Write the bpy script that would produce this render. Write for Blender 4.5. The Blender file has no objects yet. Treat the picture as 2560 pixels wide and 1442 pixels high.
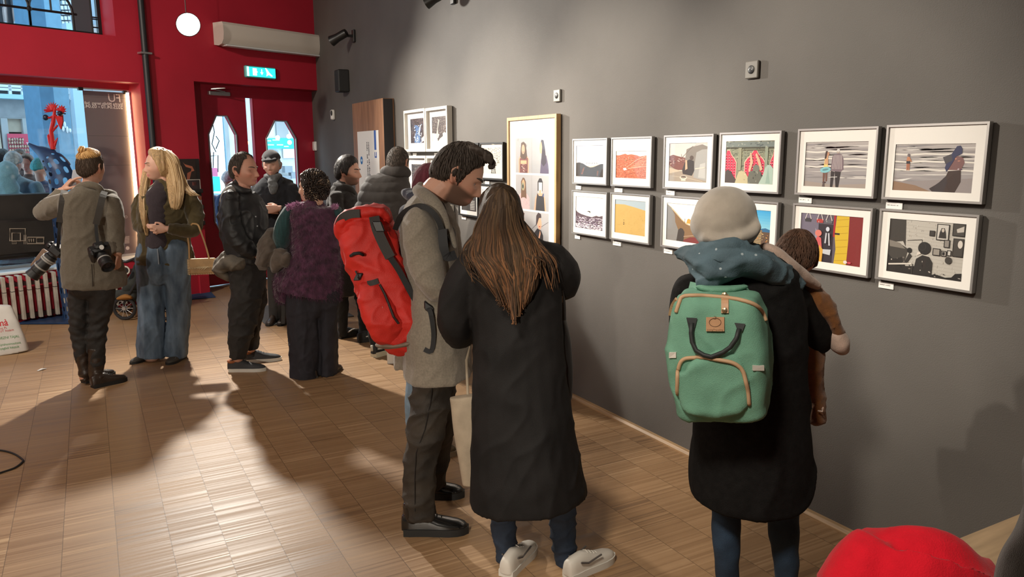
import bpy, math, random
import numpy as np
from mathutils import Vector, Matrix, noise
random.seed(7)
C = bpy.context.scene.collection
PI = math.pi
def V(*a): return Vector(a)
def R(d): return math.radians(d)
# ---------------------------------------------------------------- camera
FPX, CAMZ = 1916.0, 1.75
pitch, yaw, roll = R(10.016), R(-28.666), R(-0.30)
FW = V(math.cos(yaw)*math.cos(pitch), math.sin(yaw)*math.cos(pitch), -math.sin(pitch))
RT0 = V(math.sin(yaw), -math.cos(yaw), 0)
UP0 = RT0.cross(FW)
RT = RT0*math.cos(roll) + UP0*math.sin(roll)
UP = UP0*math.cos(roll) - RT0*math.sin(roll)
CAM = V(0, 0, CAMZ)
FH = V(FW.x, FW.y, 0).normalized()
cam = bpy.data.objects.new('camera', bpy.data.cameras.new('camera'))
C.objects.link(cam)
cam.matrix_world = Matrix(((RT.x, UP.x, -FW.x, 0), (RT.y, UP.y, -FW.y, 0), (RT.z, UP.z, -FW.z, CAMZ), (0, 0, 0, 1)))
cam.data.sensor_width = 36.0; cam.data.sensor_fit = 'HORIZONTAL'
cam.data.lens = FPX/2560*36; cam.data.clip_end = 200
bpy.context.scene.camera = cam
def ray(x, y): return FW + RT*((x-1280)/FPX) - UP*((y-721)/FPX)
def at(x, y, d): return CAM + ray(x, y)*d                 # photograph point at a forward distance -> world point
def onfloor(x, y, z=0.0):
    r = ray(x, y); return CAM + r*((z-CAMZ)/r.z)
# ---------------------------------------------------------------- materials
MATS = {}
def nt(m):
    m.use_nodes = True; t = m.node_tree
    return t, t.nodes['Principled BSDF']
def mat(name, col, rough=.6, metal=0, var=.0, vs=8.0, bump=0, bs=60.0, spec=.5, emit=None, es=1.0, alpha=1, trans=0, sheen=0, coat=0, stretch=None, col2=None):
    if name in MATS: return MATS[name]
    m = bpy.data.materials.new(name); t, b = nt(m); N, L = t.nodes, t.links
    c = (*col, 1)
    b.inputs['Base Color'].default_value = c; b.inputs['Roughness'].default_value = rough
    b.inputs['Metallic'].default_value = metal; b.inputs['Specular IOR Level'].default_value = spec
    if sheen: b.inputs['Sheen Weight'].default_value = sheen; b.inputs['Sheen Roughness'].default_value = .5
    if coat: b.inputs['Coat Weight'].default_value = coat; b.inputs['Coat Roughness'].default_value = .1
    if trans: b.inputs['Transmission Weight'].default_value = trans
    if emit: b.inputs['Emission Color'].default_value = (*emit, 1); b.inputs['Emission Strength'].default_value = es
    if var or bump:
        tc = N.new('ShaderNodeTexCoord'); src = tc.outputs['Object']
        if stretch:
            mp = N.new('ShaderNodeMapping'); mp.inputs['Scale'].default_value = stretch; L.new(src, mp.inputs[0]); src = mp.outputs[0]
    if var:
        n = N.new('ShaderNodeTexNoise'); n.inputs['Scale'].default_value = vs; n.inputs['Detail'].default_value = 6
        L.new(src, n.inputs[0])
        mx = N.new('ShaderNodeMix'); mx.data_type = 'RGBA'
        a = tuple(max(0, x*(1-var)) for x in col); d = col2 or tuple(min(1, x*(1+var)) for x in col)
        mx.inputs[6].default_value = (*a, 1); mx.inputs[7].default_value = (*d, 1)
        r = N.new('ShaderNodeMapRange'); r.inputs[1].default_value = .3; r.inputs[2].default_value = .7
        L.new(n.outputs[0], r.inputs[0]); L.new(r.outputs[0], mx.inputs[0]); L.new(mx.outputs[2], b.inputs['Base Color'])
    if bump:
        n2 = N.new('ShaderNodeTexNoise'); n2.inputs['Scale'].default_value = bs; n2.inputs['Detail'].default_value = 3
        L.new(src, n2.inputs[0])
        bp = N.new('ShaderNodeBump'); bp.inputs['Strength'].default_value = bump; bp.inputs['Distance'].default_value = .004
        L.new(n2.outputs[0], bp.inputs['Height']); L.new(bp.outputs[0], b.inputs['Normal'])
    MATS[name] = m; return m
def colmat(name, rough=.6, spec=.5, bump=0, bs=80, sheen=0):
    """material that reads the mesh's own 'col' attribute (printed or dyed colour)"""
    if name in MATS: return MATS[name]
    m = mat(name, (.5, .5, .5), rough, spec=spec, bump=bump, bs=bs, sheen=sheen); t = m.node_tree
    a = t.nodes.new('ShaderNodeAttribute'); a.attribute_name = 'col'
    t.links.new(a.outputs['Color'], t.nodes['Principled BSDF'].inputs['Base Color'])
    return m
def srgb(r, g, b):
    f = lambda c: (c/255/12.92 if c <= 10 else ((c/255+.055)/1.055)**2.4)
    return (f(r), f(g), f(b))
# ---------------------------------------------------------------- mesh building
class G:
    def __init__(s): s.v = []; s.f = []; s.m = []; s.c = []
    def add(s, v, f, m=0, c=None):
        o = len(s.v); s.v += [tuple(p) for p in v]
        for q in f: s.f.append(tuple(i+o for i in q)); s.m.append(m); s.c.append(c or (.5, .5, .5))
        return s
    def box(s, lo, hi, m=0, c=None, M=None, bev=0):
        x0, y0, z0 = lo; x1, y1, z1 = hi
        if bev:
            b = min(bev, abs(x1-x0)/2.01, abs(y1-y0)/2.01, abs(z1-z0)/2.01); v = []; 
            for z, i in ((z0, b), (z0+b, 0), (z1-b, 0), (z1, b)):
                v += [(x0+i+ (b if not i else 0), y0+i, z), (x1-i-(b if not i else 0), y0+i, z), (x1-i, y0+i+(b if not i else 0), z), (x1-i, y1-i-(b if not i else 0), z),
                      (x1-i-(b if not i else 0), y1-i, z), (x0+i+(b if not i else 0), y1-i, z), (x0+i, y1-i-(b if not i else 0), z), (x0+i, y0+i+(b if not i else 0), z)]
            f = [tuple(range(7, -1, -1)), tuple(range(24, 32))]
            for k in range(3):
                for j in range(8): f.append((k*8+j, k*8+(j+1) % 8, k*8+8+(j+1) % 8, k*8+8+j))
        else:
            v = [(x0,y0,z0),(x1,y0,z0),(x1,y1,z0),(x0,y1,z0),(x0,y0,z1),(x1,y0,z1),(x1,y1,z1),(x0,y1,z1)]
            f = [(3,2,1,0),(4,5,6,7),(0,1,5,4),(1,2,6,5),(2,3,7,6),(3,0,4,7)]
        if M: v = [M @ Vector(p) for p in v]
        return s.add(v, f, m, c)
    def prism(s, pts, z0, z1, m=0, c=None, M=None):
        n = len(pts); v = [(*p, z0) for p in pts]+[(*p, z1) for p in pts]
        if M: v = [M @ Vector(p) for p in v]
        return s.add(v, [tuple(range(n-1, -1, -1)), tuple(range(n, 2*n))]+[(i, (i+1) % n, n+(i+1) % n, n+i) for i in range(n)], m, c)
    def rings(s, rs, caps=True, m=0, c=None):
        n = len(rs[0]); v = [p for r in rs for p in r]; f = []
        for k in range(len(rs)-1):
            for j in range(n): f.append((k*n+j, k*n+(j+1) % n, (k+1)*n+(j+1) % n, (k+1)*n+j))
        if caps: f += [tuple(range(n-1, -1, -1)), tuple(range((len(rs)-1)*n, len(rs)*n))]
        return s.add(v, f, m, c)
    def lathe(s, prof, n=24, M=None, m=0, c=None):
        rs = []
        for r, z in prof:
            q = [Vector((r*math.cos(2*PI*j/n), r*math.sin(2*PI*j/n), z)) for j in range(n)]
            rs.append([M @ p for p in q] if M else q)
        return s.rings(rs, True, m, c)
    def pipe(s, pts, r, n=8, m=0, c=None, flat=1.0, up=None, closed=False):
        pts = [Vector(p) for p in pts]; rs = []; prev = None
        rr = r if isinstance(r, (list, tuple)) else [r]*len(pts)
        for i, p in enumerate(pts):
            a = pts[max(0, i-1)]; b = pts[min(len(pts)-1, i+1)]
            if closed: a = pts[i-1]; b = pts[(i+1) % len(pts)]
            t = (b-a).normalized()
            ref = Vector(up) if up is not None else (prev if prev is not None else (V(0, 0, 1) if abs(t.z) < .9 else V(1, 0, 0)))
            u = t.cross(ref)
            if u.length < 1e-5: u = t.orthogonal()
            u.normalize(); w = u.cross(t).normalized(); prev = w
            rs.append([p+u*rr[i]*math.cos(2*PI*j/n)+w*rr[i]*flat*math.sin(2*PI*j/n) for j in range(n)])
        if closed: rs.append(rs[0])
        return s.rings(rs, not closed, m, c)
    def ball(s, ce, r, n=16, k=10, m=0, c=None, M=None):
        r = r if isinstance(r, (list, tuple)) else (r, r, r); rs = []
        for i in range(k+1):
            a = -PI/2+PI*(i+.02)/(k+.04); q = [Vector((r[0]*math.cos(a)*math.cos(2*PI*j/n), r[1]*math.cos(a)*math.sin(2*PI*j/n), r[2]*math.sin(a))) for j in range(n)]
            rs.append([(M @ p if M else p)+Vector(ce) for p in q])
        return s.rings(rs, True, m, c)
    def mesh(s, name):
        me = bpy.data.meshes.new(name); me.from_pydata(s.v, [], s.f); me.polygons.foreach_set('material_index', s.m)
        at_ = me.attributes.new('col', 'FLOAT_COLOR', 'FACE')
        at_.data.foreach_set('color', [x for q in s.c for x in (*q, 1)])
        me.validate(); me.update(); return me
    def build(s, name, mats, parent=None, smooth=None):
        me = s.mesh(name); return link(name, me, mats, parent, smooth)
def link(name, me, mats, parent=None, smooth=None):
    for m in (mats if isinstance(mats, (list, tuple)) else [mats]): me.materials.append(m)
    if smooth is not None: me.shade_smooth() if smooth is True else me.set_sharp_from_angle(angle=R(smooth))
    o = bpy.data.objects.new(name, me); C.objects.link(o)
    if parent:
        o.parent = parent; o.matrix_parent_inverse = Matrix.Translation(-parent.location) if parent.type == 'EMPTY' and not parent.parent else Matrix.Identity(4)
    return o
def tag(o, label=None, cat=None, group=None, kind=None):
    if label: o['label'] = label
    if cat: o['category'] = cat
    if group: o['group'] = group
    if kind: o['kind'] = kind
    return o
def empty(name, loc, label, cat, group=None):
    o = bpy.data.objects.new(name, None); C.objects.link(o); o.location = loc; o.empty_display_size = .1
    return tag(o, label, cat, group)
def text2d(txt, size=1.0, bold=False):
    """outline of a line of writing as 2-D vertices and faces (x to the right, y up), centred"""
    cu = bpy.data.curves.new('t', 'FONT'); cu.body = txt; cu.size = size; cu.align_x = 'CENTER'; cu.align_y = 'CENTER'; cu.resolution_u = 3
    if bold: cu.offset = size*.018
    o = bpy.data.objects.new('t', cu); C.objects.link(o)
    dg = bpy.context.evaluated_depsgraph_get(); me = bpy.data.meshes.new_from_object(o.evaluated_get(dg))
    v = [(p.co.x, p.co.y) for p in me.vertices]; f = [tuple(q.vertices) for q in me.polygons]
    bpy.data.objects.remove(o); bpy.data.curves.remove(cu); bpy.data.meshes.remove(me)
    return v, f
def put_text(g, txt, size, M, m=0, c=None, mirror=False, bold=False):
    v, f = text2d(txt, size, bold)
    g.add([M @ V((-x if mirror else x), y, 0) for x, y in v], f, m, c)
def frameM(o, x, y):
    """matrix with origin o, local x axis x, local y axis y"""
    x = Vector(x).normalized(); y = Vector(y).normalized(); z = x.cross(y)
    return Matrix(((x.x, y.x, z.x, o[0]), (x.y, y.y, z.y, o[1]), (x.z, y.z, z.z, o[2]), (0, 0, 0, 1)))
# ================================================================ setting
WY = -2.954                                   # the charcoal picture wall
COR = V(11.12, WY, 0); RD = V(math.cos(R(113)), math.sin(R(113)), 0); RN = V(-RD.y, RD.x, 0)   # red street wall: along, towards the room
def red(s, z, o=0.0): return COR + RD*s + RN*o + V(0, 0, z)
REDM = Matrix(((RD.x, RN.x, 0, COR.x), (RD.y, RN.y, 0, COR.y), (0, 0, 1, 0), (0, 0, 0, 1)))      # (s, o, z) -> world
def structure(o): o['kind'] = 'structure'; return o
# parquet: narrow strips on edge laid across the room in 22 cm panels
fm = bpy.data.materials.new('parquet'); t, b = nt(fm); N, L = t.nodes, t.links
def nd(tp, **k):
    n = N.new(tp)
    for a, v in k.items(): setattr(n, a, v)
    return n
def mth(op, a, b_=None):
    n = nd('ShaderNodeMath', operation=op)
    for i, x in enumerate((a, b_)):
        if x is None: continue
        if isinstance(x, (int, float)): n.inputs[i].default_value = x
        else: L.new(x, n.inputs[i])
    return n.outputs[0]
geo = nd('ShaderNodeNewGeometry'); sx = nd('ShaderNodeSeparateXYZ'); L.new(geo.outputs['Position'], sx.inputs[0])
cy = mth('DIVIDE', mth('SUBTRACT', sx.outputs[1], .031), .2183); col = mth('FLOOR', cy); fr = mth('FRACT', cy)
wn = nd('ShaderNodeTexWhiteNoise', noise_dimensions='1D'); L.new(col, wn.inputs[1])
xs = mth('ADD', sx.outputs[0], mth('MULTIPLY', wn.outputs[0], 3.0))
strip = mth('FLOOR', mth('DIVIDE', xs, .0105)); pan = mth('FLOOR', mth('DIVIDE', xs, .42))
def rnd(a):
    cb = nd('ShaderNodeCombineXYZ'); L.new(a, cb.inputs[0]); L.new(col, cb.inputs[1])
    w = nd('ShaderNodeTexWhiteNoise', noise_dimensions='2D'); L.new(cb.outputs[0], w.inputs[0]); return w.outputs[0]
mixv = mth('ADD', mth('MULTIPLY', rnd(strip), .62), mth('MULTIPLY', rnd(pan), .3))
nz = nd('ShaderNodeTexNoise'); nz.inputs['Scale'].default_value = 1.3; L.new(geo.outputs['Position'], nz.inputs[0])
mixv = mth('ADD', mixv, mth('MULTIPLY', mth('SUBTRACT', nz.outputs[0], .5), .5))
rp = nd('ShaderNodeValToRGB'); L.new(mixv, rp.inputs[0])
e = rp.color_ramp.elements; e[0].position = .0; e[0].color = (.20, .115, .058, 1); e[1].position = 1; e[1].color = (.54, .36, .20, 1)
for p_, c_ in ((.18, (.29, .168, .082, 1)), (.5, (.335, .200, .100, 1)), (.8, (.39, .240, .125, 1))):
    q = e.new(p_); q.color = c_
seam = mth('LESS_THAN', mth('MINIMUM', fr, mth('SUBTRACT', 1.0, fr)), .008)
seam2 = mth('LESS_THAN', mth('FRACT', mth('DIVIDE', xs, .42)), .006)
sm = mth('MULTIPLY', mth('MAXIMUM', seam, seam2), .55)
mx = nd('ShaderNodeMix', data_type='RGBA'); L.new(sm, mx.inputs[0]); L.new(rp.outputs[0], mx.inputs[6]); mx.inputs[7].default_value = (.05, .025, .012, 1)
L.new(mx.outputs[2], b.inputs['Base Color'])
rr = mth('ADD', mth('MULTIPLY', rnd(strip), .16), .42); L.new(rr, b.inputs['Roughness'])
b.inputs['Specular IOR Level'].default_value = .38
bp = nd('ShaderNodeBump'); bp.inputs['Strength'].default_value = .25; bp.inputs['Distance'].default_value = .002
L.new(mth('SUBTRACT', rnd(strip), sm), bp.inputs['Height']); L.new(bp.outputs[0], b.inputs['Normal'])
XB, YB, ZC = -4.5, 5.2, 4.7
rend = COR + RD*((YB-WY)/RD.y)
g = G().add([(XB, WY, 0), (COR.x+.5, WY, 0), (COR.x+.55, WY+.2, 0), (rend.x+.45, YB, 0), (XB, YB, 0)], [(0, 1, 2, 3, 4)])
structure(g.build('floor', fm))
charcoal = mat('charcoal_paint', (.112, .104, .096), .75, var=.10, vs=1.7, bump=.25, bs=220)
g = G().box((XB, WY-.15, 0), (12.4, WY, ZC)); structure(g.build('wall_right', charcoal))
redp = mat('red_paint', (.42, .014, .034), .55, var=.10, vs=1.2, bump=.12, bs=120)
# red wall with three openings
OPEN = [(-.6, 1.86, -1, 2.64), (2.53, 5.4, .53, 2.575), (2.76, 5.4, 3.07, 4.15)]
g = G(); ss = [-.16, 1.86, 2.53, 2.76, 5.4, 9.6]; zz = [0, .53, 2.575, 2.64, 3.07, 4.15, ZC]
for i in range(5):
    for j in range(6):
        sc, zc = (ss[i]+ss[i+1])/2, (zz[j]+zz[j+1])/2
        if any(a < sc < b_ and c_ < zc < d_ for a, b_, c_, d_ in OPEN): continue
        g.box((ss[i], -.42, zz[j]), (ss[i+1], 0, zz[j+1]), M=REDM)
structure(g.build('wall_far', redp))
dark = mat('dark_plaster', (.09, .08, .08), .8, var=.1)
g = G().add([(XB, WY, ZC), (12.4, WY, ZC), (12.4, YB, ZC), (XB, YB, ZC)], [(0, 1, 2, 3)]); structure(g.build('ceiling', mat('ceiling_paint', (.30, .28, .27), .8)))
g = G().box((XB-.1, WY, 0), (XB, YB, ZC)); structure(g.build('wall_back', mat('back_paint', (.45, .42, .38), .8)))
g = G().box((XB, YB, 0), (9, YB+.1, ZC)); structure(g.build('wall_left', mat('side_paint', (.42, .39, .36), .8)))
# wooden quarter strip along the wall foot
bw = mat('pale_oak', (.42, .27, .14), .45, var=.25, vs=14, stretch=(.3, 6, 6))
g = G().prism([(WY, 0), (WY+.028, 0), (WY+.028, .010), (WY+.018, .024), (WY, .028)], XB, 11.3, M=Matrix(((0, 0, 1, 0), (1, 0, 0, 0), (0, 1, 0, 0), (0, 0, 0, 1))))
structure(g.build('baseboard_right', bw))
# ---- doors
def facing_mix(N, L, lo, hi):
    lw = N.new('ShaderNodeLayerWeight'); lw.inputs[0].default_value = .5
    p = N.new('ShaderNodeMath'); p.operation = 'POWER'; p.inputs[1].default_value = 4; L.new(lw.outputs['Facing'], p.inputs[0])
    m = N.new('ShaderNodeMath'); m.operation = 'MULTIPLY_ADD'; m.inputs[1].default_value = hi; m.inputs[2].default_value = lo; L.new(p.outputs[0], m.inputs[0]); return m.outputs[0]
gl = bpy.data.materials.new('clear_glass'); t, b = nt(gl); N, L = t.nodes, t.links
N.remove(b); tr = N.new('ShaderNodeBsdfTransparent'); gs = N.new('ShaderNodeBsdfGlossy'); gs.inputs['Roughness'].default_value = .02
fr_ = facing_mix(N, L, .03, .35); ms = N.new('ShaderNodeMixShader'); tr.inputs[0].default_value = (.9, .97, 1, 1)
L.new(fr_, ms.inputs[0]); L.new(tr.outputs[0], ms.inputs[1]); L.new(gs.outputs[0], ms.inputs[2]); L.new(ms.outputs[0], N['Material Output'].inputs[0])
doorred = mat('door_red', (.36, .014, .036), .5, var=.12, vs=3, bump=.1)
alu = mat('brushed_aluminium', (.62, .64, .66), .35, .9)
black = mat('black_plastic', (.012, .012, .013), .45)
white = mat('white_plastic', (.78, .77, .74), .4)
def octa(sc, hw, z0, z1, cut_s, cut_z): return [(sc-hw, z0+cut_z), (sc-hw+cut_s, z0), (sc+hw-cut_s, z0), (sc+hw, z0+cut_z), (sc+hw, z1-cut_z), (sc+hw-cut_s, z1), (sc-hw+cut_s, z1), (sc-hw, z1-cut_z)]
def leaf(name, s0, s1, z0, z1, oc, o0, o1):
    outer = [(s0, z0+.3), (s0+.2, z0), (s1-.2, z0), (s1, z0+.3), (s1, z1-.3), (s1-.2, z1), (s0+.2, z1), (s0, z1-.3)]
    g = G(); n = 8; v = [(a, o, c_) for o in (o0, o1) for ring in (outer, oc) for a, c_ in ring]; f = []
    for k in range(n):
        k2 = (k+1) % n
        f += [(k, k2, n+k2, n+k), (2*n+k2, 2*n+k, 3*n+k, 3*n+k2), (k2, k, 2*n+k, 2*n+k2), (n+k, n+k2, 3*n+k2, 3*n+k)]
    g.add([REDM @ Vector(p) for p in v], f)
    for a, c_, d_ in (((s0, z0), (s0, z0+.3), (s0+.2, z0)), ((s1, z0), (s1-.2, z0), (s1, z0+.3)), ((s1, z1), (s1, z1-.3), (s1-.2, z1)), ((s0, z1), (s0+.2, z1), (s0, z1-.3))):
        g.add([REDM @ V(p[0], o, p[1]) for o in (o0, o1) for p in (a, c_, d_)], [(0, 1, 2), (5, 4, 3), (0, 2, 5, 3), (2, 1, 4, 5), (1, 0, 3, 4)])
    d = structure(g.build(name, doorred))
    g = G(); g.pipe([REDM @ V(a, o1+.004, c_) for a, c_ in oc], .013, 6, closed=True); g.build('window_frame', alu, d)
    g = G().add([REDM @ V(a, (o0+o1)/2, c_) for a, c_ in oc], [tuple(range(8))]); g.build('pane', gl, d)
    return d
OC1 = octa(1.345, .20, .63, 2.25, .125, .24); OC2 = octa(.44, .245, .63, 2.21, .15, .24)
d1 = leaf('door_1', .985, 1.858, .03, 2.645, OC1, -.34, -.29)
d2 = leaf('door_2', -.15, .86, .03, 2.645, OC2, -.34, -.29)
# head closer arm above the left leaf, rail, lettering on the right pane
g = G().box((1.22, -.29, 2.505), (1.52, -.235, 2.56), M=REDM, bev=.008); g.pipe([REDM @ V(1.3, -.24, 2.56), REDM @ V(1.55, -.13, 2.575), REDM @ V(1.42, -.03, 2.585)], .008, 6)
g.build('door_closer', alu, d1)
g = G(); put_text(g, 'free', .17, frameM(red(.33, .98, -.305), -RD, (0, 0, 1)), mirror=True); g.build('lettering', black, d2)
g = G(); put_text(g, 'ISI', .15, frameM(red(1.42, 1.02, -.305), -RD, (0, 0, 1)), mirror=True); g.build('lettering', black, d1)
g = G()
for s0_, s1_, z0_, z1_ in ((.86, .985, 2.50, 2.645), (.86, .985, 0, .25)): g.box((s0_, -.34, z0_), (s1_, -.29, z1_), M=REDM)
for s0_ in (.86, .975): g.box((s0_, -.345, .25), (s0_+.012, -.285, 2.5), M=REDM)
st = structure(g.build('trim_1', doorred))
g = G().box((.87, -.32, .25), (.975, -.312, 2.5), M=REDM); o = structure(g.build('window_3', gl)); 
g = G().box((-.13, -.60, .0), (1.86, -.27, .018), M=REDM, bev=.006); structure(g.build('trim_2', alu))
g = G().box((1.862, -.02, 0), (2.0, .03, .24), M=REDM, bev=.006); structure(g.build('trim_3', redp))
# ---- shop window
thin = mat('window_bar', (.10, .13, .16), .4, .3)
g = G()
g.box((2.53, -.34, .53), (5.4, -.29, .575), M=REDM)
wo = structure(g.build('window_1', mat('window_sash', (.55, .6, .62), .4, .5)))
G().box((2.53, -.34, 2.505), (5.4, -.285, 2.575), M=REDM).build('header_rail', redp, wo)
G().box((2.53, -.285, 2.492), (5.4, -.28, 2.507), M=REDM).build('top_bead', alu, wo)
G().box((2.53, -.322, .575), (5.4, -.312, 2.51), M=REDM).build('pane', gl, wo)
G().box((2.53, -.30, .52), (5.4, .02, .545), M=REDM, bev=.005).build('window_sill', mat('sill_white', (.75, .78, .8), .35), wo)
G().box((3.05, -.31, 2.475), (3.10, -.27, 2.51), M=REDM).build('clip', black, wo)
G().box((2.56, -.31, 2.46), (2.60, -.27, 2.50), M=REDM).build('clip', black, wo)
# ---- iron transom above
g = G().box((2.76, -.36, 3.07), (5.4, -.31, 3.13), M=REDM); g.box((2.76, -.36, 3.07), (2.80, -.31, 4.15), M=REDM)
tw = structure(g.build('window_2', mat('iron_black', (.02, .02, .022), .45, .4)))
G().box((2.8, -.345, 3.13), (5.4, -.337, 4.15), M=REDM).build('pane', gl, tw)
g = G()
def bar(a, b_, r=.012): g.pipe([red(*p, -.33) for p in (a, b_)], r, 6)
for z_ in (3.19, 3.28): bar((2.8, z_), (2.86, z_), .008)
bar((2.86, 3.1), (2.86, 4.1)); 
for z_ in (3.3, 3.55): bar((2.8, z_), (2.86, z_), .009)
bar((3.02, 3.305), (5.2, 3.305), .014)
for k in range(5):
    c_ = 3.28+k*.44
    for sg in (-1,): g.pipe([red(c_+.22*math.cos(a_), 3.305+.24*math.sin(a_), -.33) for a_ in np.linspace(0, PI, 13)], .014, 6)
    bar((c_, 3.31), (c_, 3.54), .011); bar((c_+.22, 3.12), (c_+.22, 3.305), .014); bar((c_-.22, 3.12), (c_-.22, 3.305), .014); g.ball(red(c_+.22, 3.305, -.325), .03, 8, 6)
g.build('tracery', mat('iron_black', (.02, .02, .022)), tw)
G().box((2.87, -.34, 3.13), (3.06, -.325, 4.1), M=REDM).build('blind_panel', mat('grey_film', (.07, .08, .10), .6), tw)
# ---- dark riser pipe
t_ = empty('riser_pipe', red(2.46, 0, .05), 'tall black pipe up the red wall left of the double doors', 'pipe')
G().pipe([red(2.465, 0.02, .05), red(2.465, 4.6, .05)], .035, 14).build('pipe', mat('pipe_black', (.018, .018, .022), .5), t_, 30)
G().box((2.40, .0, 2.90), (2.53, .09, 2.92), M=REDM).build('bracket', alu, t_)
# ---- sockets
def socket(x, z, label):
    t = empty('wall_socket', (x, WY, z), label, 'socket', 'grey wall sockets')
    G().box((x-.042, WY, z-.042), (x+.042, WY+.018, z+.042), bev=.004).build('face_plate', mat('socket_grey', (.20, .19, .17), .45), t, 30)
    M = frameM((x, WY+.0185, z), (1, 0, 0), (0, 0, 1))
    M = Matrix(((1, 0, 0, x), (0, 0, 1, WY+.0175), (0, 1, 0, z), (0, 0, 0, 1)))
    G().lathe([(0, .004), (.017, .004), (.0195, .0025), (.0205, .003), (.0205, 0)], 24, M).build('socket_well', black, t, 40)
    g = G(); g.ball((x-.0095, WY+.022, z), .0028, 8, 6); g.ball((x+.0095, WY+.022, z), .0028, 8, 6); g.build('contact', alu, t)
socket(4.705, 2.146, 'square grey wall socket above the wooden portrait frame')
socket(2.882, 2.152, 'square grey wall socket above the praying women picture')
# ---- wall devices in the far corner
t_ = tag(G().box((9.58, WY, 2.51), (9.76, WY+.14, 2.78), bev=.012).build('wall_speaker', mat('speaker_black', (.016, .016, .016), .6), None, 30), 'small black speaker box high on the charcoal wall', 'speaker')
g = G().box((10.27, WY, 2.20), (10.34, WY+.05, 2.33), bev=.012)
t_ = empty('motion_sensor', (10.3, WY, 2.2), 'white motion sensor beside the red wall corner', 'sensor')
g.build('housing', white, t_, 30); G().ball((10.28, WY+.05, 2.285), (.02, .01, .035), 10, 8).build('lens', black, t_, True)
t_ = empty('wall_switch', (11.2, WY, 1.8), 'white switch on the charcoal wall beside the door', 'switch')
G().box((11.28, WY, 1.80), (11.42, WY+.03, 1.93), bev=.006).build('plate', white, t_, 30); G().box((11.30, WY+.03, 1.82), (11.40, WY+.036, 1.91), bev=.002).build('rocker', white, t_, 30)
# ---- black spot lamps on wall arms
def wall_spot(x, z, sc, label):
    t = empty('spotlight', (x, WY, z), label, 'lamp', 'black spot lamps on the charcoal wall')
    m = mat('lamp_black', (.012, .012, .012), .4)
    g = G().box((x-.05*sc, WY, z-.09*sc), (x+.05*sc, WY+.03, z+.09*sc), bev=.006); g.build('wall_plate', m, t, 30)
    a = V(x, WY+.03, z); b_ = V(x+.02, WY+.20*sc, z+.0)
    G().pipe([a, b_], .02*sc, 10).build('arm', m, t, 30)
    ax = V(.55, .55, -.35).normalized(); M = frameM(b_-ax*.10*sc, ax.orthogonal(), ax.cross(ax.orthogonal()))
    G().lathe([(.0, 0), (.055*sc, .005), (.062*sc, .03), (.062*sc, .17*sc), (.08*sc, .28*sc), (.075*sc, .28*sc), (.05*sc, .22*sc), (0, .21*sc)], 20, M).build('lamp_head', m, t, 35)
    return t
wall_spot(6.42, 3.10, .72, 'black spot lamp with paper tag high on the charcoal wall')
wall_spot(9.30, 3.14, .80, 'black spot lamp next to the right end of the air conditioner')
t_ = empty('paper_tag', (6.9, WY+.3, 2.9), 'cream paper tag hanging from the high black spot lamp', 'tag')
p0_ = at(1057, 58, 7.6); Mt = frameM(p0_, RT, UP)
G().box((-.032, -.05, -.001), (.032, .045, .001), M=Mt).build('card', mat('cream_card', (.62, .52, .40), .6), t_)
G().ball(p0_-FH*.003, (.012, .012, .022), 8, 6).build('emblem', mat('tag_orange', (.55, .2, .1), .6), t_)
G().pipe([p0_+UP*.045, p0_+UP*.11+RT*.02], .002, 5).build('string', black, t_)
# ---- air conditioner
t_ = empty('air_conditioner', red(.7, 3.12, .12), 'long white air conditioner over the red doors', 'air conditioner')
prof = [(0, 3.10), (.10, 3.085), (.17, 3.10), (.215, 3.15), (.23, 3.22), (.225, 3.33), (.20, 3.36), (0, 3.365)]
acw = mat('ac_white', (.66, .60, .54), .4)
G().rings([[REDM @ V(s_, o_, z_) for o_, z_ in prof] for s_ in (-.04, -.01, 1.50, 1.55)]).build('casing', acw, t_, 35)
G().box((.0, .08, 3.079), (1.5, .20, 3.094), M=REDM, bev=.003).build('air_flap', mat('ac_flap', (.7, .72, .74), .3), t_, 30)
# ---- exit sign
t_ = empty('exit_sign', red(.93, 2.81, .03), 'lit green exit sign with white pictograms over the doors', 'sign')
G().box((.70, 0, 2.735), (1.16, .05, 2.885), M=REDM, bev=.012).build('housing', mat('sign_case', (.10, .45, .45), .4), t_, 30)
em = mat('sign_green', (.02, .5, .45), .5, emit=(.03, .80, .72), es=1.25); ew = mat('sign_white', (.8, .9, .9), .5, emit=(.85, 1, 1), es=1.3)
G().box((.715, .05, 2.75), (1.145, .054, 2.87), M=REDM).build('sign_face', em, t_)
g = G(); o_ = .056
def sp(*pts): g.add([REDM @ V(s, o_, z) for s, z in pts], [tuple(range(len(pts)))])
sp((1.145, 2.75), (1.115, 2.75), (1.115, 2.87), (1.145, 2.87))
sp((1.06, 2.765), (1.0, 2.765), (1.0, 2.8), (.985, 2.81), (1.0, 2.825), (1.0, 2.855), (1.06, 2.855))        # doorway
sp((.95, 2.812), (.925, 2.775), (.90, 2.812), (.918, 2.812), (.918, 2.85), (.932, 2.85), (.932, 2.812))     # arrow
sp((.865, 2.855), (.845, 2.86), (.81, 2.815), (.76, 2.775), (.775, 2.765), (.82, 2.785), (.86, 2.765), (.85, 2.80))  # runner
g.ball(REDM @ V(.862, .056, 2.862), .009, 8, 5)
g.build('pictogram', ew, t_)
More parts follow.
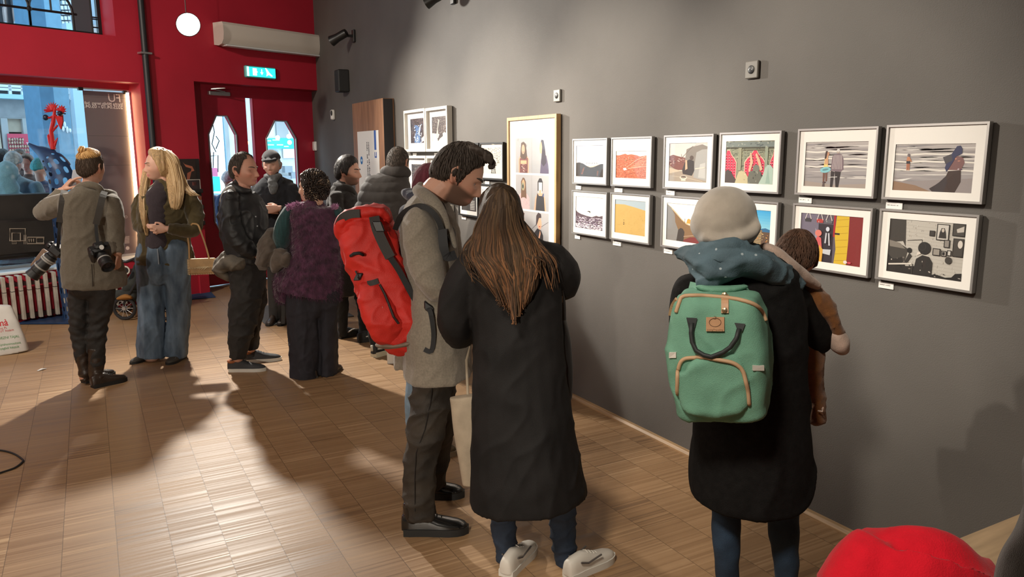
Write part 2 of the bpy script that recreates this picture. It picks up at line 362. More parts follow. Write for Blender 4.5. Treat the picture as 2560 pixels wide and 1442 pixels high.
# ---- the lamp that faces the room
t_ = empty('spotlight', V(8.35, -.985, 3.0), 'bright round spotlight in front of the air conditioner, shining into the room', 'lamp')
LA = at(471, 62, 8.35*.8775+.9)
LA = at(471, 62, 7.9)
ax = (V(3.6, -1.3, 1.0)-LA).normalized(); M = frameM(LA-ax*.16, ax.orthogonal(), ax.cross(ax.orthogonal()))
G().lathe([(0, 0), (.05, .004), (.07, .03), (.100, .10), (.122, .155), (.115, .155), (.09, .12), (0, .118)], 28, M).build('lamp_head', mat('lamp_black', (.012, .012, .012)), t_, 35)
G().lathe([(0, .128), (.112, .140), (.112, .146), (0, .146)], 28, M).build('bulb', mat('lamp_glow', (1, 1, 1), .5, emit=(1, .96, .88), es=60), t_)
G().pipe([LA-ax*.10+V(0, 0, .05), V(LA.x+.1, LA.y, ZC)], .006, 8).build('drop_rod', mat('ceil_black', (.1, .03, .03)), t_)
# ---- floor mats
g = G().box((-.45, -.30, .001), (.45, .30, .012), M=Matrix.Translation((8.55, -1.95, 0)) @ Matrix.Rotation(R(0), 4, 'Z') @ Matrix.Diagonal((1.2, 1.55, 1, 1)), bev=.003)
tag(g.build('door_mat', mat('mat_grey', (.10, .10, .10), .9, var=.3, vs=60, stretch=(1, .05, 1), bump=1, bs=90)), 'ribbed grey entrance mat behind the woman in the purple vest', 'mat')
A_ = [onfloor(x, y) for x, y in ((440, 747), (478, 727), (524, 727), (535, 742))]
g = G(); ce = V(10.25, -1.02, 0); g.box((9.98, -1.26, .001), (10.5, -.72, .014), bev=.003)
tag(g.build('door_mat', mat('mat_blue', (.02, .05, .13), .85, bump=.6, bs=150)), 'small dark blue mat at the foot of the red wall', 'mat')
# ================================================================ pictures on the charcoal wall
pg = bpy.data.materials.new('picture_glass'); t, b = nt(pg); N, L = t.nodes, t.links
N.remove(b); tr = N.new('ShaderNodeBsdfTransparent'); gs = N.new('ShaderNodeBsdfGlossy'); gs.inputs['Roughness'].default_value = .03
fr_ = facing_mix(N, L, .015, .12); ms = N.new('ShaderNodeMixShader')
L.new(fr_, ms.inputs[0]); L.new(tr.outputs[0], ms.inputs[1]); L.new(gs.outputs[0], ms.inputs[2]); L.new(ms.outputs[0], N['Material Output'].inputs[0])
printm = colmat('printed_paper', .55)
matm = mat('mat_board', (.86, .84, .80), .8)
silver = mat('silver_frame', (.46, .45, .44), .38, .75)
whitef = mat('white_wood', (.66, .63, .57), .5)
blackf = mat('black_wood', (.015, .015, .015), .45)
oakf = mat('natural_wood', (.50, .31, .14), .5, var=.2, vs=10, stretch=(8, 8, .4))
darkside = mat('frame_back', (.05, .045, .04), .6)
class Print(G):
    def __init__(s, x0, z0, w, h, y): super().__init__(); s.x0, s.z0, s.w, s.h, s.y, s.k = x0, z0, w, h, y, 0
    def P(s, u, v): return (s.x0-u*s.w, s.y+s.k*.00006, s.z0+v*s.h)
    def poly(s, pts, c, same=False):
        if not same: s.k += 1
        pts = [(min(1, max(0, u)), min(1, max(0, v))) for u, v in pts]
        s.add([s.P(*p) for p in pts], [tuple(range(len(pts)))], 0, srgb(*c)); return s
    def rect(s, u0, v0, u1, v1, c, same=False): return s.poly([(u0, v0), (u1, v0), (u1, v1), (u0, v1)], c, same)
    def ell(s, cu, cv, ru, rv, c, n=14, same=False, a=0):
        return s.poly([(cu+ru*math.cos(q)*math.cos(a)-rv*math.sin(q)*math.sin(a), cv+ru*math.cos(q)*math.sin(a)+rv*math.sin(q)*math.cos(a)) for q in (2*PI*i/n for i in range(n))], c, same)
    def line(s, pts, wd, c, same=False):
        if not same: s.k += 1
        for (a, b_), (c_, d_) in zip(pts, pts[1:]):
            du, dv = (c_-a)*s.w, (d_-b_)*s.h; l = math.hypot(du, dv) or 1
            nu, nv = -dv/l*wd/2/s.w, du/l*wd/2/s.h
            s.poly([(a+nu, b_+nv), (a-nu, b_-nv), (c_-nu, d_-nv), (c_+nu, d_+nv)], c, True)
    def specks(s, fn, n, su, sv, cols, seed=1):
        rr = random.Random(seed); s.k += 1
        for _ in range(n):
            s.k += min(.06, 14/n)
            u, v = rr.random(), rr.random()
            if not fn(u, v): continue
            a, b_ = su*rr.uniform(.4, 1.2), sv*rr.uniform(.4, 1.2); q = rr.uniform(-.6, .6)
            s.poly([(u-a, v-b_*q), (u, v-b_), (u+a, v+b_*q), (u, v+b_)], rr.choice(cols), True)
def grad(p, top, bot, v0=0., v1=1., n=8):
    for i in range(n):
        t = (i+.5)/n; p.rect(0, v0+(v1-v0)*i/n, 1, v0+(v1-v0)*(i+1)/n, [int(bot[k]*(1-t)+top[k]*t) for k in range(3)], True)
# -- what each print shows
def pr_valley(p):
    grad(p, (196, 200, 222), (238, 234, 228)); p.poly([(0, .2), (.2, .36), (.5, .31), (.8, .38), (1, .3), (1, .25), (.5, .2)], (214, 170, 140))
    p.poly([(.22, .42), (.36, .36), (.5, .33), (.72, .37), (.85, .40), (.72, .33), (.5, .27), (.36, .3)], (222, 188, 160))
    p.poly([(0, 0), (1, 0), (1, .42), (.88, .41), (.74, .35), (.62, .31), (.52, .30), (.4, .34), (.26, .42), (.1, .46), (0, .44)], (48, 38, 34))
    for i in range(13): p.rect(.36+i*.035, .405+.008*(i % 3), .372+i*.035, .45+.012*(i % 2), (60, 62, 44), True)
    p.poly([(.17, .06), (.24, .08), (.32, .3), (.26, .28)], (120, 70, 48)); p.poly([(.76, .04), (.8, .04), (.83, .2), (.77, .2)], (104, 66, 48)); p.specks(lambda u, v: v < .3, 160, .03, .012, [(66, 50, 42), (36, 28, 26)], 3)
def pr_redhill(p):
    grad(p, (240, 236, 228), (232, 226, 216)); p.poly([(0, 0), (1, 0), (1, .84), (.9, .82), (.78, .8), (.66, .85), (.5, .88), (.38, .86), (.3, .9), (.2, .87), (.1, .84), (0, .84)], (196, 104, 68))
    p.poly([(.36, .32), (.98, .82), (1, .5), (.5, .34)], (214, 130, 92)); p.specks(lambda u, v: v < .8, 700, .03, .012, [(176, 84, 52), (214, 132, 96), (226, 160, 126), (160, 76, 48)], 5)
    p.line([(.36, .4), (.7, .68), (.95, .8)], .003, (236, 190, 160)); p.line([(.4, .36), (1, .45)], .003, (236, 190, 160)); p.poly([(.24, .36), (.33, .38), (.37, .3), (.27, .28)], (246, 244, 240)); p.specks(lambda u, v: .3 < u < .6 and .5 < v < .75, 120, .03, .02, [(190, 170, 140), (150, 130, 90)], 6)
def pr_flock(p):
    p.rect(0, 0, 1, 1, (240, 234, 226)); p.poly([(0, 0), (1, 0), (1, .46), (.86, .42), (.76, .44), (.6, .38), (.42, .40), (.2, .44), (.07, .49), (0, .54)], (88, 70, 80))
    p.specks(lambda u, v: v < .36, 1500, .035, .012, [(232, 226, 232), (200, 190, 206), (130, 112, 140), (60, 48, 66)], 8); p.specks(lambda u, v: v < .16, 700, .04, .014, [(240, 238, 240), (206, 198, 212)], 9)
    p.poly([(.42, .545), (.5, .565), (.56, .55), (.53, .54), (.55, .5), (.5, .535)], (40, 36, 36))
def pr_dune(p):
    p.rect(0, 0, 1, 1, (172, 190, 200)); p.poly([(0, 0), (1, 0), (1, .74), (.6, .82), (.3, .87), (0, .86)], (208, 172, 98)); p.specks(lambda u, v: v < .74, 700, .03, .008, [(204, 168, 95), (211, 176, 102)], 4)
    p.ell(.3, .33, .012, .02, (90, 70, 40)); p.ell(.3, .28, .014, .02, (80, 62, 38)); p.line([(.29, .4), (.31, .41)], .003, (90, 70, 40))
def pr_cafe(p):
    grad(p, (190, 186, 186), (244, 222, 196)); p.poly([(0, .3), (.45, .3), (.45, .62), (.38, .63), (.2, .67), (.1, .7), (.04, .68), (0, .66)], (112, 62, 54)); p.specks(lambda u, v: u < .42 and .42 < v < .6, 160, .03, .016, [(200, 180, 170), (70, 34, 32), (140, 84, 74)], 3)
    p.poly([(.42, .2), (1, .2), (1, .9), (.86, .96), (.6, .9), (.46, .84), (.43, .6)], (118, 112, 106)); p.poly([(.66, .9), (.72, .96), (.9, .98), (1, .92), (1, 1), (.7, 1)], (190, 184, 180)); p.poly([(0, 0), (1, 0), (1, .22), (.5, .26), (.2, .3), (0, .42)], (150, 138, 124)); p.poly([(0, .2), (.34, .28), (0, .36)], (184, 170, 150))
    p.poly([(.66, .12), (.98, .04), (1, .84), (.86, .83), (.72, .76), (.68, .45)], (150, 150, 148)); p.poly([(.78, .12), (.96, .1), (.95, .5), (.82, .46)], (172, 172, 170)); p.poly([(.38, .2), (.62, .16), (.68, .3), (.66, .54), (.54, .58), (.42, .5), (.36, .3)], (36, 30, 32)); p.ell(.6, .62, .05, .06, (70, 56, 50)); p.poly([(.44, .3), (.5, .34), (.48, .56), (.44, .56)], (196, 158, 130)); p.line([(.62, .92), (.34, .62), (.32, .72)], .002, (110, 96, 90)); p.ell(.4, .11, .1, .05, (210, 200, 186)); p.rect(.34, .02, .46, .11, (206, 196, 182)); p.ell(.4, .12, .075, .03, (60, 42, 34)); p.line([(.1, .14), (.5, .1), (.9, .02)], .002, (190, 176, 156)); p.line([(.7, .34), (.95, .38)], .006, (200, 188, 176))
def pr_shrine(p):
    p.rect(0, 0, 1, 1, (128, 132, 110)); p.specks(lambda u, v: v > .3, 500, .02, .014, [(96, 100, 84), (168, 166, 138), (70, 76, 66)], 2)
    for c_, w_ in ((.05, .19), (.62, .22), (1.02, .1)):
        arch = [(c_-w_, .1), (c_+w_, .1), (c_+w_, .5), (c_+w_*.75, .6), (c_+w_*.4, .68), (c_+.03, .8), (c_-.03, .8), (c_-w_*.4, .68), (c_-w_*.75, .6), (c_-w_, .5)]
        p.poly(arch, (206, 186, 160)); p.poly([(c_+(u-c_)*.92, .08+(v-.08)*.97) for u, v in arch], (206, 44, 78))
        p.k += 1
        for i in range(9):
            for j in range(6):
                u, v = c_-w_*.8+j*w_*.31, .14+i*.065
                if abs(u-c_) < w_*.85-max(0, v-.48)*.45 and -.0 <= u <= 1: p.ell(u, v, .016, .018, (236, 150, 160), 8, True); p.ell(u, v-.008, .012, .012, (150, 20, 48), 6, True)
    p.rect(0, .86, 1, .98, (110, 122, 118)); p.specks(lambda u, v: v > .86, 160, .03, .02, [(80, 92, 92), (150, 156, 146)], 7); p.line([(0, .84), (1, .84)], .006, (60, 62, 48)); p.rect(.27, .3, .34, .84, (140, 142, 118)); p.rect(.82, .3, .88, .86, (140, 150, 130)); p.rect(.37, .78, .82, .8, (84, 80, 58))
    p.poly([(0, 0), (.25, 0), (.22, .1), (.12, .28), (.06, .32), (.02, .3), (0, .26)], (62, 52, 50)); p.poly([(.22, 0), (.58, 0), (.5, .14), (.44, .26), (.36, .3), (.3, .28), (.25, .12)], (186, 176, 140)); p.specks(lambda u, v: .26 < u < .5 and v < .26, 60, .025, .02, [(140, 128, 96), (214, 206, 172)], 9)
    p.poly([(.5, 0), (.78, 0), (.79, .16), (.76, .28), (.66, .34), (.52, .28), (.49, .12)], (96, 98, 88)); p.poly([(.5, .3), (.54, .28), (.59, .5), (.55, .72), (.52, .72), (.53, .5)], (208, 170, 140)); p.poly([(.74, .3), (.7, .46), (.63, .68), (.66, .72), (.73, .56), (.79, .34)], (208, 170, 140)); p.ell(.66, .36, .07, .09, (110, 112, 100)); p.specks(lambda u, v: .5 < u < .78 and v < .3, 90, .02, .03, [(60, 62, 58), (140, 140, 126)], 4)
    p.poly([(.72, 0), (1, 0), (1, .36), (.95, .44), (.89, .45), (.84, .38), (.8, .2)], (168, 190, 178)); p.poly([(.86, .02), (.9, .4), (.95, .02)], (146, 172, 160))
def pr_saddle(p):
    p.rect(0, 0, 1, 1, (246, 240, 228)); p.poly([(0, 0), (1, 0), (1, .75), (.9, .60), (.8, .50), (.7, .46), (.6, .46), (.5, .5), (.38, .6), (.24, .76), (.1, .9), (0, .97)], (128, 98, 66)); p.poly([(0, .97), (.1, .9), (.24, .76), (.38, .6), (.5, .5), (.6, .46), (.7, .46), (.8, .5), (.8, .47), (.7, .435), (.6, .435), (.5, .47), (.38, .57), (.22, .74), (.1, .86), (0, .94)], (196, 178, 144))
    p.poly([(0, 0), (.32, 0), (.3, .3), (.22, .5), (.2, .7), (.1, .88), (0, .96)], (134, 132, 130)); p.poly([(.26, 0), (.44, 0), (.46, .26), (.42, .34), (.36, .36), (.30, .3)], (58, 50, 46)); p.poly([(.42, 0), (1, 0), (1, .2), (.6, .14), (.46, .06)], (118, 44, 44)); p.line([(.44, .14), (.7, .2), (1, .24)], .004, (170, 140, 120)); p.poly([(.5, .5), (.52, .6), (.56, .63), (.6, .6), (.61, .49)], (214, 150, 62)); p.line([(.46, .5), (.46, .62)], .003, (90, 80, 70))
def pr_city(p):
    grad(p, (52, 158, 216), (150, 206, 224), .45, 1); p.poly([(0, .4), (1, .4), (1, .52), (.9, .56), (.8, .53), (.6, .58), (0, .58)], (40, 98, 140)); p.rect(0, 0, 1, .46, (92, 70, 54)); p.poly([(.1, 0), (.82, 0), (.84, .5), (.3, .56), (.1, .54)], (126, 104, 78)); p.k += 1
    for i in range(12): p.rect(.12, .04+i*.04, .82, .052+i*.04, (196, 172, 124), True); p.rect(.12, .055+i*.04, .82, .064+i*.04, (64, 52, 44), True)
    p.specks(lambda u, v: v < .44, 260, .012, .012, [(252, 196, 96), (255, 226, 160), (220, 130, 60), (50, 40, 36)], 3); p.rect(0, 0, 1, .04, (230, 130, 50)); p.line([(.5, .56), (.48, .8)], .003, (80, 90, 96))
def sea(p, sand, horizon):
    grad(p, (176, 170, 168), (150, 146, 148)); p.rect(0, horizon, 1, 1, (178, 172, 170)); p.poly([(0, 0), (1, 0), (1, .10), (.5, .05), (0, .12)], sand); rr = random.Random(4); p.k += 1
    for i in range(70):
        v = .18+(horizon-.18)*rr.random()**.8; u = rr.random(); w_ = rr.uniform(.08, .35); h_ = .006+.012*rr.random(); c_ = rr.choice([(206, 202, 198), (142, 138, 140), (184, 180, 178), (150, 146, 146), (132, 129, 131)])
        p.poly([(u-w_, v), (u-w_/2, v-h_), (u+w_/2, v-h_*.6), (u+w_, v), (u+w_/3, v+h_), (u-w_/3, v+h_*.7)], c_, True)
    for v in (.62, .78, .45): p.line([(0, v+.01), (.2, v-.01), (.4, v+.015), (.6, v), (.8, v+.012), (1, v-.005)], .006, (226, 222, 214))
def pr_couple(p):
    sea(p, (160, 148, 140), .97); p.poly([(.44, 0), (.48, .0), (.5, .34), (.44, .36)], (40, 34, 36)); p.poly([(.53, 0), (.575, 0), (.6, .34), (.5, .36)], (36, 30, 32)); p.poly([(.43, .36), (.6, .34), (.64, .4), (.63, .62), (.6, .72), (.55, .75), (.49, .73), (.45, .68), (.44, .5)], (120, 104, 112)); p.k += 1
    for i in range(7): p.line([(.462+i*.024, .4), (.475+i*.02, .71)], .0022, (206, 196, 196), True)
    p.ell(.54, .79, .026, .045, (176, 160, 148)); p.ell(.54, .81, .026, .035, (206, 204, 202)); p.poly([(.315, .12), (.34, .12), (.35, .36), (.31, .34)], (112, 74, 62)); p.poly([(.36, .12), (.385, .13), (.385, .36), (.35, .36)], (112, 74, 62)); p.ell(.34, .1, .03, .018, (70, 40, 36)); p.poly([(.31, .36), (.39, .37), (.385, .5), (.37, .62), (.33, .62), (.32, .48)], (226, 206, 120)); p.ell(.35, .38, .09, .065, (130, 196, 206), a=.3); p.ell(.35, .385, .055, .02, (90, 140, 150), a=.3); p.poly([(.33, .5), (.39, .5), (.38, .68), (.345, .7), (.335, .6)], (206, 160, 120)); p.ell(.37, .73, .03, .05, (190, 140, 110)); p.poly([(.325, .62), (.355, .64), (.37, .8), (.34, .8), (.33, .72)], (60, 40, 36)); p.poly([(.31, .0), (.35, 0), (.345, .1), (.32, .1)], (86, 72, 72)); p.line([(.44, .22), (.55, .23)], .003, (200, 200, 200))
def pr_sand(p):
    sea(p, (138, 112, 92), .98); p.poly([(0, 0), (1, 0), (1, .3), (.5, .24), (.2, .2), (0, .3)], (146, 138, 138)); p.poly([(0, .0), (.5, 0), (.3, .12), (0, .2)], (140, 112, 90)); p.poly([(0, .22), (.26, .28), (.12, .2)], (222, 220, 216))
    p.poly([(.48, .06), (.52, 0), (.80, 0), (.86, .22), (.85, .46), (.7, .44), (.66, .26)], (56, 38, 34)); p.poly([(.49, .06), (.6, .2), (.68, .34), (.7, .2), (.66, 0), (.54, 0)], (52, 42, 46)); p.poly([(.69, .46), (.85, .46), (.885, .62), (.86, .72), (.78, .76), (.7, .66)], (120, 84, 84)); p.specks(lambda u, v: .7 < u < .87 and .47 < v < .7, 130, .02, .02, [(200, 190, 200), (70, 48, 80), (190, 130, 110)], 5); p.poly([(.63, .7), (.72, .78), (.78, .95), (.82, .96), (.845, .9), (.85, .8), (.78, .74), (.74, .6), (.68, .42), (.655, .5), (.67, .6)], (44, 48, 84)); p.poly([(.62, .72), (.72, .79), (.74, .66), (.66, .58)], (70, 66, 72)); p.poly([(.165, .44), (.18, .44), (.185, .62), (.16, .62)], (176, 112, 84)); p.poly([(.19, .44), (.205, .44), (.205, .6), (.185, .62)], (176, 112, 84)); p.rect(.158, .58, .208, .64, (46, 44, 52)); p.poly([(.157, .64), (.205, .64), (.2, .73), (.165, .73)], (190, 128, 92)); p.ell(.183, .765, .018, .035, (110, 100, 104)); p.line([(.2, .7), (.225, .62)], .004, (190, 128, 92))
def pr_shop(p):
    p.rect(0, 0, 1, 1, (92, 84, 96)); p.rect(.0, 0, .3, 1, (112, 106, 124)); p.rect(.3, 0, .55, .8, (44, 38, 48)); p.poly([(.24, .1), (.3, .1), (.3, .62), (.25, .7)], (150, 146, 160)); p.rect(.78, 0, 1, 1, (126, 34, 34)); p.poly([(.58, 0), (.78, 0), (.79, .5), (.785, 1), (.59, 1), (.57, .6), (.6, .3)], (212, 178, 44)); p.k += 1
    for i in range(7): p.line([(.59, .06+i*.14), (.78, .1+i*.14)], .002, (176, 138, 24), True)
    p.rect(.545, .55, .575, 1, (170, 30, 40)); p.line([(.57, .62), (.65, .62)], .008, (40, 34, 34))
    for c_, q in ((.12, (60, 58, 64)), (.32, (176, 60, 56)), (.47, (96, 96, 104))): p.poly([(c_-.05, .82), (c_+.05, .82), (c_+.06, .9), (c_-.06, .9)], q); p.line([(c_-.05, .88), (c_-.02, 1)], .004, (210, 204, 200)); p.line([(c_+.05, .88), (c_+.02, 1)], .004, (210, 204, 200)); p.specks(lambda u, v, c_=c_: abs(u-c_) < .06 and .8 < v < .93, 120, .012, .014, [(214, 206, 200), (50, 46, 50), (120, 110, 110)], 4)
    p.poly([(.24, 0), (.36, 0), (.38, .3), (.36, .5), (.3, .54), (.26, .44), (.23, .2)], (206, 92, 96)); p.poly([(.3, 0), (.39, 0), (.4, .26), (.34, .36)], (214, 162, 62)); p.ell(.31, .6, .055, .07, (214, 122, 110)); p.poly([(.42, .4), (.5, .4), (.51, .6), (.42, .6)], (30, 28, 34)); p.ell(.46, .7, .03, .05, (206, 212, 226)); p.line([(.44, .62), (.43, .4)], .008, (190, 190, 200)); p.line([(.48, .62), (.5, .36)], .008, (190, 190, 200)); p.poly([(.4, .18), (.52, .16), (.53, .28), (.4, .27)], (196, 200, 208)); p.ell(.77, .06, .03, .035, (226, 214, 206)); p.ell(.83, .055, .03, .02, (206, 70, 90))
def pr_mask(p):
    p.rect(0, 0, 1, 1, (186, 182, 174)); p.k += 1
    for i in range(14): p.line([(.2, .1+i*.062), (1, .06+i*.062)], .0012, (166, 160, 152), True)
    p.specks(lambda u, v: u > .2, 160, .006, .02, [(204, 200, 192), (160, 154, 146)], 5); p.poly([(0, .55), (.2, .6), (.24, .5), (.22, 1), (0, 1)], (58, 54, 50)); p.poly([(0, .18), (.24, .18), (.28, .46), (.2, .52), (.02, .62), (0, .6)], (64, 60, 56)); p.poly([(0, .6), (.16, .56), (.24, .46), (.02, .48)], (126, 120, 112)); p.poly([(0, 0), (.4, 0), (.38, .16), (.26, .14), (.2, .3), (.08, .24), (0, .34)], (38, 34, 32)); p.specks(lambda u, v: u < .36 and v < .3, 200, .02, .014, [(206, 200, 190), (30, 27, 26), (120, 112, 104)], 8); p.line([(.02, .14), (.34, .2)], .006, (216, 210, 200)); p.line([(.26, .62), (.46, .66), (.46, .54)], .002, (70, 66, 62)); p.ell(.3, .44, .035, .05, (28, 25, 24)); p.poly([(.24, .2), (.3, .4), (.34, .34), (.28, .2)], (50, 46, 44))
    p.poly([(.36, 0), (.62, 0), (.62, .26), (.57, .36), (.48, .38), (.4, .3)], (40, 36, 34)); p.specks(lambda u, v: .38 < u < .6 and v < .34, 70, .016, .02, [(90, 84, 78), (24, 22, 21), (180, 170, 160)], 6); p.ell(.50, .51, .085, .115, (34, 31, 30), 20); p.ell(.47, .535, .05, .07, (58, 54, 52)); p.ell(.47, .535, .044, .064, (36, 33, 32)); p.poly([(.4, .36), (.46, .4), (.44, .44), (.41, .42)], (214, 206, 196)); p.line([(.36, .2), (.355, .0)], .004, (60, 56, 52))
    def fr(u0, v0, u1, v1, inner, bd=(36, 32, 30)): p.rect(u0, v0, u1, v1, bd); p.rect(u0+.012, v0+.014, u1-.012, v1-.014, inner)
    fr(.64, .68, .8, .97, (196, 192, 186)); p.poly([(.67, .72), (.77, .72), (.76, .82), (.74, .9), (.70, .9), (.68, .82)], (48, 44, 42)); p.ell(.72, .86, .018, .035, (190, 180, 170)); fr(.55, .74, .62, .84, (60, 56, 54)); fr(.61, .40, .71, .53, (150, 144, 136)); fr(.745, .56, .82, .7, (140, 134, 128)); fr(.72, .40, .79, .5, (200, 194, 186)); p.rect(.735, .42, .77, .48, (36, 34, 32)); fr(.795, .42, .85, .52, (200, 196, 190)); p.ell(.82, .34, .043, .065, (58, 54, 50), 16); fr(.84, .78, .995, 1.0, (70, 66, 62)); p.poly([(.89, .9), (.98, .96), (.98, .86), (.9, .84)], (190, 184, 176)); fr(.86, .42, .995, .74, (66, 62, 58)); p.ell(.95, .64, .03, .07, (210, 204, 196)); p.poly([(.6, 0), (1, 0), (1, .14), (.92, .12), (.88, .05), (.8, .03), (.7, .06), (.62, .05)], (30, 27, 26)); p.specks(lambda u, v: u > .6 and v < .09, 60, .02, .012, [(190, 184, 176), (24, 22, 21)], 7)
def pr_tree(p):
    p.rect(0, 0, 1, 1, (206, 198, 188)); p.specks(lambda u, v: (u-.5)**2*1.0+(v-.74)**2*1.6 < .30 and v > .4, 620, .02, .013, [(40, 36, 34), (70, 64, 60), (30, 28, 26)], 3); p.line([(.44, .02), (.48, .26)], .007, (24, 22, 22)); p.line([(.68, .02), (.62, .26)], .007, (24, 22, 22)); p.k += 1
    for v in (.04, .11, .18, .25): p.line([(.45, v), (.67, v)], .006, (24, 22, 22), True)
    p.poly([(.5, .26), (.62, .26), (.6, .42), (.55, .52), (.52, .4)], (34, 30, 30)); p.line([(.56, .26), (.75, .36)], .005, (34, 30, 30))
def pr_bluewater(p):
    p.rect(0, 0, 1, 1, (70, 56, 58)); p.specks(lambda u, v: True, 260, .06, .03, [(50, 38, 42), (96, 80, 82), (40, 32, 34)], 5); p.poly([(.7, 0), (1, .1), (1, .3), (.8, .2)], (206, 200, 192)); p.poly([(.26, .02), (.7, 0), (.66, .4), (.76, .72), (.6, .64), (.5, .72), (.28, .74), (.4, .5), (.3, .3)], (84, 114, 160)); p.specks(lambda u, v: .26 < u < .8 and v < .74, 260, .05, .03, [(214, 220, 230), (52, 84, 140), (130, 156, 190), (44, 40, 52)], 2); p.poly([(.62, .3), (.78, .74), (.7, .72), (.58, .4)], (222, 220, 216))
def pr_trunk(p):
    p.rect(0, 0, 1, 1, (74, 62, 62)); p.specks(lambda u, v: v > .3, 240, .05, .03, [(50, 42, 42), (100, 88, 86), (130, 118, 112)], 6); p.poly([(0, 0), (1, 0), (1, .3), (.8, .36), (.6, .26), (.4, .3), (0, .34)], (206, 200, 190)); p.poly([(.28, .1), (.42, .2), (.38, .5), (.5, .86), (.44, .9), (.34, .5), (.26, .2)], (196, 186, 176)); p.poly([(.36, .06), (.5, .3), (.7, .34), (.72, .2), (.5, .1), (.4, 0)], (64, 54, 54)); p.specks(lambda u, v: .35 < u < .75 and .04 < v < .36, 60, .05, .02, [(44, 36, 38), (120, 108, 104)], 8)
def pr_dim(p):
    p.rect(0, 0, 1, 1, (74, 66, 64)); p.specks(lambda u, v: True, 220, .06, .04, [(56, 50, 50), (96, 88, 84), (120, 112, 106)], 9)
def pr_pale(p):
    grad(p, (190, 186, 182), (222, 218, 212)); p.specks(lambda u, v: v < .5, 160, .05, .02, [(170, 164, 158), (206, 200, 194)], 3)
def pr_grid(p):
    p.rect(0, 0, 1, 1, (52, 48, 46)); p.k += 1
    for i in range(6):
        for j in range(6): p.rect(.58+j*.05, .06+i*.07, .62+j*.05, .10+i*.07, (206, 202, 196), True)
    p.specks(lambda u, v: v > .5, 120, .06, .03, [(90, 84, 80), (36, 32, 32)], 4)
def pr_page(p):
    p.rect(0, 0, 1, 1, (226, 224, 218)); p.k += 1
    for i in range(10): p.rect(.3, .9-i*.05, .85-.1*(i % 3), .912-i*.05, (110, 106, 102), True)
# -- builder
def picture(name, x0, x1, z0, z1, style, label, group, fn, mt=.05, card=True, dep=.032, shelf=False):
    """x0 > x1 : left and right outer edges along the wall; z0, z1 bottom and top"""
    t = empty(name, ((x0+x1)/2, WY, z0), label, 'picture', group)
    fw, m = dict(silver=(.009, silver), white=(.026, whitef), black=(.014, blackf), oak=(.024, oakf))[style]
    y0, y1 = WY+.008, WY+dep
    g = G()
    o = [(x0, z0), (x1, z0), (x1, z1), (x0, z1)]; i_ = [(x0-fw, z0+fw), (x1+fw, z0+fw), (x1+fw, z1-fw), (x0-fw, z1-fw)]
    v = [(a, y0, c) for a, c in o]+[(a, y1, c) for a, c in o]+[(a, y1, c) for a, c in i_]+[(a, y0, c) for a, c in i_]; f = []
    for k in range(4):
        q = (k+1) % 4
        f += [(k, q, 4+q, 4+k), (4+k, 4+q, 8+q, 8+k), (8+k, 8+q, 12+q, 12+k), (12+k, 12+q, q, k)]
    g.add(v, f); fo = g.build('frame', m, t)
    rec = dict(silver=.007, white=.03, black=.01, oak=.012)[style]; ym = y1-rec
    G().box((x1+fw*.6, WY+.006, z0+fw*.6), (x0-fw*.6, ym-.004, z1-fw*.6)).build('back_board', darkside, t)
    iw, ih = x0-x1-2*fw, z1-z0-2*fw
    if isinstance(mt, tuple): ml, mr, mb, mtp = mt
    else: ml = mr = mb = mtp = mt
    a0, a1, c0, c1 = x0-fw-ml, x1+fw+mr, z0+fw+mb, z1-fw-mtp
    if fn != pr_multi:
        g = G(); oo = [(x0-fw, z0+fw), (x1+fw, z0+fw), (x1+fw, z1-fw), (x0-fw, z1-fw)]; ii = [(a0, c0), (a1, c0), (a1, c1), (a0, c1)]
        g.add([(a, ym, c) for a, c in oo]+[(a, ym, c) for a, c in ii], [(k, (k+1) % 4, 4+(k+1) % 4, 4+k) for k in range(4)]); g.build('mat', matm, t)
        p = Print(a0, c0, a0-a1, c1-c0, ym-.0030); fn(p); p.build('print', printm, t)
    else: fn(t, x0-fw, x1+fw, z0+fw, z1-fw, ym)
    G().box((x1+fw, y1-.003, z0+fw), (x0-fw, y1-.0022, z1-fw)).build('glazing', pg, t)
    return t
def caption(x, z, w, label):
    t = empty('caption_card', (x-w/2, WY, z), label, 'label', 'white caption cards under the pictures')
    G().box((x-w, WY, z-.026), (x, WY+.006, z)).build('card', mat('card_white', (.85, .84, .82), .6), t)
    g = G(); rr = random.Random(int(x*1000))
    n = int(w*190)
    for i in range(n):
        if rr.random() < .75: g.box((x-.006-(i+.8)*(w-.02)/n, WY+.006, z-.013), (x-.006-i*(w-.02)/n, WY+.0064, z-.009-.002*rr.random()))
    if g.f: g.build('lettering', mat('print_grey', (.25, .24, .23), .7), t)
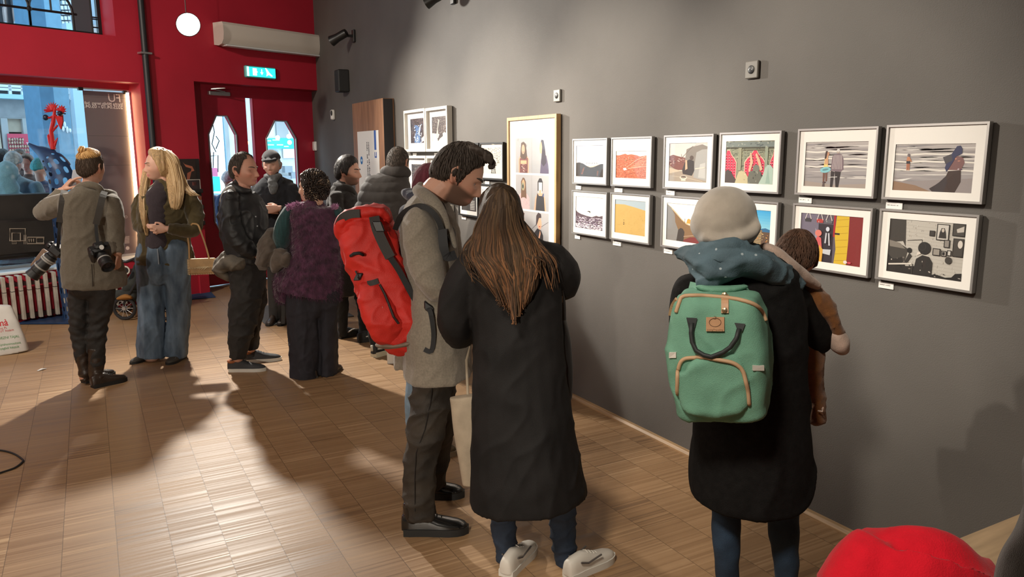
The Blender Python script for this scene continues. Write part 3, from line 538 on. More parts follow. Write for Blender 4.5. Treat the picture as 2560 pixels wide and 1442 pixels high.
def pr_multi(t, x0, x1, z0, z1, ym):
    G().add([(x0, ym, z0), (x1, ym, z0), (x1, ym, z1), (x0, ym, z1)], [(0, 1, 2, 3)]).build('mat', matm, t)
    w, h = x0-x1, z1-z0; pw, ph = .315, .265
    spec = [(0, 0, 'curly'), (1, 0, 'profile'), (0, 1, 'mirror'), (1, 1, 'blank'), (0, 2, 'arms'), (1, 2, 'smile')]
    for cx_, cy_, kind in spec:
        ax_ = x0-.095-(w-.19-2*.247)/1*cx_-cx_*.247; az = z1-.135-(cy_+1)*.26-cy_*.014
        p = Print(ax_, az, .247, .26, ym+.0004)
        grad(p, (176, 174, 176), (158, 160, 164) if cx_ else (166, 164, 166)); skin = (216, 164, 134)
        if kind == 'curly':
            p.specks(lambda u, v: abs(u-.48) < .34 and v > .62, 40, .06, .05, [(196, 190, 186), (150, 146, 146)], 3); p.poly([(.2, 0), (.82, 0), (.84, .4), (.7, .5), (.3, .5), (.18, .4)], skin); p.poly([(.26, 0), (.76, 0), (.78, .42), (.66, .46), (.36, .46), (.26, .4)], (120, 66, 62)); p.specks(lambda u, v: .26 < u < .76 and v < .26, 160, .03, .03, [(220, 190, 180), (90, 30, 40), (60, 40, 40)], 5); p.rect(.32, .26, .7, .36, (232, 170, 130)); p.poly([(.3, .46), (.36, .86), (.5, .9), (.64, .84), (.72, .46), (.6, .4), (.44, .4)], (84, 62, 46)); p.ell(.49, .68, .1, .14, skin); p.ell(.49, .6, .03, .012, (170, 60, 60))
        elif kind == 'profile':
            p.poly([(.5, 0), (1, 0), (.98, .2), (.86, .5), (.7, .52), (.56, .4)], (84, 74, 100)); p.poly([(.56, .3), (.6, .6), (.5, .8), (.58, .94), (.7, .92), (.78, .7), (.86, .3), (.7, .2)], (50, 42, 58)); p.poly([(.5, .56), (.46, .7), (.5, .84), (.58, .88), (.62, .74), (.6, .56)], skin)
        elif kind == 'mirror':
            p.poly([(.12, 0), (.88, 0), (.86, .34), (.7, .46), (.3, .46), (.14, .34)], (206, 176, 178)); p.specks(lambda u, v: .14 < u < .86 and v < .42, 120, .02, .02, [(226, 204, 206), (186, 150, 156)], 5); p.poly([(.34, .3), (.34, .8), (.46, .92), (.56, .9), (.64, .8), (.68, .3), (.58, .34), (.44, .34)], (110, 78, 54)); p.ell(.49, .7, .1, .16, (206, 160, 120)); p.ell(.46, .66, .09, .12, (150, 150, 120)); p.ell(.46, .66, .05, .06, (50, 50, 44))
        elif kind == 'blank':
            p.poly([(.14, 0), (.86, 0), (.8, .36), (.66, .5), (.36, .5), (.22, .36)], skin); p.poly([(.24, 0), (.78, 0), (.74, .3), (.7, .5), (.6, .42), (.44, .42), (.34, .5), (.28, .3)], (46, 44, 48)); p.poly([(.36, .56), (.36, .82), (.46, .92), (.58, .92), (.66, .82), (.64, .56)], (38, 34, 38)); p.poly([(.42, .5), (.6, .5), (.62, .8), (.42, .8)], (238, 236, 232)); p.ell(.51, .54, .07, .06, skin); p.poly([(.64, .4), (.72, .4), (.72, .5), (.64, .48)], (70, 84, 120))
        elif kind == 'arms':
            p.poly([(.3, .9), (.42, .96), (.56, .93), (.52, .84), (.4, .88)], (90, 50, 40)); p.poly([(.36, .86), (.3, .5), (.26, 0), (.38, 0), (.4, .5), (.46, .86)], skin); p.poly([(.5, .88), (.62, .5), (.8, .2), (.9, 0), (.74, 0), (.6, .3), (.5, .6)], skin); p.poly([(.56, .7), (.66, .5), (.6, .4), (.5, .6)], (120, 70, 50))
        else:
            p.poly([(.1, 0), (.7, 0), (.68, .36), (.56, .5), (.34, .54), (.16, .4)], (50, 46, 50)); p.poly([(.38, .2), (.5, .5), (.54, .4), (.46, .2)], skin); p.ell(.46, .7, .13, .19, skin, a=.2); p.poly([(.26, .6), (.28, .9), (.4, 1), (.56, .96), (.58, .86), (.44, .84), (.36, .7)], (58, 42, 44)); p.line([(.58, .6), (.98, .76)], .003, (70, 60, 60)); p.line([(.02, .5), (.3, .66)], .003, (70, 60, 60)); p.ell(.48, .6, .04, .015, (180, 50, 60))
        p.build('print', printm, t)
    for a, b_, c_, d_ in ((.26, .47, .03, .125), (.53, .66, .01, .06)):
        G().box((x0-w*b_, ym, z1-d_), (x0-w*a, ym+.0006, z1-c_)).build('taped_note', mat('note_cream', (.66, .62, .54), .7), t)
SG, LG = 'silver framed landscape photographs', 'large silver framed photographs'
picture('framed_photo', 4.475, 4.072, 1.541, 1.842, 'silver', 'square silver framed photo of a dark valley under pale sky', SG, pr_valley, (.030, .038, .042, .036))
picture('framed_photo', 4.028, 3.625, 1.541, 1.843, 'silver', 'square silver framed photo of a red hillside', SG, pr_redhill, (.036, .044, .044, .075))
picture('framed_photo', 4.479, 4.064, 1.199, 1.497, 'silver', 'square silver framed photo of a bird over a purple flock', SG, pr_flock, (.034, .044, .036, .030))
picture('framed_photo', 4.029, 3.627, 1.201, 1.500, 'silver', 'square silver framed photo of a yellow dune', SG, pr_dune, (.036, .040, .038, .034))
MG = 'silver framed photographs above the beret'
picture('framed_photo', 3.516, 3.113, 1.544, 1.845, 'silver', 'silver framed photo of a cafe table with a white cup', MG, pr_cafe, (.034, .040, .034, .036))
picture('framed_photo', 3.067, 2.655, 1.548, 1.849, 'silver', 'silver framed photo of a red shrine grille with raised arms', MG, pr_shrine, (.034, .036, .035, .036))
picture('framed_photo', 3.522, 3.100, 1.205, 1.505, 'silver', 'silver framed photo of a curved white sky over brown rock', MG, pr_saddle, (.034, .036, .036, .034))
picture('framed_photo', 3.070, 2.651, 1.205, 1.508, 'silver', 'silver framed photo of a city block at dusk', MG, pr_city, (.034, .040, .05, .036))
picture('framed_photo', 2.557, 2.137, 1.551, 1.853, 'silver', 'large silver framed photo of a girl and a man in the surf', LG, pr_couple, (.036, .038, .032, .052))
picture('framed_photo', 2.099, 1.680, 1.552, 1.856, 'silver', 'large silver framed photo of a veiled woman on a beach', LG, pr_sand, (.034, .038, .030, .070))
picture('framed_photo', 2.560, 2.135, 1.209, 1.510, 'silver', 'large silver framed photo with yellow curtain and red door', LG, pr_shop, (.036, .038, .032, .034))
picture('framed_photo', 2.101, 1.684, 1.212, 1.512, 'silver', 'large silver framed black and white photo of a figure in a round hat', LG, pr_mask, (.038, .040, .030, .030))
WG, BG = 'white box framed prints', 'thin black framed prints'
picture('framed_print', 7.595, 7.035, 1.768, 2.180, 'white', 'white box framed print of a blue fountain, upper left of the white ones', WG, pr_bluewater, (.085, .06, .06, .06), dep=.06)
picture('framed_print', 7.020, 6.502, 1.768, 2.176, 'white', 'white box framed print of a dark tree trunk, second in the top row', WG, pr_trunk, (.07, .05, .07, .06), dep=.06)
picture('framed_print', 7.595, 7.035, 1.318, 1.730, 'white', 'white box framed dark print under the blue fountain print', WG, pr_dim, (.085, .06, .06, .06), dep=.06)
picture('framed_print', 7.020, 6.502, 1.318, 1.730, 'white', 'white box framed pale print under the tree trunk print', WG, pr_pale, (.07, .05, .07, .06), dep=.06)
picture('framed_print', 7.020, 6.502, .868, 1.280, 'white', 'white box framed print low on the wall behind the bearded man', WG, pr_pale, (.07, .05, .07, .06), dep=.06)
picture('framed_print', 6.352, 5.928, 1.535, 1.837, 'black', 'black framed pale print behind the top of the bearded man\'s head', BG, pr_pale, .035)
picture('framed_print', 5.905, 5.487, 1.533, 1.837, 'black', 'black framed print of a tree growing from a tower', BG, pr_tree, (.03, .03, .035, .03))
picture('framed_print', 6.352, 5.953, 1.200, 1.496, 'black', 'black framed dark print with a white grid beside the bearded chin', BG, pr_grid, (.035, .035, .035, .03))
picture('framed_print', 5.920, 5.497, 1.178, 1.494, 'black', 'black framed page of small lines above the long haired woman', BG, pr_page, .03)
picture('portrait_frame', 5.391, 4.660, 1.000, 2.020, 'oak', 'tall natural wood frame holding six portrait photographs', None, pr_multi, dep=.045)
CP = [(4.468, 1.528, .065, 'white caption card under the dark valley photo'), (4.02, 1.528, .085, 'white caption card under the red hillside photo'), (4.473, 1.186, .065, 'white caption card under the purple flock photo'), (4.025, 1.186, .085, 'white caption card under the yellow dune photo'),
      (3.514, 1.532, .075, 'white caption card under the cafe table photo'), (3.518, 1.190, .075, 'white caption card under the curved sky photo'), (2.552, 1.538, .075, 'white caption card under the girl and man in the surf'), (2.093, 1.538, .075, 'white caption card under the veiled woman on the beach'), (2.098, 1.198, .07, 'white caption card under the black and white photo'),
      (7.50, 1.755, .09, 'white caption card under the blue fountain print'), (6.94, 1.755, .09, 'white caption card under the tree trunk print'), (5.86, 1.520, .08, 'white caption card under the tree and tower print'), (6.34, 1.188, .09, 'white caption card under the dark grid print')]
for x, z, w, l in CP: caption(x, z, w, l)
# wooden door panel with a white notice
t_ = empty('door_panel', (8.55, WY, .0), 'brown wooden door panel with a white notice, on the charcoal wall', 'door panel')
wood = mat('brown_veneer', (.30, .155, .085), .5, var=.25, vs=5, stretch=(3, 3, .5))
G().box((8.02, WY+.002, .0), (9.10, WY+.13, 2.335), bev=.004).build('panel', wood, t_, 30)
G().box((8.015, WY+.02, .02), (8.0201, WY+.125, 2.33)).build('edge', mat('panel_edge', (.03, .028, .03), .6), t_)
G().ball((9.03, WY+.16, 1.53), (.03, .03, .04), 12, 8).build('handle', mat('handle_white', (.75, .66, .5), .3, .2), t_, True)
t_ = empty('notice', (8.55, WY+.13, 1.2), 'white notice sheet with sideways writing pinned to the wooden panel', 'poster')
G().box((8.18, WY+.131, 1.22), (8.93, WY+.134, 2.005)).build('sheet', mat('notice_white', (.85, .84, .80), .6), t_)
p = Print(8.93, 1.22, .75, .785, WY+.1342)
p.rect(.80, .73, .89, 1.0, (58, 98, 176)); p.rect(.80, .62, .90, .64, (58, 98, 176)); p.rect(.80, .62, .83, .7, (58, 98, 176)); p.rect(.87, .62, .90, .7, (58, 98, 176)); p.ell(.17, .58, .06, .06, (30, 110, 180)); p.ell(.17, .58, .035, .02, (200, 226, 240))
rr = random.Random(3); p.k += 1
for i in range(26):
    v = .83-i*.022
    for j in range(2):
        if rr.random() < .85: p.rect(.44+j*.08, v, .49+j*.08-rr.random()*.02, v+.010+.006*rr.random(), (40, 38, 40), True)
p.build('print', printm, t_)
# ================================================================ people: tools
RH = V(-FH.y, FH.x, 0)*-1                      # towards the right of the view, level
def atH(x, y, H):
    r = ray(x, y); return CAM + r*(H/r.dot(FH))
def Hof(x, y): return onfloor(x, y).dot(FH)
class View:
    """photograph crop (origin, scale) at a level distance H; turns outline readings into points and sizes"""
    def __init__(s, ox, oy, sc, H): s.o, s.s, s.H = (ox, oy), sc, H
    def p(s, x, y, dz=0.0): return atH(s.o[0]+x/s.s, s.o[1]+y/s.s, s.H+dz)
    def m(s, px, dz=0.0): return px/s.s*(s.H+dz)/FPX
    def tube(s, pts, rd=None, sq=2.0, n=22, sub=4, cap='rr', rot=0.0, ratio=.85):
        P = []
        for q in pts:
            x, y, hw = q[:3]; dz = q[3] if len(q) > 3 else 0.; w = s.m(hw, dz)
            r = q[4] if len(q) > 4 else (rd if rd else w*ratio)
            P.append((*s.p(x, y, dz), w, r))
        return rings_of(P, sq, n, sub, cap, rot)
def catmull(P, sub):
    P = [np.array(p, float) for p in P]; out = []
    for i in range(len(P)-1):
        a, b, c, d = P[max(0, i-1)], P[i], P[i+1], P[min(len(P)-1, i+2)]
        for k in range(sub):
            t = k/sub; out.append(.5*((2*b)+(-a+c)*t+(2*a-5*b+4*c-d)*t*t+(-a+3*b-3*c+d)*t**3))
    out.append(P[-1]); return out
def rings_of(P, sq=2.0, n=22, sub=4, cap='rr', rot=0.0):
    Q = catmull(P, sub) if sub > 1 else [np.array(p, float) for p in P]
    cs = [Vector(q[:3]) for q in Q]; rs = []; fr = []; ts = []
    for i, c in enumerate(cs):
        t = (cs[min(i+1, len(cs)-1)]-cs[max(i-1, 0)]).normalized(); v = (c-CAM).normalized()
        lat = t.cross(v)
        if lat.length < .15: lat = t.cross(FH if abs(t.dot(FH)) < .9 else V(0, 0, 1))
        lat.normalize()
        if fr and lat.dot(fr[-1][0]) < 0: lat = -lat
        dep = lat.cross(t).normalized()
        if rot: lat, dep = lat*math.cos(rot)+dep*math.sin(rot), dep*math.cos(rot)-lat*math.sin(rot)
        fr.append((lat, dep)); ts.append(t)
    def ring(c, lat, dep, w, r):
        o = []
        for j in range(n):
            a = 2*PI*j/n; ca, sa = math.cos(a), math.sin(a)
            o.append(c+lat*(w*math.copysign(abs(ca)**(2/sq), ca))+dep*(r*math.copysign(abs(sa)**(2/sq), sa)))
        return o
    if cap[0] == 'r':
        e = min(Q[0][3], Q[0][4])*.75
        for k in (.97, .8, .45): rs.append(ring(cs[0]-ts[0]*e*k, *fr[0], Q[0][3]*math.sqrt(1-k*k), Q[0][4]*math.sqrt(1-k*k)))
    for q, c, (lat, dep) in zip(Q, cs, fr): rs.append(ring(c, lat, dep, max(q[3], .002), max(q[4], .002)))
    if cap[1] == 'r':
        e = min(Q[-1][3], Q[-1][4])*.75
        for k in (.45, .8, .97): rs.append(ring(cs[-1]+ts[-1]*e*k, *fr[-1], Q[-1][3]*math.sqrt(1-k*k), Q[-1][4]*math.sqrt(1-k*k)))
    return rs
def limb(pts, r, n=14, sub=3, cap='rr'):
    """round limb through world points with a radius at each"""
    return rings_of([(*p, a, a) for p, a in zip(pts, r)], 2, n, sub, cap)
def arr(me): 
    a = np.empty(len(me.vertices)*3, np.float32); me.vertices.foreach_get('co', a); return a.reshape(-1, 3)
def fuse(name, parts, m, parent, vox=.01, sm=3, folds=(), colf=None, fn=None, extra=None):
    g = G()
    for p in parts:
        if isinstance(p, G): g.add(p.v, p.f)
        else: g.rings(p)
    me = bpy.data.meshes.new('tmp'); me.from_pydata(g.v, [], g.f); me.validate()
    o = bpy.data.objects.new('tmp', me); C.objects.link(o)
    r = o.modifiers.new('r', 'REMESH'); r.mode = 'VOXEL'; r.voxel_size = vox; r.adaptivity = 0
    if sm: q = o.modifiers.new('s', 'SMOOTH'); q.iterations = sm; q.factor = .5
    dg = bpy.context.evaluated_depsgraph_get(); out = bpy.data.meshes.new_from_object(o.evaluated_get(dg)); out.name = name
    bpy.data.objects.remove(o); bpy.data.meshes.remove(me)
    co = arr(out)
    if folds or fn:
        nr = np.empty(len(co)*3, np.float32); out.vertices.foreach_get('normal', nr); nr = nr.reshape(-1, 3); dsp = np.zeros(len(co), np.float32)
        for q in folds:
            amp, sx, sy, sz = q[:4]
            nn_ = np.array([noise.noise((x*sx+3.1, y*sy+1.7, z*sz+.35*sx*(x+y))) for x, y, z in co.tolist()], np.float32)
            dsp += amp*((1-np.minimum(1, np.abs(nn_)*3.2))**1.5-.25) if len(q) > 4 else amp*nn_
        if fn: dsp += fn(co)
        co2 = co+nr*dsp[:, None]; out.vertices.foreach_set('co', co2.ravel()); co = co2
    if colf is not None:
        cc = np.ones((len(co), 4), np.float32); cc[:, :3] = colf(co)
        at_ = out.attributes.new('col', 'FLOAT_COLOR', 'POINT'); at_.data.foreach_set('color', cc.ravel())
    out.update()
    return link(name, out, m, parent, True)
def ss(a, b, x):
    t = np.clip((x-a)/(b-a), 0, 1); return t*t*(3-2*t)
def head_shape(d, jaw=1.0, nose=1.0, smile=0.0):
    x, y, z = d[:, 0]*.077, d[:, 1]*.096, d[:, 2]*.118
    fr = ss(.0, .04, y); e = np.exp
    x = x*(1-.27*ss(-.015, -.112, z)/jaw)
    y = np.where(y < 0, y*(1-.42*ss(-.03, -.115, z)), y)
    y = y+(.013*e(-((z+.07)/.03)**2-(x/.036)**2)+.026*e(-((z+.101)/.020)**2-(x/.026)**2))*fr
    hz = np.where(z > -.040, .003+.022*ss(.014, -.040, z), .025*(1-ss(-.041, -.053, z)))*(z < .03)*ss(.03, .012, z)
    y = y+nose*hz*e(-(x/(.0085+.005*ss(.0, -.04, z)))**2)*fr
    ax_ = np.abs(x)
    y = y+(.006*e(-((ax_-.014)/.006)**2-((z+.044)/.007)**2)*nose-.013*e(-((ax_-.032)/.015)**2-((z+.003)/.010)**2)
           + .005*e(-((ax_-.028)/.022)**2-((z-.020)/.008)**2)+(.004+.006*smile)*e(-((ax_-.044)/.017)**2-((z+.034-.006*smile)/.018)**2)
           + .006*e(-((z+.066)/.005)**2-(x/.018)**2)+.0065*e(-((z+.0785)/.0055)**2-(x/.016)**2)-.005*e(-((z+.072-.5*smile*ax_*.3)/.0022)**2-(x/(.02+.01*smile))**2))*fr
    return np.stack([x, y, z], 1)
def dirgrid(nl, nk):
    ds = []
    for i in range(nk):
        a = -PI/2+PI*(i+.5)/nk
        for j in range(nl): q = 2*PI*j/nl; ds.append((math.cos(a)*math.sin(q), math.cos(a)*math.cos(q), math.sin(a)))
    f = [(k*nl+j, k*nl+(j+1) % nl, (k+1)*nl+(j+1) % nl, (k+1)*nl+j) for k in range(nk-1) for j in range(nl)]
    f = [q[::-1] for q in f]+[tuple(range(nl)), tuple(range((nk-1)*nl, nk*nl))[::-1]]
    return np.array(ds), f
class Head:
    """a head placed in the scene. yaw: 0 looks at the viewer, 90 to the view's right, 180 away; nod > 0 looks down"""
    def __init__(s, at_, yaw, nod=0, tilt=0, sc=1.0, jaw=1.0, nose=1.0, smile=0.0):
        f = -FH*math.cos(R(yaw))+RH*math.sin(R(yaw)); lf = V(0, 0, 1).cross(f)*-1     # local x
        q = Matrix.Rotation(-R(nod), 3, lf)
        f2 = q @ f; u2 = q @ V(0, 0, 1); q2 = Matrix.Rotation(R(tilt), 3, f2); lf2 = q2 @ lf; u2 = q2 @ u2
        s.f, s.u, s.l, s.c, s.sc = f2, u2, lf2, Vector(at_), sc
        s.M = Matrix(((lf2.x*sc, f2.x*sc, u2.x*sc, at_[0]), (lf2.y*sc, f2.y*sc, u2.y*sc, at_[1]), (lf2.z*sc, f2.z*sc, u2.z*sc, at_[2]), (0, 0, 0, 1)))
        s.Mi = s.M.inverted(); s.kw = dict(jaw=jaw, nose=nose, smile=smile)
    def w(s, x, y, z): return s.M @ V(x, y, z)
    def local(s, co): A = np.array(s.Mi); return co @ A[:3, :3].T+A[:3, 3]
    def world(s, lo): A = np.array(s.M); return lo @ A[:3, :3].T+A[:3, 3]
    def parts(s, ears=True):
        d, f = dirgrid(96, 72); lo = head_shape(d, **s.kw); g = G(); g.add(s.world(lo).tolist(), f); out = [g]
        if ears:
            for sg in (-1, 1):
                pts = [(sg*.070, .006, .004), (sg*.080, .002, .022), (sg*.087, -.014, .026), (sg*.089, -.024, .010), (sg*.085, -.020, -.014), (sg*.078, -.010, -.032), (sg*.070, -.002, -.034)]
                out.append(limb([s.w(*p) for p in pts], [.006*s.sc, .0065*s.sc, .0065*s.sc, .0065*s.sc, .006*s.sc, .0075*s.sc, .006*s.sc], 10, 3))
                g = G(); g.ball((0, 0, 0), 1, 12, 8); out.append(G().add([s.w(sg*.077+a*.006*s.sc/s.sc, -.010+b_*.016, -.004+c_*.028) for a, b_, c_ in g.v], g.f))
        return out
    def eyes(s, parent, iris=(.05, .03, .02)):
        for sg in (-1, 1):
            g = G(); n = 14
            b_ = G().ball((0, 0, 0), .0110, n, 10)
            for q in b_.f:
                ce = np.mean([b_.v[i] for i in q], 0)
                cx_, cz_ = ce[0], ce[2]; rr_ = math.hypot(cx_, cz_)
                c = (.004, .004, .004) if rr_ < .0030 and ce[1] > 0 else (iris if rr_ < .0074 and ce[1] > 0 else (.62, .58, .55))
                g.add([s.w(sg*.0315+b_.v[i][0], .0668+b_.v[i][1], -.003+b_.v[i][2]*.8) for i in q], [tuple(range(len(q)))], 0, c)
            g.build('eye', colmat('eye_wet', .15), parent)
    def brows(s, parent, m, r=.0042):
        for sg in (-1, 1):
            pts = [(sg*(.014+i*.009), .0995-.0022*i-.0012*i*i, .0175+.006*math.sin(i/4*2.4)) for i in range(5)]
            G().pipe([s.w(*p) for p in pts], [r*s.sc*.7, r*s.sc, r*s.sc, r*s.sc*.9, r*s.sc*.4], 8).build('eyebrow', m, parent, True)
    def cap(s, line, t0, seed=0, rough=.0035, freq=60, lift=.0, top=None, nl=110, nk=84, tz=.2):
        """closed shell of hair; line(phi deg 0=front..180=back) -> lowest z of the hair"""
        d, f = dirgrid(nl, nk); lo = head_shape(d, **dict(s.kw, nose=0)); ph = np.degrees(np.arctan2(np.abs(d[:, 0]), d[:, 1]))
        xs_, ys_ = zip(*line); lz = np.interp(ph, xs_, ys_); fz = lo[:, 2]-lz
        t = t0*ss(0, .022, fz)-.012*(1-ss(-.012, .004, fz))
        if top: t += top*ss(.03, .11, lo[:, 2])*(fz > 0)
        nz_ = np.array([noise.noise((x*freq+seed, y*freq*.8, z*freq*tz)) for x, y, z in lo.tolist()])
        t = t+rough*nz_*(fz > 0)
        nn = d/np.array([.077, .099, .118]); nn /= np.linalg.norm(nn, axis=1)[:, None]
        g = G(); g.add(s.world(lo+nn*t[:, None]).tolist(), f); return g
    def strands(s, line, n, ln, r, m, parent, t=.012, crown=(0, -.35, .93), seed=1, jit=.25, steps=5, name='strands', lift=.003, cols=None):
        rr = np.random.RandomState(seed); d = rr.normal(size=(n*3, 3)); d /= np.linalg.norm(d, axis=1)[:, None]
        xs_, ys_ = zip(*line)
        def low(q): return head_shape(q, **dict(s.kw, nose=0)), np.interp(np.degrees(np.arctan2(np.abs(q[:, 0]), q[:, 1])), xs_, ys_)
        lo, lz = low(d); d = d[lo[:, 2]-lz > .006][:n]; cr = np.array(crown)/np.linalg.norm(crown); jt = rr.normal(size=d.shape)*jit; paths = []
        for k in range(steps):
            lo, lz = low(d); nn = d/np.array([.077, .096, .118]); nn /= np.linalg.norm(nn, axis=1)[:, None]
            tt = t*ss(-.004, .02, lo[:, 2]-lz)+lift*math.sin(PI*k/(steps-1)); paths.append(s.world(lo+nn*tt[:, None]))
            a = d-cr; a -= d*np.sum(a*d, 1)[:, None]; a /= np.linalg.norm(a, axis=1)[:, None]+1e-6; a = a+jt; a -= d*np.sum(a*d, 1)[:, None]
            d2 = d+a*(ln/steps/.1); d2 /= np.linalg.norm(d2, axis=1)[:, None]; lo, lz = low(d2); d = np.where((lo[:, 2] > lz-.004)[:, None], d2, d+(d2-d)*.06); d /= np.linalg.norm(d, axis=1)[:, None]
        g = G(); q = random.Random(seed)
        for i in range(len(d)): g.pipe([p[i] for p in paths], [r*.5]+[r]*(steps-2)+[r*.3], 5, c=q.choice(cols) if cols else None)
        return g.build(name, m, parent, True)
def skin_col(base, hd=None, lips=(.46, .16, .14), stubble=None, blush=.10):
    base = np.array(base)
    def f(co):
        c = np.tile(base, (len(co), 1))
        if hd is None: return c
        lo = hd.local(co); x, y, z = lo[:, 0], lo[:, 1], lo[:, 2]; e = np.exp; inh = (np.linalg.norm(lo, axis=1) < .19)
        def mixin(w, col): 
            nonlocal c
            w = np.clip(w, 0, 1)[:, None]; c = c*(1-w)+np.array(col)*w
        bl = blush*(e(-((np.abs(x)-.045)/.02)**2-((z+.03)/.02)**2)+.8*e(-(x/.014)**2-((z+.042)/.012)**2))*(y > .03)
        mixin(bl*2, base*np.array([1.1, .72, .68]))
        mixin(.5*e(-((np.abs(x)-.078)/.012)**2)*(np.abs(y+.01) < .04)*(np.abs(z) < .045), base*np.array([1.0, .6, .55]))
        if stubble is not None:
            z0 = -.018-.24*np.clip(y, -.01, .1); w = ss(0, -.020, z-z0)*ss(-.012, .006, y)*(z > -.14)*(1-.8*e(-((z+.072)/.012)**2-(x/.022)**2))
            w = np.maximum(w, .9*e(-((z+.056)/.006)**2-(x/.028)**2)*(y > .05)); mixin(w*.85*inh, stubble)
        mixin(.9*e(-((z+.072)/.0095)**4-(x/.023)**4)*(y > .06)*inh, lips)
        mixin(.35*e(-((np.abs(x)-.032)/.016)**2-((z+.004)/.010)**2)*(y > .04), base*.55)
        return c
    return f
def hand(P, d, nrm, th, curl=.6, sc=1.0, spread=.12, tc=.5):
    """palm, four jointed fingers and a thumb; P wrist, d towards the fingers, nrm out of the palm, th the thumb's side"""
    P, d, nrm = Vector(P), Vector(d).normalized(), Vector(nrm); nrm = (nrm-d*nrm.dot(d)).normalized()
    t = d.cross(nrm); t = t if t.dot(Vector(th)) > 0 else -t
    cu = curl if isinstance(curl, (list, tuple)) else [curl*.9, curl, curl*1.05, curl*1.1]
    out = []
    rs = []
    for u, w, h in ((-.03, .024, .019), (.0, .026, .018), (.03, .036, .016), (.06, .041, .0145), (.088, .041, .012), (.097, .036, .008)):
        c = P+d*u*sc
        rs.append([c+t*w*sc*math.cos(a)+nrm*h*sc*math.sin(a) for a in (2*PI*j/16 for j in range(16))])
    out.append(rs)
    for i in range(4):
        b = P+d*(.086, .091, .087, .078)[i]*sc+t*(.030, .0105, -.0095, -.0285)[i]*sc-nrm*.001
        sp_ = (1.2, .3, -.5, -1.4)[i]*spread; ln = (.93, 1.03, .97, .78)[i]*sc; a = .12; pts = [b-d*.02*sc, b]; f0 = (d+t*sp_).normalized()
        for k, l in enumerate((.044, .027, .021)):
            a += cu[i]*(.75, 1.15, .8)[k]
            pts.append(pts[-1]+(f0*math.cos(a)+nrm*math.sin(a))*l*ln)
        out.append(limb(pts, [r*sc for r in (.0085, .0092, .0086, .0080, .0066)], 10, 3))
    b = P+d*.022*sc+t*.024*sc+nrm*.004; v1 = (d*.62+t*.66+nrm*.42).normalized(); v2 = (d*.85+t*(.35-.3*tc)+nrm*(.3+.5*tc)).normalized(); v3 = (d*.9+t*(.1-.4*tc)+nrm*(.3+.5*tc)).normalized()
    out.append(limb([b-v1*.012*sc, b+v1*.022*sc, b+v1*.03*sc+v2*.024*sc, b+v1*.03*sc+v2*.03*sc+v3*.028*sc], [r*sc for r in (.015, .0125, .0102, .0085)], 10, 3))
    return out
def shoe(parent, heel, toe, m, ms, w=1.0, hs=1.0, sole=.022, name='shoe', lace=None, pad=0.0, heelh=0.0, extra=None):
    heel, toe = Vector(heel), Vector(toe); heel.z = toe.z = 0
    L_ = (toe-heel).length; u = (toe-heel)/L_; lt = V(-u.y, u.x, 0)
    pr = [(0, .024, .070), (.03, .031, .078), (.12, .035, .088), (.28, .034, .096), (.40, .036, .088), (.55, .040, .066), (.72, .044, .054), (.86, .040, .046), (.95, .029, .038), (1.0, .010, .028)]
    rs = []
    for f, hw, h in pr:
        c = heel+u*(f*L_); hw *= w; h = sole+(h-.02)*hs
        rs.append([c+lt*hw*math.copysign(abs(math.cos(a))**.75, math.cos(a))+V(0, 0, sole*.8+(h-sole*.8)*max(0, math.sin(a))**.8) for a in (PI*j/12 for j in range(13))]+[c-lt*hw*.5+V(0, 0, sole*.7), c+lt*hw*.5+V(0, 0, sole*.7)])
    up = G().rings(rs).build(name, m, parent, 60)
    g = G(); ot = []
    for f, hw, h in pr: ot.append((heel+u*(f*L_+(-.006 if f == 0 else (.006 if f == 1 else 0))), (hw+.004+pad)*w))
    for z0, z1, rng in (((0, sole, (0, 1)),) if not heelh else ((heelh*.75, sole+heelh*0, (0, 1)), (0, heelh, (0, .3)))):
        poly = [c+lt*h for c, h in ot if rng[0]-.01 <= ((c-heel).dot(u)/L_) <= rng[1]+.03]+[c-lt*h for c, h in reversed(ot) if rng[0]-.01 <= ((c-heel).dot(u)/L_) <= rng[1]+.03]
        n = len(poly); g.add([(p.x, p.y, z0) for p in poly]+[(p.x, p.y, z1) for p in poly], [tuple(range(n-1, -1, -1)), tuple(range(n, 2*n))]+[(i, (i+1) % n, n+(i+1) % n, n+i) for i in range(n)])
    g.build('sole', ms, up, 40)
    if lace:
        g = G()
        for i in range(4):
            f = .40+i*.07; c = heel+u*(f*L_)+V(0, 0, sole+((.088-.02)*hs if i == 0 else (.088-.02-.009*i)*hs)); g.pipe([c-lt*.016+V(0, 0, -.004), c+V(0, 0, .003), c+lt*.016+V(0, 0, -.004)], .0025, 6)
        g.build('lace', lace, up)
    return up
def strap(vw, pts, w, th=.005, cover=0.0, m=None, parent=None, name='strap', flat_to_view=True, n=8):
    """flat band along photograph points (x, y, dz); w half width in metres"""
    Q = catmull([tuple(vw.p(x, y, dz)) for x, y, dz in pts], 4); g = G()
    cs = [Vector(q) for q in Q]; rs = []
    for i, c in enumerate(cs):
        t = (cs[min(i+1, len(cs)-1)]-cs[max(i-1, 0)]).normalized(); v = (c-CAM).normalized(); lat = t.cross(v).normalized(); dep = lat.cross(t)
        rs.append([c+lat*w+dep*th, c+lat*w-dep*th, c-lat*w-dep*th, c-lat*w+dep*th])
    return g.rings(rs).build(name, m, parent)
def person(foot_px, label, group=None, name='person'):
    p = onfloor(*foot_px); return empty(name, (p.x, p.y, 0), label, 'person', group)
wool = lambda n, c, **k: mat(n, c, .9, var=.55*k.get('var', .25), vs=k.get('vs', 90), bump=k.get('bump', .5), bs=k.get('bs', 350), sheen=k.get('sheen', .25), spec=.2)
skinm = colmat('skin', .5, .4, bump=.08, bs=240)
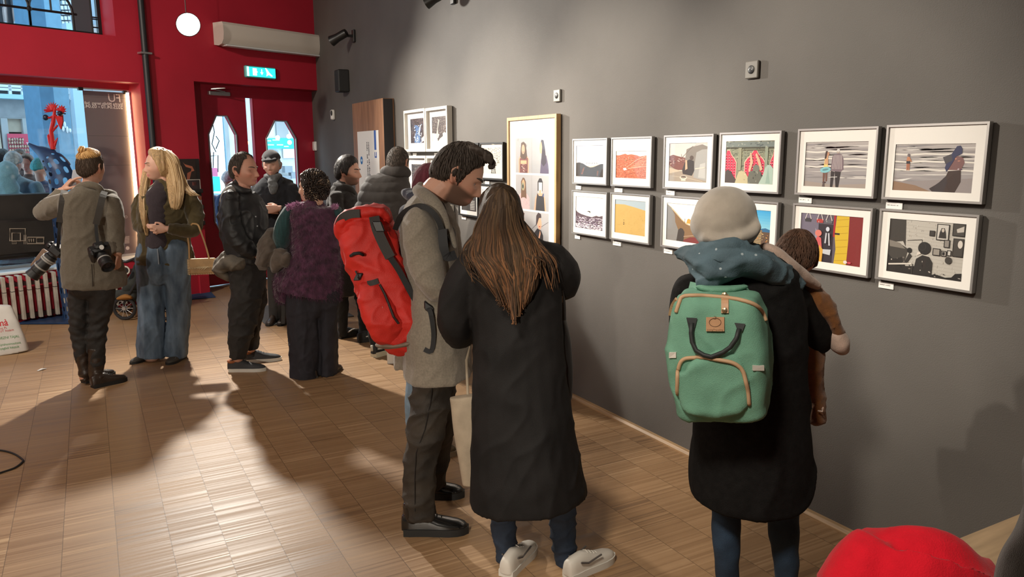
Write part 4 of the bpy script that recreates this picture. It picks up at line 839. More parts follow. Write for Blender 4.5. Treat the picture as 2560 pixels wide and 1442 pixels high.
# ================================================================ people, left group
def under(vw, lists, k=.70):
    return [vw.tube([(*q[:2], q[2]*k, *((q[3],) if len(q) > 3 else (0,)), (q[4]*k if len(q) > 4 else vw.m(q[2])*.85*k)) for q in (L_[:-2] if len(L_) > 8 and L_[-1][2] > 70 else L_)]) for L_ in lists]
def cloth(vw, lists, rd=None, cap='rr', **k): return [vw.tube(L_, rd=rd, cap=cap, **k) for L_ in lists]
CA = (0, 340, 2.185); CB = (300, 340, 2.184); CC = (640, 340, 2.184); CD = (820, 340, 2.326); CE = (960, 840, 2.395); CF = (1060, 420, 2.485); CG = (1640, 440, 2.185)
leather_dk = mat('dark_brown_leather', (.030, .018, .012), .38, var=.3, vs=30, bump=.3, bs=120)
rubber_w = mat('white_rubber', (.62, .60, .55), .55); rubber_k = mat('black_rubber', (.012, .012, .012), .6)
strap_k = mat('black_webbing', (.014, .014, .015), .7, bump=.4, bs=500)
FOLD = [(.008, 7, 7, 8), (.009, 4.5, 4.5, 6, 1), (.005, 11, 11, 13, 1)]
VF = [(.012, 12, 12, 2.0), (.009, 7, 7, 2.2, 1), (.005, 12, 12, 9, 1)]
# ---- photographer seen from behind
def photographer():
    vw = View(*CA, Hof(246, 962)); P = person((246, 962), 'person with a top knot in a grey-brown blazer, seen from behind, carrying two cameras')
    hc = vw.p(497, 172); hd = Head(hc, 168, -4, 0, 1.02)
    torso = [(482, 268, 36, 0, .07), (482, 290, 84, 0, .10), (486, 318, 136, 0, .12), (486, 380, 146, 0, .135), (480, 470, 134, 0, .135), (486, 560, 132, 0, .135), (496, 650, 142, 0, .15), (510, 740, 158, 0, .165), (520, 800, 160, 0, .17), (522, 822, 158, 0, .17)]
    ra = [(606, 350, 44, 0, .075), (628, 430, 48, .0, .075), (628, 520, 47, .02, .07), (632, 590, 42, .0, .06), (644, 642, 33, -.02, .05)]
    la1 = [(366, 350, 46, 0, .08), (320, 372, 52, .04, .08), (262, 402, 54, .10, .075), (214, 420, 42, .14, .06)]
    la2 = [(218, 418, 40, .14, .06), (270, 380, 44, .24, .06), (320, 330, 38, .30, .05), (338, 300, 34, .32, .045)]
    l1 = [(438, 800, 62), (432, 880, 58), (434, 960, 52), (432, 1030, 48), (436, 1090, 46), (443, 1150, 42), (452, 1240, 30)]
    l2 = [(556, 800, 66), (552, 880, 64), (546, 960, 57), (536, 1030, 50), (532, 1090, 50), (530, 1150, 46), (530, 1250, 36)]
    w = vw.p(340, 296, .33); hp = hand(w, vw.p(405, 222, .36)-w, FH*.4+V(0, 0, -.6)+RH*.5, RH*.6+V(0, 0, .6)-FH*.2, [.25, 1.1, 1.3, 1.4], 1.12)
    w2 = vw.p(650, 655, -.02); hp2 = hand(w2, V(0, 0, -1)-RH*.2, -RH, FH, .8, .95)
    body = fuse('body', hd.parts()+[limb([hd.w(0, -.02, -.05), hd.w(0, -.025, -.10), vw.p(482, 285)], [.055, .054, .06])]+under(vw, [torso, ra, la1, la2, l1, l2])+hp+hp2+[limb([vw.p(452, 1240), vw.p(460, 1320)], [.03, .035]), limb([vw.p(530, 1240), vw.p(530, 1340)], [.03, .035])], skinm, P, .0052, 2, colf=skin_col((.50, .27, .19), hd))
    hair = mat('hair_brown', (.075, .045, .028), .65, var=.35, vs=60, stretch=(8, 8, .6), bump=.4, bs=220)
    blond = mat('hair_bleached', (.62, .36, .13), .45, var=.35, vs=40, stretch=(8, 8, .8), bump=.4, bs=200)
    line = [(0, .07), (40, .06), (70, .02), (85, -.02), (100, -.005), (120, -.04), (180, -.075)]
    h0 = hd.cap(line, .010, 3, .0015).build('hair', hair, P, True); hd.strands(line, 900, .03, .0013, hair, h0, .0105)
    hd.cap([(0, .075), (60, .07), (100, .062), (150, .056), (180, .052)], .018, 5, .004, 70, tz=.6).build('hair', blond, P, True)
    hd.strands([(0, .075), (60, .07), (100, .062), (150, .056), (180, .052)], 420, .06, .0018, blond, h0, .020, crown=(0, -.45, .9), jit=.1)
    kn = hd.w(-.012, -.045, .125); g = G(); g.ball(kn, (.024, .024, .026), 12, 8); g.ball(kn+V(0, 0, .018), (.016, .016, .014), 10, 6)
    for i in range(16):
        a = i*.8; g.pipe([kn+V(.022*math.cos(a), .022*math.sin(a), -.02), kn+V(.027*math.cos(a+.5), .027*math.sin(a+.5), .004), kn+V(.012*math.cos(a+1), .012*math.sin(a+1), .03)], [.004, .006, .003], 6)
    g.build('top_knot', blond, P, True); G().pipe([kn+V(.02*math.cos(a), .02*math.sin(a), -.022) for a in np.linspace(0, 2*PI, 13)[:-1]], .006, 6, closed=True).build('hair_tie', rubber_k, P, True)
    bl = wool('blazer_taupe', (.150, .128, .098), var=.18)
    jk = fuse('blazer', cloth(vw, [torso], cap='rf')+cloth(vw, [ra, la1, la2], cap='rf'), bl, P, .008, 2, [(.007, 5, 5, 6), (.008, 4, 4, 5, 1), (.004, 10, 10, 10, 1)])
    col = [(418, 300, 20, -.05), (436, 276, 18, -.06), (484, 266, 20, -.075), (535, 278, 18, -.06), (552, 304, 20, -.04)]
    fuse('collar', [vw.tube([(x, y, h, dz, .02) for x, y, h, dz in col])], bl, jk, .006, 2)
    G().pipe([vw.p(500, 700, -.172), vw.p(505, 760, -.178), vw.p(506, 822, -.182)], .004, 6).build('vent_seam', mat('seam_dark', (.05, .04, .03), .9), jk)
    jn = mat('black_denim', (.018, .016, .015), .75, var=.4, vs=25, bump=.4, bs=300)
    creases = lambda co: .004*np.sin(co[:, 2]*95+3*np.sin(co[:, 1]*20))*np.exp(-((co[:, 2]-.45)/.16)**2)
    fuse('jeans', cloth(vw, [l1, l2, [(495, 770, 110, 0, .12), (497, 830, 108, 0, .12)]]), jn, P, .009, 2, FOLD, fn=creases)
    for sh, he, to, dz in (([(443, 1150, 40), (450, 1200, 37), (462, 1290, 29), (466, 1335, 28)], (452, 1352), (500, 1318), 0), ([(528, 1155, 45), (528, 1210, 44), (524, 1290, 40), (528, 1340, 36)], (500, 1378), (672, 1338), 0)):
        f = lambda q: onfloor(q[0]/2.185, 340+q[1]/2.185)
        a, b_ = f(he), f(to); b2 = a+(b_-a).normalized()*.262 if he[0] > 480 else a+(FH*.9+RH*.45).normalized()*.27
        s_ = shoe(P, a, b2, leather_dk, rubber_k, .98, 1.05, .03, 'boot', lace=rubber_k)
        ft = a+(b2-a).normalized()*.07
        fuse('boot_shaft', [vw.tube(sh, cap='ff')]+[limb([vw.p(*sh[-2][:2]), ft+V(0, 0, .06)], [.05, .042])], leather_dk, s_, .008, 2, [(.004, 20, 20, 25)])
    return vw, P
vwA, phot = photographer()
# camera with big lens on the left hip, camera with short lens on the right hip, on a double harness
def slr(name, label, b_, ax, up, L_, r, body_w, sc=1.0, white=False, plate=False):
    b_ = Vector(b_); ax = Vector(ax).normalized(); lt = ax.cross(Vector(up)).normalized(); upv = lt.cross(ax)
    t = empty(name, b_, label, 'camera', 'cameras of the photographer')
    M = frameM(b_, lt, upv); M3 = Matrix(((lt.x, upv.x, ax.x, b_.x), (lt.y, upv.y, ax.y, b_.y), (lt.z, upv.z, ax.z, b_.z), (0, 0, 0, 1)))
    cb = mat('camera_black', (.014, .014, .015), .45, bump=.3, bs=300)
    G().box((-body_w, -.05*sc, -.035*sc), (body_w, .05*sc, .03*sc), M=M3, bev=.014).box((-.035*sc, .045*sc, -.03*sc), (.035*sc, .08*sc, .028*sc), M=M3, bev=.014).box((body_w*.55, -.055*sc, .0), (body_w*1.02, .05*sc, .05*sc), M=M3, bev=.014).build('camera_body', cb, t, 40)
    pr = [(0, .02), (r*.8, .025), (r*.82, .05), (r, .055), (r, L_*.55), (r*1.08, L_*.58), (r*1.08, L_*.8), (r*.98, L_*.82), (r*1.14, L_), (r*1.02, L_), (r*.9, L_*.9), (0, L_*.88)]
    ln = G().lathe(pr, 28, M3).build('lens', cb, t, 35)
    G().lathe([(r*.9, L_*.885), (r*.5, L_*.90), (0, L_*.905)][::-1], 24, M3).build('front_glass', mat('lens_glass', (.01, .01, .015), .08), ln, True)
    g = G(); rc = mat('ring_grey', (.36, .35, .33), .4)
    for z in ((.30, .36, .62) if white else (.5,)): g.lathe([(r*1.0, L_*z), (r*1.105, L_*z), (r*1.105, L_*z+.012), (r, L_*z+.012)], 28, M3)
    g.build('lens_ring', rc, ln, 35)
    g = G(); g.lathe([(0, 0), (.018, 0), (.018, .014), (0, .014)], 16, M3 @ Matrix.Translation((-body_w*.7, .05*sc, 0)) @ Matrix.Rotation(-PI/2, 4, 'X')); g.build('dial', cb, t, 30)
    return t, M3
t1, _ = slr('camera', 'black camera with a long grey-ringed telephoto lens at the left hip', vwA.p(312, 625, -.06), vwA.p(200, 738, -.10)-vwA.p(312, 625, -.06), (0, 0, 1), .26, .045, .07, 1.0, True)
t2, M2 = slr('camera', 'black camera with a short lens and white emblem at the right hip', vwA.p(545, 632, -.20), vwA.p(606, 742, -.34)-vwA.p(545, 632, -.22), (0, .2, 1), .17, .042, .072, 1.05)
g = G().lathe([(0, 0), (.017, 0), (.017, .003), (0, .003)], 18, frameM(vwA.p(556, 607, -.275), RH, V(0, 0, 1))); g.build('emblem', mat('emblem_white', (.6, .6, .58), .5), t2)
hoodM = Matrix.Translation(vwA.p(220, 672, .02)) @ frameM((0, 0, 0), (vwA.p(186, 716)-vwA.p(262, 618)), (vwA.p(262, 690)-vwA.p(186, 640)))
g = G().box((-.085, -.032, -.008), (.085, .032, .008), M=hoodM, bev=.006); hp_ = g.build('holster_plate', mat('plate_brown', (.20, .13, .09), .55, var=.15), t1, 30)
g = G()
for u in (.03, .062): g.lathe([(0, 0), (.013, 0), (.013, .003), (0, .003)], 14, hoodM @ Matrix.Translation((u, 0, .007))); g.lathe([(0, 0), (.013, 0), (.013, .003), (0, .003)], 14, hoodM @ Matrix.Translation((u, 0, -.010)))
g.build('hole', black, hp_)
hn = empty('camera_harness', phot.location, 'dark double shoulder harness carrying the two cameras over the blazer', 'strap')
sg_ = mat('harness_grey', (.055, .050, .045), .8, bump=.3, bs=300)
strap(vwA, [(352, 300, -.06), (344, 340, -.142), (336, 400, -.15), (326, 470, -.14)], .022, .006, m=sg_, parent=hn, name='shoulder_pad')
strap(vwA, [(570, 305, -.06), (556, 350, -.142), (540, 420, -.155), (524, 482, -.15)], .022, .006, m=sg_, parent=hn, name='shoulder_pad')
strap(vwA, [(326, 465, -.14), (322, 540, -.13), (316, 615, -.09)], .011, .004, m=strap_k, parent=hn, name='strap')
strap(vwA, [(524, 478, -.15), (528, 540, -.17), (540, 615, -.19)], .011, .004, m=strap_k, parent=hn, name='strap')
t_ = empty('phone', vwA.p(402, 240, .36), 'pale phone held up in the photographer\'s raised hand', 'phone')
G().box((-.036, -.078, -.004), (.036, .078, .004), M=frameM(vwA.p(418, 236, .39), (RH*.9+FH*.3), (V(0, 0, 1)+RH*.25)), bev=.004).build('phone_case', mat('phone_grey', (.35, .38, .44), .3), t_, 30)
# ---- blonde woman
def blonde():
    vw = View(*CB, Hof(390, 900)); P = person((390, 900), 'blonde woman in an olive jacket and wide blue jeans, hands clasped, facing left')
    hd = Head(vw.p(214, 160), -58, 2, 0, 1.06, 1.0, .85, .3)
    tor = [(226, 252, 36, 0, .055), (232, 288, 74, 0, .09), (240, 318, 120, 0, .105), (246, 380, 140, 0, .12), (246, 450, 142, 0, .125), (242, 530, 134, 0, .125), (246, 600, 138, 0, .13), (252, 670, 150, 0, .14), (254, 694, 152, 0, .14)]
    swt = [(220, 252, 26, .0, .045), (216, 276, 36, -.02, .065), (212, 328, 70, -.04, .105), (210, 420, 76, -.04, .12), (210, 520, 72, -.04, .115), (210, 580, 76, -.04, .125), (212, 606, 76, -.04, .125)]
    ra = [(372, 330, 44, 0, .075), (400, 400, 46, 0, .07), (412, 470, 44, -.03, .065), (396, 512, 40, -.07, .06), (330, 514, 38, -.14, .055), (262, 506, 28, -.19, .045)]
    la = [(128, 335, 40, .0, .07), (108, 400, 42, .0, .065), (104, 460, 38, -.02, .06), (116, 500, 34, -.08, .05), (142, 500, 24, -.14, .04)]
    l1 = [(170, 610, 74, 0, .13), (168, 680, 76, 0, .13), (168, 780, 74, 0, .12), (170, 880, 72, 0, .115), (170, 1000, 73, 0, .12), (170, 1100, 74, 0, .125), (172, 1200, 75, 0, .13)]
    l2 = [(296, 610, 82, 0, .13), (302, 680, 80, 0, .13), (312, 780, 70, .02, .12), (318, 880, 64, .03, .11), (322, 1000, 60, .04, .11), (314, 1100, 60, .04, .115), (306, 1194, 61, .04, .12)]
    wr = vw.p(254, 506, -.19); wl = vw.p(148, 494, -.15)
    h1 = hand(wr, vw.p(168, 512, -.22)-wr, FH+V(0, 0, .2), V(0, 0, 1), [.35, .4, .5, .6], .95); h2 = hand(wl, vw.p(235, 500, -.17)-wl, FH*-.3+V(0, 0, -.3), V(0, 0, 1), .7, .92)
    fuse('body', hd.parts()+[limb([hd.w(0, -.02, -.05), hd.w(0, -.025, -.10), vw.p(226, 290)], [.05, .05, .055])]+under(vw, [tor, ra, la, l1, l2], .6)+h1+h2+[limb([vw.p(170, 1190), vw.p(160, 1225)], [.04, .03])], skinm, P, .005, 2, colf=skin_col((.60, .35, .26), hd, (.50, .13, .14)))
    hd.eyes(P, (.10, .13, .16)); hb = mat('hair_blond', (.46, .30, .145), .42, var=.45, vs=26, stretch=(9, 9, .5), bump=.5, bs=160)
    hd.brows(P, mat('brow_brown', (.14, .08, .04), .7), .0032)
    hp = [hd.cap([(0, .088), (30, .080), (50, .064), (64, .036), (76, -.02), (88, -.085), (180, -.115)], .018, 11, .004, 60, top=.008)]
    ls = [([(252, 120, 26, .05, .05), (276, 170, 36, .04, .06), (296, 230, 42, .0, .05), (304, 290, 42, -.07, .04), (306, 350, 38, -.12, .025), (302, 392, 26, -.14, .015)], 1), ([(290, 170, 30, .06, .05), (318, 230, 32, .05, .045), (348, 286, 26, .0, .03), (392, 318, 14, -.05, .02)], 1),
          ([(146, 190, 22, .03, .03), (140, 240, 24, 0, .03), (132, 320, 28, -.07, .025), (132, 400, 26, -.13, .02), (140, 480, 18, -.155, .015), (146, 540, 8, -.15, .01)], 1)]
    strands = lambda co: .0035*np.array([noise.noise((x*75, y*75, z*4)) for x, y, z in co.tolist()], np.float32)
    fuse('hair', hp+[vw.tube(l_) for l_, _ in ls]+[limb([hd.w(0, -.06, .04), hd.w(0, -.085, -.05), hd.w(.0, -.08, -.16)], [.075, .07, .05])], hb, P, .006, 2, fn=strands)
    rr = random.Random(21); g = G(); cols = [(.50, .34, .17), (.60, .43, .24), (.36, .23, .11), (.68, .52, .32), (.28, .17, .08)]
    paths = [((236, 76, 30, .0), (276, 120, 40, -.04), (300, 190, 34, -.06), (312, 270, 40, -.09), (312, 350, 34, -.145), (304, 410, 22, -.15)), ((250, 80, 30, .03), (300, 140, 20, .02), (330, 210, 18, .0), (350, 270, 24, -.04), (390, 310, 24, -.075), (430, 330, 26, -.07)), ((172, 150, 10, .05), (152, 200, 14, -.01), (136, 260, 18, -.06), (130, 340, 18, -.11), (136, 440, 16, -.165), (146, 540, 10, -.165))]
    for k, p_ in enumerate(paths):
        for i in range((120, 60, 46)[k]):
            s_ = rr.uniform(-1, 1); e_ = rr.uniform(.8, 1); q = [vw.p(x+s_*w, y, dz-.012*rr.random()+.03*s_*s_) for x, y, w, dz in p_]
            P_ = catmull([tuple(a) for a in q], 5); P_ = P_[:int(len(P_)*e_)]; n = len(P_); g.pipe(P_, [.0048*(1-.75*max(0, (j/n-.6)/.4)) for j in range(n)], 5, c=rr.choice(cols), flat=.6)
    g.build('locks', colmat('hair_strands', .5, .35), P, True)
    ol = wool('jacket_olive', (.070, .052, .022), var=.25, vs=40)
    jk = fuse('jacket', cloth(vw, [tor], cap='rf')+cloth(vw, [ra, la], cap='rf'), ol, P, .008, 2, FOLD)
    fuse('turtleneck', cloth(vw, [swt], cap='ff'), wool('knit_plum', (.035, .026, .032), var=.2), P, .008, 3, [(.004, 14, 14, 30)])
    dn = mat('denim_blue', (.070, .112, .175), .8, var=.35, vs=9, stretch=(2, 2, .6), bump=.5, bs=380, col2=(.135, .190, .260))
    fuse('jeans', cloth(vw, [l1, l2], cap='rf')+cloth(vw, [[(232, 590, 124, 0, .125), (236, 680, 142, 0, .13)], [(208, 596, 70, -.03, .135), (212, 650, 78, -.03, .15), (216, 720, 84, -.03, .155), (216, 770, 60, -.02, .12)]]), dn, P, .009, 2, VF)
    G().pipe([vw.p(204, 616, -.172), vw.p(208, 650, -.184), vw.p(212, 700, -.188)], .005, 6).build('fly_seam', mat('denim_light', (.25, .30, .36), .8), P)
    sh = mat('shoe_suede', (.055, .048, .040), .7); f = lambda x, y: onfloor(300+x/2.184, 340+y/2.184)
    a, b_ = f(185, 1206), f(62, 1246); shoe(P, b_+(a-b_).normalized()*.27, b_, sh, rubber_k, .95, .8, .02)
    b_ = f(262, 1250); shoe(P, b_+(FH*.97+RH*.12).normalized()*.255, b_, sh, rubber_k, .95, .85, .02)
    # shoulder bag hanging from the elbow
    t = empty('handbag', vw.p(450, 755, -.1), 'small tan leather handbag with whip-stitched edges hanging from the blonde woman\'s elbow', 'bag')
    tan = mat('tan_leather', (.40, .235, .095), .55, var=.2, vs=12, bump=.3, bs=120); M = frameM(vw.p(450, 710, -.10), (RH*1+FH*.25), V(0, 0, 1)+RH*.03)
    w_, h_ = vw.m(70), vw.m(42)
    bag = G().box((-w_, -h_, -.035), (w_, h_, .03), M=M, bev=.012).build('bag_body', tan, t, 40)
    G().box((-w_*1.02, -h_*.15, .03), (w_*1.02, h_*1.04, .038), M=M, bev=.003).build('flap', mat('tan_leather_light', (.47, .29, .125), .55, var=.2, vs=12, bump=.3, bs=120), t, 30)
    g = G(); st = mat('stitch_cream', (.66, .52, .32), .7)
    for i in range(9):
        for x_ in (-w_, w_): g.pipe([M @ V(x_*.86, -h_*.9+i*h_*.22, .0395), M @ V(x_*1.04, -h_*.82+i*h_*.22, .0395)], .004, 6)
    for i in range(16): g.pipe([M @ V(-w_*.95+i*w_*.125, -h_*.22, .0395), M @ V(-w_*.85+i*w_*.125, -h_*.06, .0395)], .0038, 6); g.pipe([M @ V(-w_*.95+i*w_*.125, -h_*1.03, .031), M @ V(-w_*.87+i*w_*.125, -h_*.9, .031)], .0038, 6)
    g.build('whip_stitch', st, t, True)
    g = G()
    for i in range(5): g.pipe([M @ V(-.05+i*.016, -h_*.15-.004*i, .045), M @ V(-.02+i*.016, -h_*.0, .048), M @ V(.01+i*.016, -h_*.12, .045)], .004, 6)
    g.build('toggle', st, t, True)
    for pts in ([(378, 670, -.08), (376, 600, -.085), (370, 535, -.09), (392, 480, -.11)], [(486, 668, -.1), (468, 600, -.1), (440, 520, -.1), (424, 484, -.09), (392, 478, -.11)]): strap(vw, pts, .0065, .004, m=tan, parent=t, name='strap')
    return P
blonde()
# ---- smiling man in black
def smiler():
    vw = View(*CB, Hof(615, 922)); P = person((615, 922), 'smiling balding man in a black jacket facing right, dark sneakers with white soles')
    hd = Head(vw.p(676, 187), 74, 0, 0, 1.13, 1.12, 1.15, 1.0)
    tor = [(664, 262, 46, 0, .055), (652, 296, 78, 0, .09), (652, 340, 104, 0, .115), (664, 410, 128, 0, .15), (676, 480, 130, 0, .16), (684, 560, 122, 0, .165), (688, 640, 102, 0, .16), (692, 690, 96, 0, .155)]
    na = [(602, 330, 46, -.14, .075), (598, 400, 50, -.17, .07), (612, 480, 54, -.18, .07), (640, 560, 52, -.18, .065), (688, 610, 44, -.16, .06), (738, 645, 28, -.12, .04)]
    fa = [(716, 345, 40, .14, .07), (740, 440, 42, .17, .065), (760, 540, 40, .16, .06), (765, 640, 30, .10, .045)]
    l1 = [(682, 670, 92, -.02, .12), (690, 760, 92, -.03, .115), (694, 850, 84, -.04, .11), (682, 940, 82, -.05, .105), (668, 1020, 76, -.05, .10), (655, 1100, 64, -.06, .095), (646, 1170, 52, -.06, .085), (644, 1212, 48, -.06, .08)]
    l2 = [(706, 690, 84, .08, .11), (728, 800, 70, .10, .10), (742, 900, 56, .12, .095), (738, 990, 46, .14, .09), (722, 1070, 42, .15, .085), (715, 1140, 40, .16, .08), (718, 1164, 36, .16, .08)]
    w = vw.p(742, 648, -.12); hp = hand(w, RH*.8+V(0, 0, -.3), FH, V(0, 0, 1), .9, 1.0)
    fuse('body', hd.parts()+[limb([hd.w(0, -.02, -.05), hd.w(0, -.03, -.10), vw.p(664, 290)], [.06, .062, .066])]+under(vw, [tor, na, fa, l1, l2], .66)+hp, skinm, P, .005, 2, colf=skin_col((.55, .29, .21), hd, (.42, .17, .15), blush=.2))
    hd.eyes(P); hr = mat('hair_dark_grey', (.060, .046, .036), .68, var=.4, vs=60, stretch=(6, 6, 1), bump=.3, bs=220); hd.brows(P, hr, .0035)
    hd.cap([(0, .112), (25, .104), (42, .078), (58, .070), (70, .030), (82, -.03), (94, -.005), (115, -.05), (180, -.075)], .009, 4, .002, 80).build('hair', hr, P, True); hd.strands([(0, .112), (25, .104), (42, .078), (58, .070), (70, .030), (82, -.03), (94, -.005), (115, -.05), (180, -.075)], 900, .03, .0013, hr, P, .010)
    nyl = mat('nylon_black', (.014, .015, .017), .55, var=.3, vs=8, bump=.25, bs=60)
    jk = fuse('jacket', cloth(vw, [tor], cap='rf')+cloth(vw, [na, fa], cap='rf'), nyl, P, .008, 2, [(.008, 7, 7, 7), (.013, 4.5, 4.5, 5.5, 1), (.007, 10, 10, 12, 1)])
    fuse('collar', [vw.tube([(618, 268, 16, -.06, .02), (640, 284, 18, -.085, .02), (670, 298, 18, -.08, .02), (700, 300, 14, -.04, .02)])], nyl, jk, .006, 2)
    gy = mat('yoke_grey', (.23, .22, .21), .6, var=.2)
    fuse('yoke', [vw.tube([(616, 294, 30, -.075, .045), (592, 320, 34, -.09, .05), (566, 356, 24, -.095, .05)])], gy, jk, .007, 2)
    g = G()
    for x, y in ((741, 440), (750, 492)): g.ball(vw.p(x, y, -.15), .006, 8, 6)
    g.build('snap_button', alu, jk)
    gl_ = mat('grey_cloth', (.115, .100, .080), .8, var=.5, vs=10, bump=.3)
    fuse('tied_jacket', [vw.tube([(590, 660, 46, .0, .13), (560, 706, 44, .0, .14), (552, 740, 36, .0, .12), (590, 772, 26, .0, .09)]), vw.tube([(530, 722, 14, -.02, .05), (580, 700, 40, -.1, .08), (660, 690, 44, -.13, .07)])], gl_, P, .008, 2, [(.010, 9, 9, 12), (.014, 6, 6, 9, 1)])
    fuse('trousers', cloth(vw, [l1, l2], cap='rf')+[vw.tube([(690, 640, 90, 0, .13), (700, 720, 96, .02, .15)])], mat('trouser_black', (.018, .016, .015), .8, var=.3, vs=20, bump=.4, bs=200), P, .008, 2, [(.010, 6, 6, 9), (.012, 4.5, 4.5, 6, 1), (.006, 11, 11, 14, 1)])
    sn = mat('sneaker_slate', (.035, .036, .040), .7, bump=.4, bs=300); f = lambda x, y: onfloor(500+x/4.505, 640+y/4.505)
    for (a, b_) in (((322, 1296), (738, 1288)), ((500, 1196), (884, 1170))):
        A, B = f(*a), f(*b_); s_ = shoe(P, A, A+(B-A).normalized()*.30, sn, rubber_w, 1.0, 1.0, .028, 'sneaker', lace=sn)
        u = (B-A).normalized(); G().pipe([A+u*.035+V(0, 0, .085)+V(-u.y, u.x, 0)*.03*math.cos(q)+u*.03*math.sin(q) for q in np.linspace(0, 2*PI, 12)[:-1]], .012, 6, closed=True).build('collar_lining', mat('lining_rust', (.30, .10, .035), .8), s_, True)
    return P
smiler()
# ---- man with a flat cap by the doors
def capman():
    vw = View(*CB, V(8.1, -1.72, 0).dot(FH)); p_ = vw.p(880, 1020); P = empty('person', (p_.x, p_.y, 0), 'older man in a black coat, grey scarf and flat cap standing before the red door', 'person')
    hd = Head(vw.p(829, 160), 4, -2, 2, 1.06, 1.0, 1.0, .4)
    tor = [(836, 216, 36, 0, .06), (838, 238, 74, 0, .09), (842, 272, 104, 0, .11), (846, 340, 112, 0, .12), (850, 430, 104, 0, .12), (858, 520, 100, 0, .12), (868, 600, 100, 0, .125), (874, 690, 98, 0, .13)]
    la = [(748, 285, 34, 0, .07), (736, 350, 36, 0, .065), (738, 420, 34, -.06, .06), (766, 420, 28, -.14, .05), (792, 402, 22, -.17, .045)]
    ra = [(936, 285, 36, 0, .07), (950, 350, 38, 0, .065), (944, 420, 36, -.06, .06), (908, 412, 28, -.14, .05), (872, 396, 22, -.18, .045)]
    l1 = [(842, 680, 40), (842, 800, 36), (842, 900, 32), (842, 1000, 28)]; l2 = [(904, 680, 40), (904, 800, 36), (904, 900, 32), (904, 1000, 28)]
    wl, wr = vw.p(798, 402, -.18), vw.p(866, 394, -.19)
    h1 = hand(wr, vw.p(800, 402, -.22)-wr, FH, V(0, 0, 1), .5, 1.1); h2 = hand(wl, vw.p(856, 404, -.19)-wl, FH, V(0, 0, 1), .7, 1.05)
    fuse('body', hd.parts()+[limb([hd.w(0, -.02, -.05), hd.w(0, -.03, -.1), vw.p(836, 240)], [.055, .055, .06])]+under(vw, [tor, la, ra, l1, l2], .66)+h1+h2, skinm, P, .0055, 2, colf=skin_col((.42, .24, .18), hd, (.36, .15, .13)))
    hd.eyes(P); gr = mat('hair_grey', (.22, .21, .20), .6, var=.4, vs=60, bump=.3); hd.brows(P, gr, .0035)
    hd.cap([(0, .12), (50, .10), (66, .05), (80, -.03), (100, -.01), (120, -.05), (180, -.07)], .010, 8, .003).build('hair', gr, P, True)
    bk = wool('coat_black', (.010, .011, .015), var=.3); ck = wool('cap_charcoal', (.016, .016, .018), var=.3)
    g = hd.cap([(0, .040), (60, .05), (100, .045), (180, .030)], .022, 2, .001, top=.010); fuse('flat_cap', [g, limb([hd.w(0, .10, .045), hd.w(0, .135, .042)], [.03, .012]), limb([hd.w(-.055, .085, .05), hd.w(-.03, .125, .042), hd.w(.03, .125, .042), hd.w(.055, .085, .05)], [.02, .015, .015, .02])], ck, P, .007, 2)
    ct = fuse('coat', cloth(vw, [tor], cap='rf')+cloth(vw, [la, ra], cap='rf'), bk, P, .010, 3, FOLD)
    fuse('collar', [vw.tube([(786, 250, 16, -.05, .03), (800, 232, 18, -.03, .03), (806, 222, 12, 0, .03)]), vw.tube([(886, 250, 16, -.05, .03), (872, 232, 18, -.03, .03), (866, 222, 12, 0, .03)])], bk, ct, .008, 2)
    fuse('scarf', [vw.tube([(800, 218, 14, -.03, .04), (836, 232, 20, -.075, .04), (872, 216, 14, -.03, .04)]), vw.tube([(832, 236, 26, -.085, .03), (836, 270, 26, -.11, .03), (838, 310, 20, -.12, .02)])], wool('scarf_grey', (.085, .090, .095), var=.5, vs=50), P, .008, 2, [(.008, 20, 20, 30)])
    fuse('trousers', cloth(vw, [l1, l2]), mat('trouser_black', (.018, .016, .015)), P, .012, 2)
    for l_ in (l1, l2):
        a = vw.p(l_[-1][0], l_[-1][1]+20); a.z = 0; shoe(P, a+FH*.06, a-FH*.2, leather_dk, rubber_k, .95)
    return P
capman()
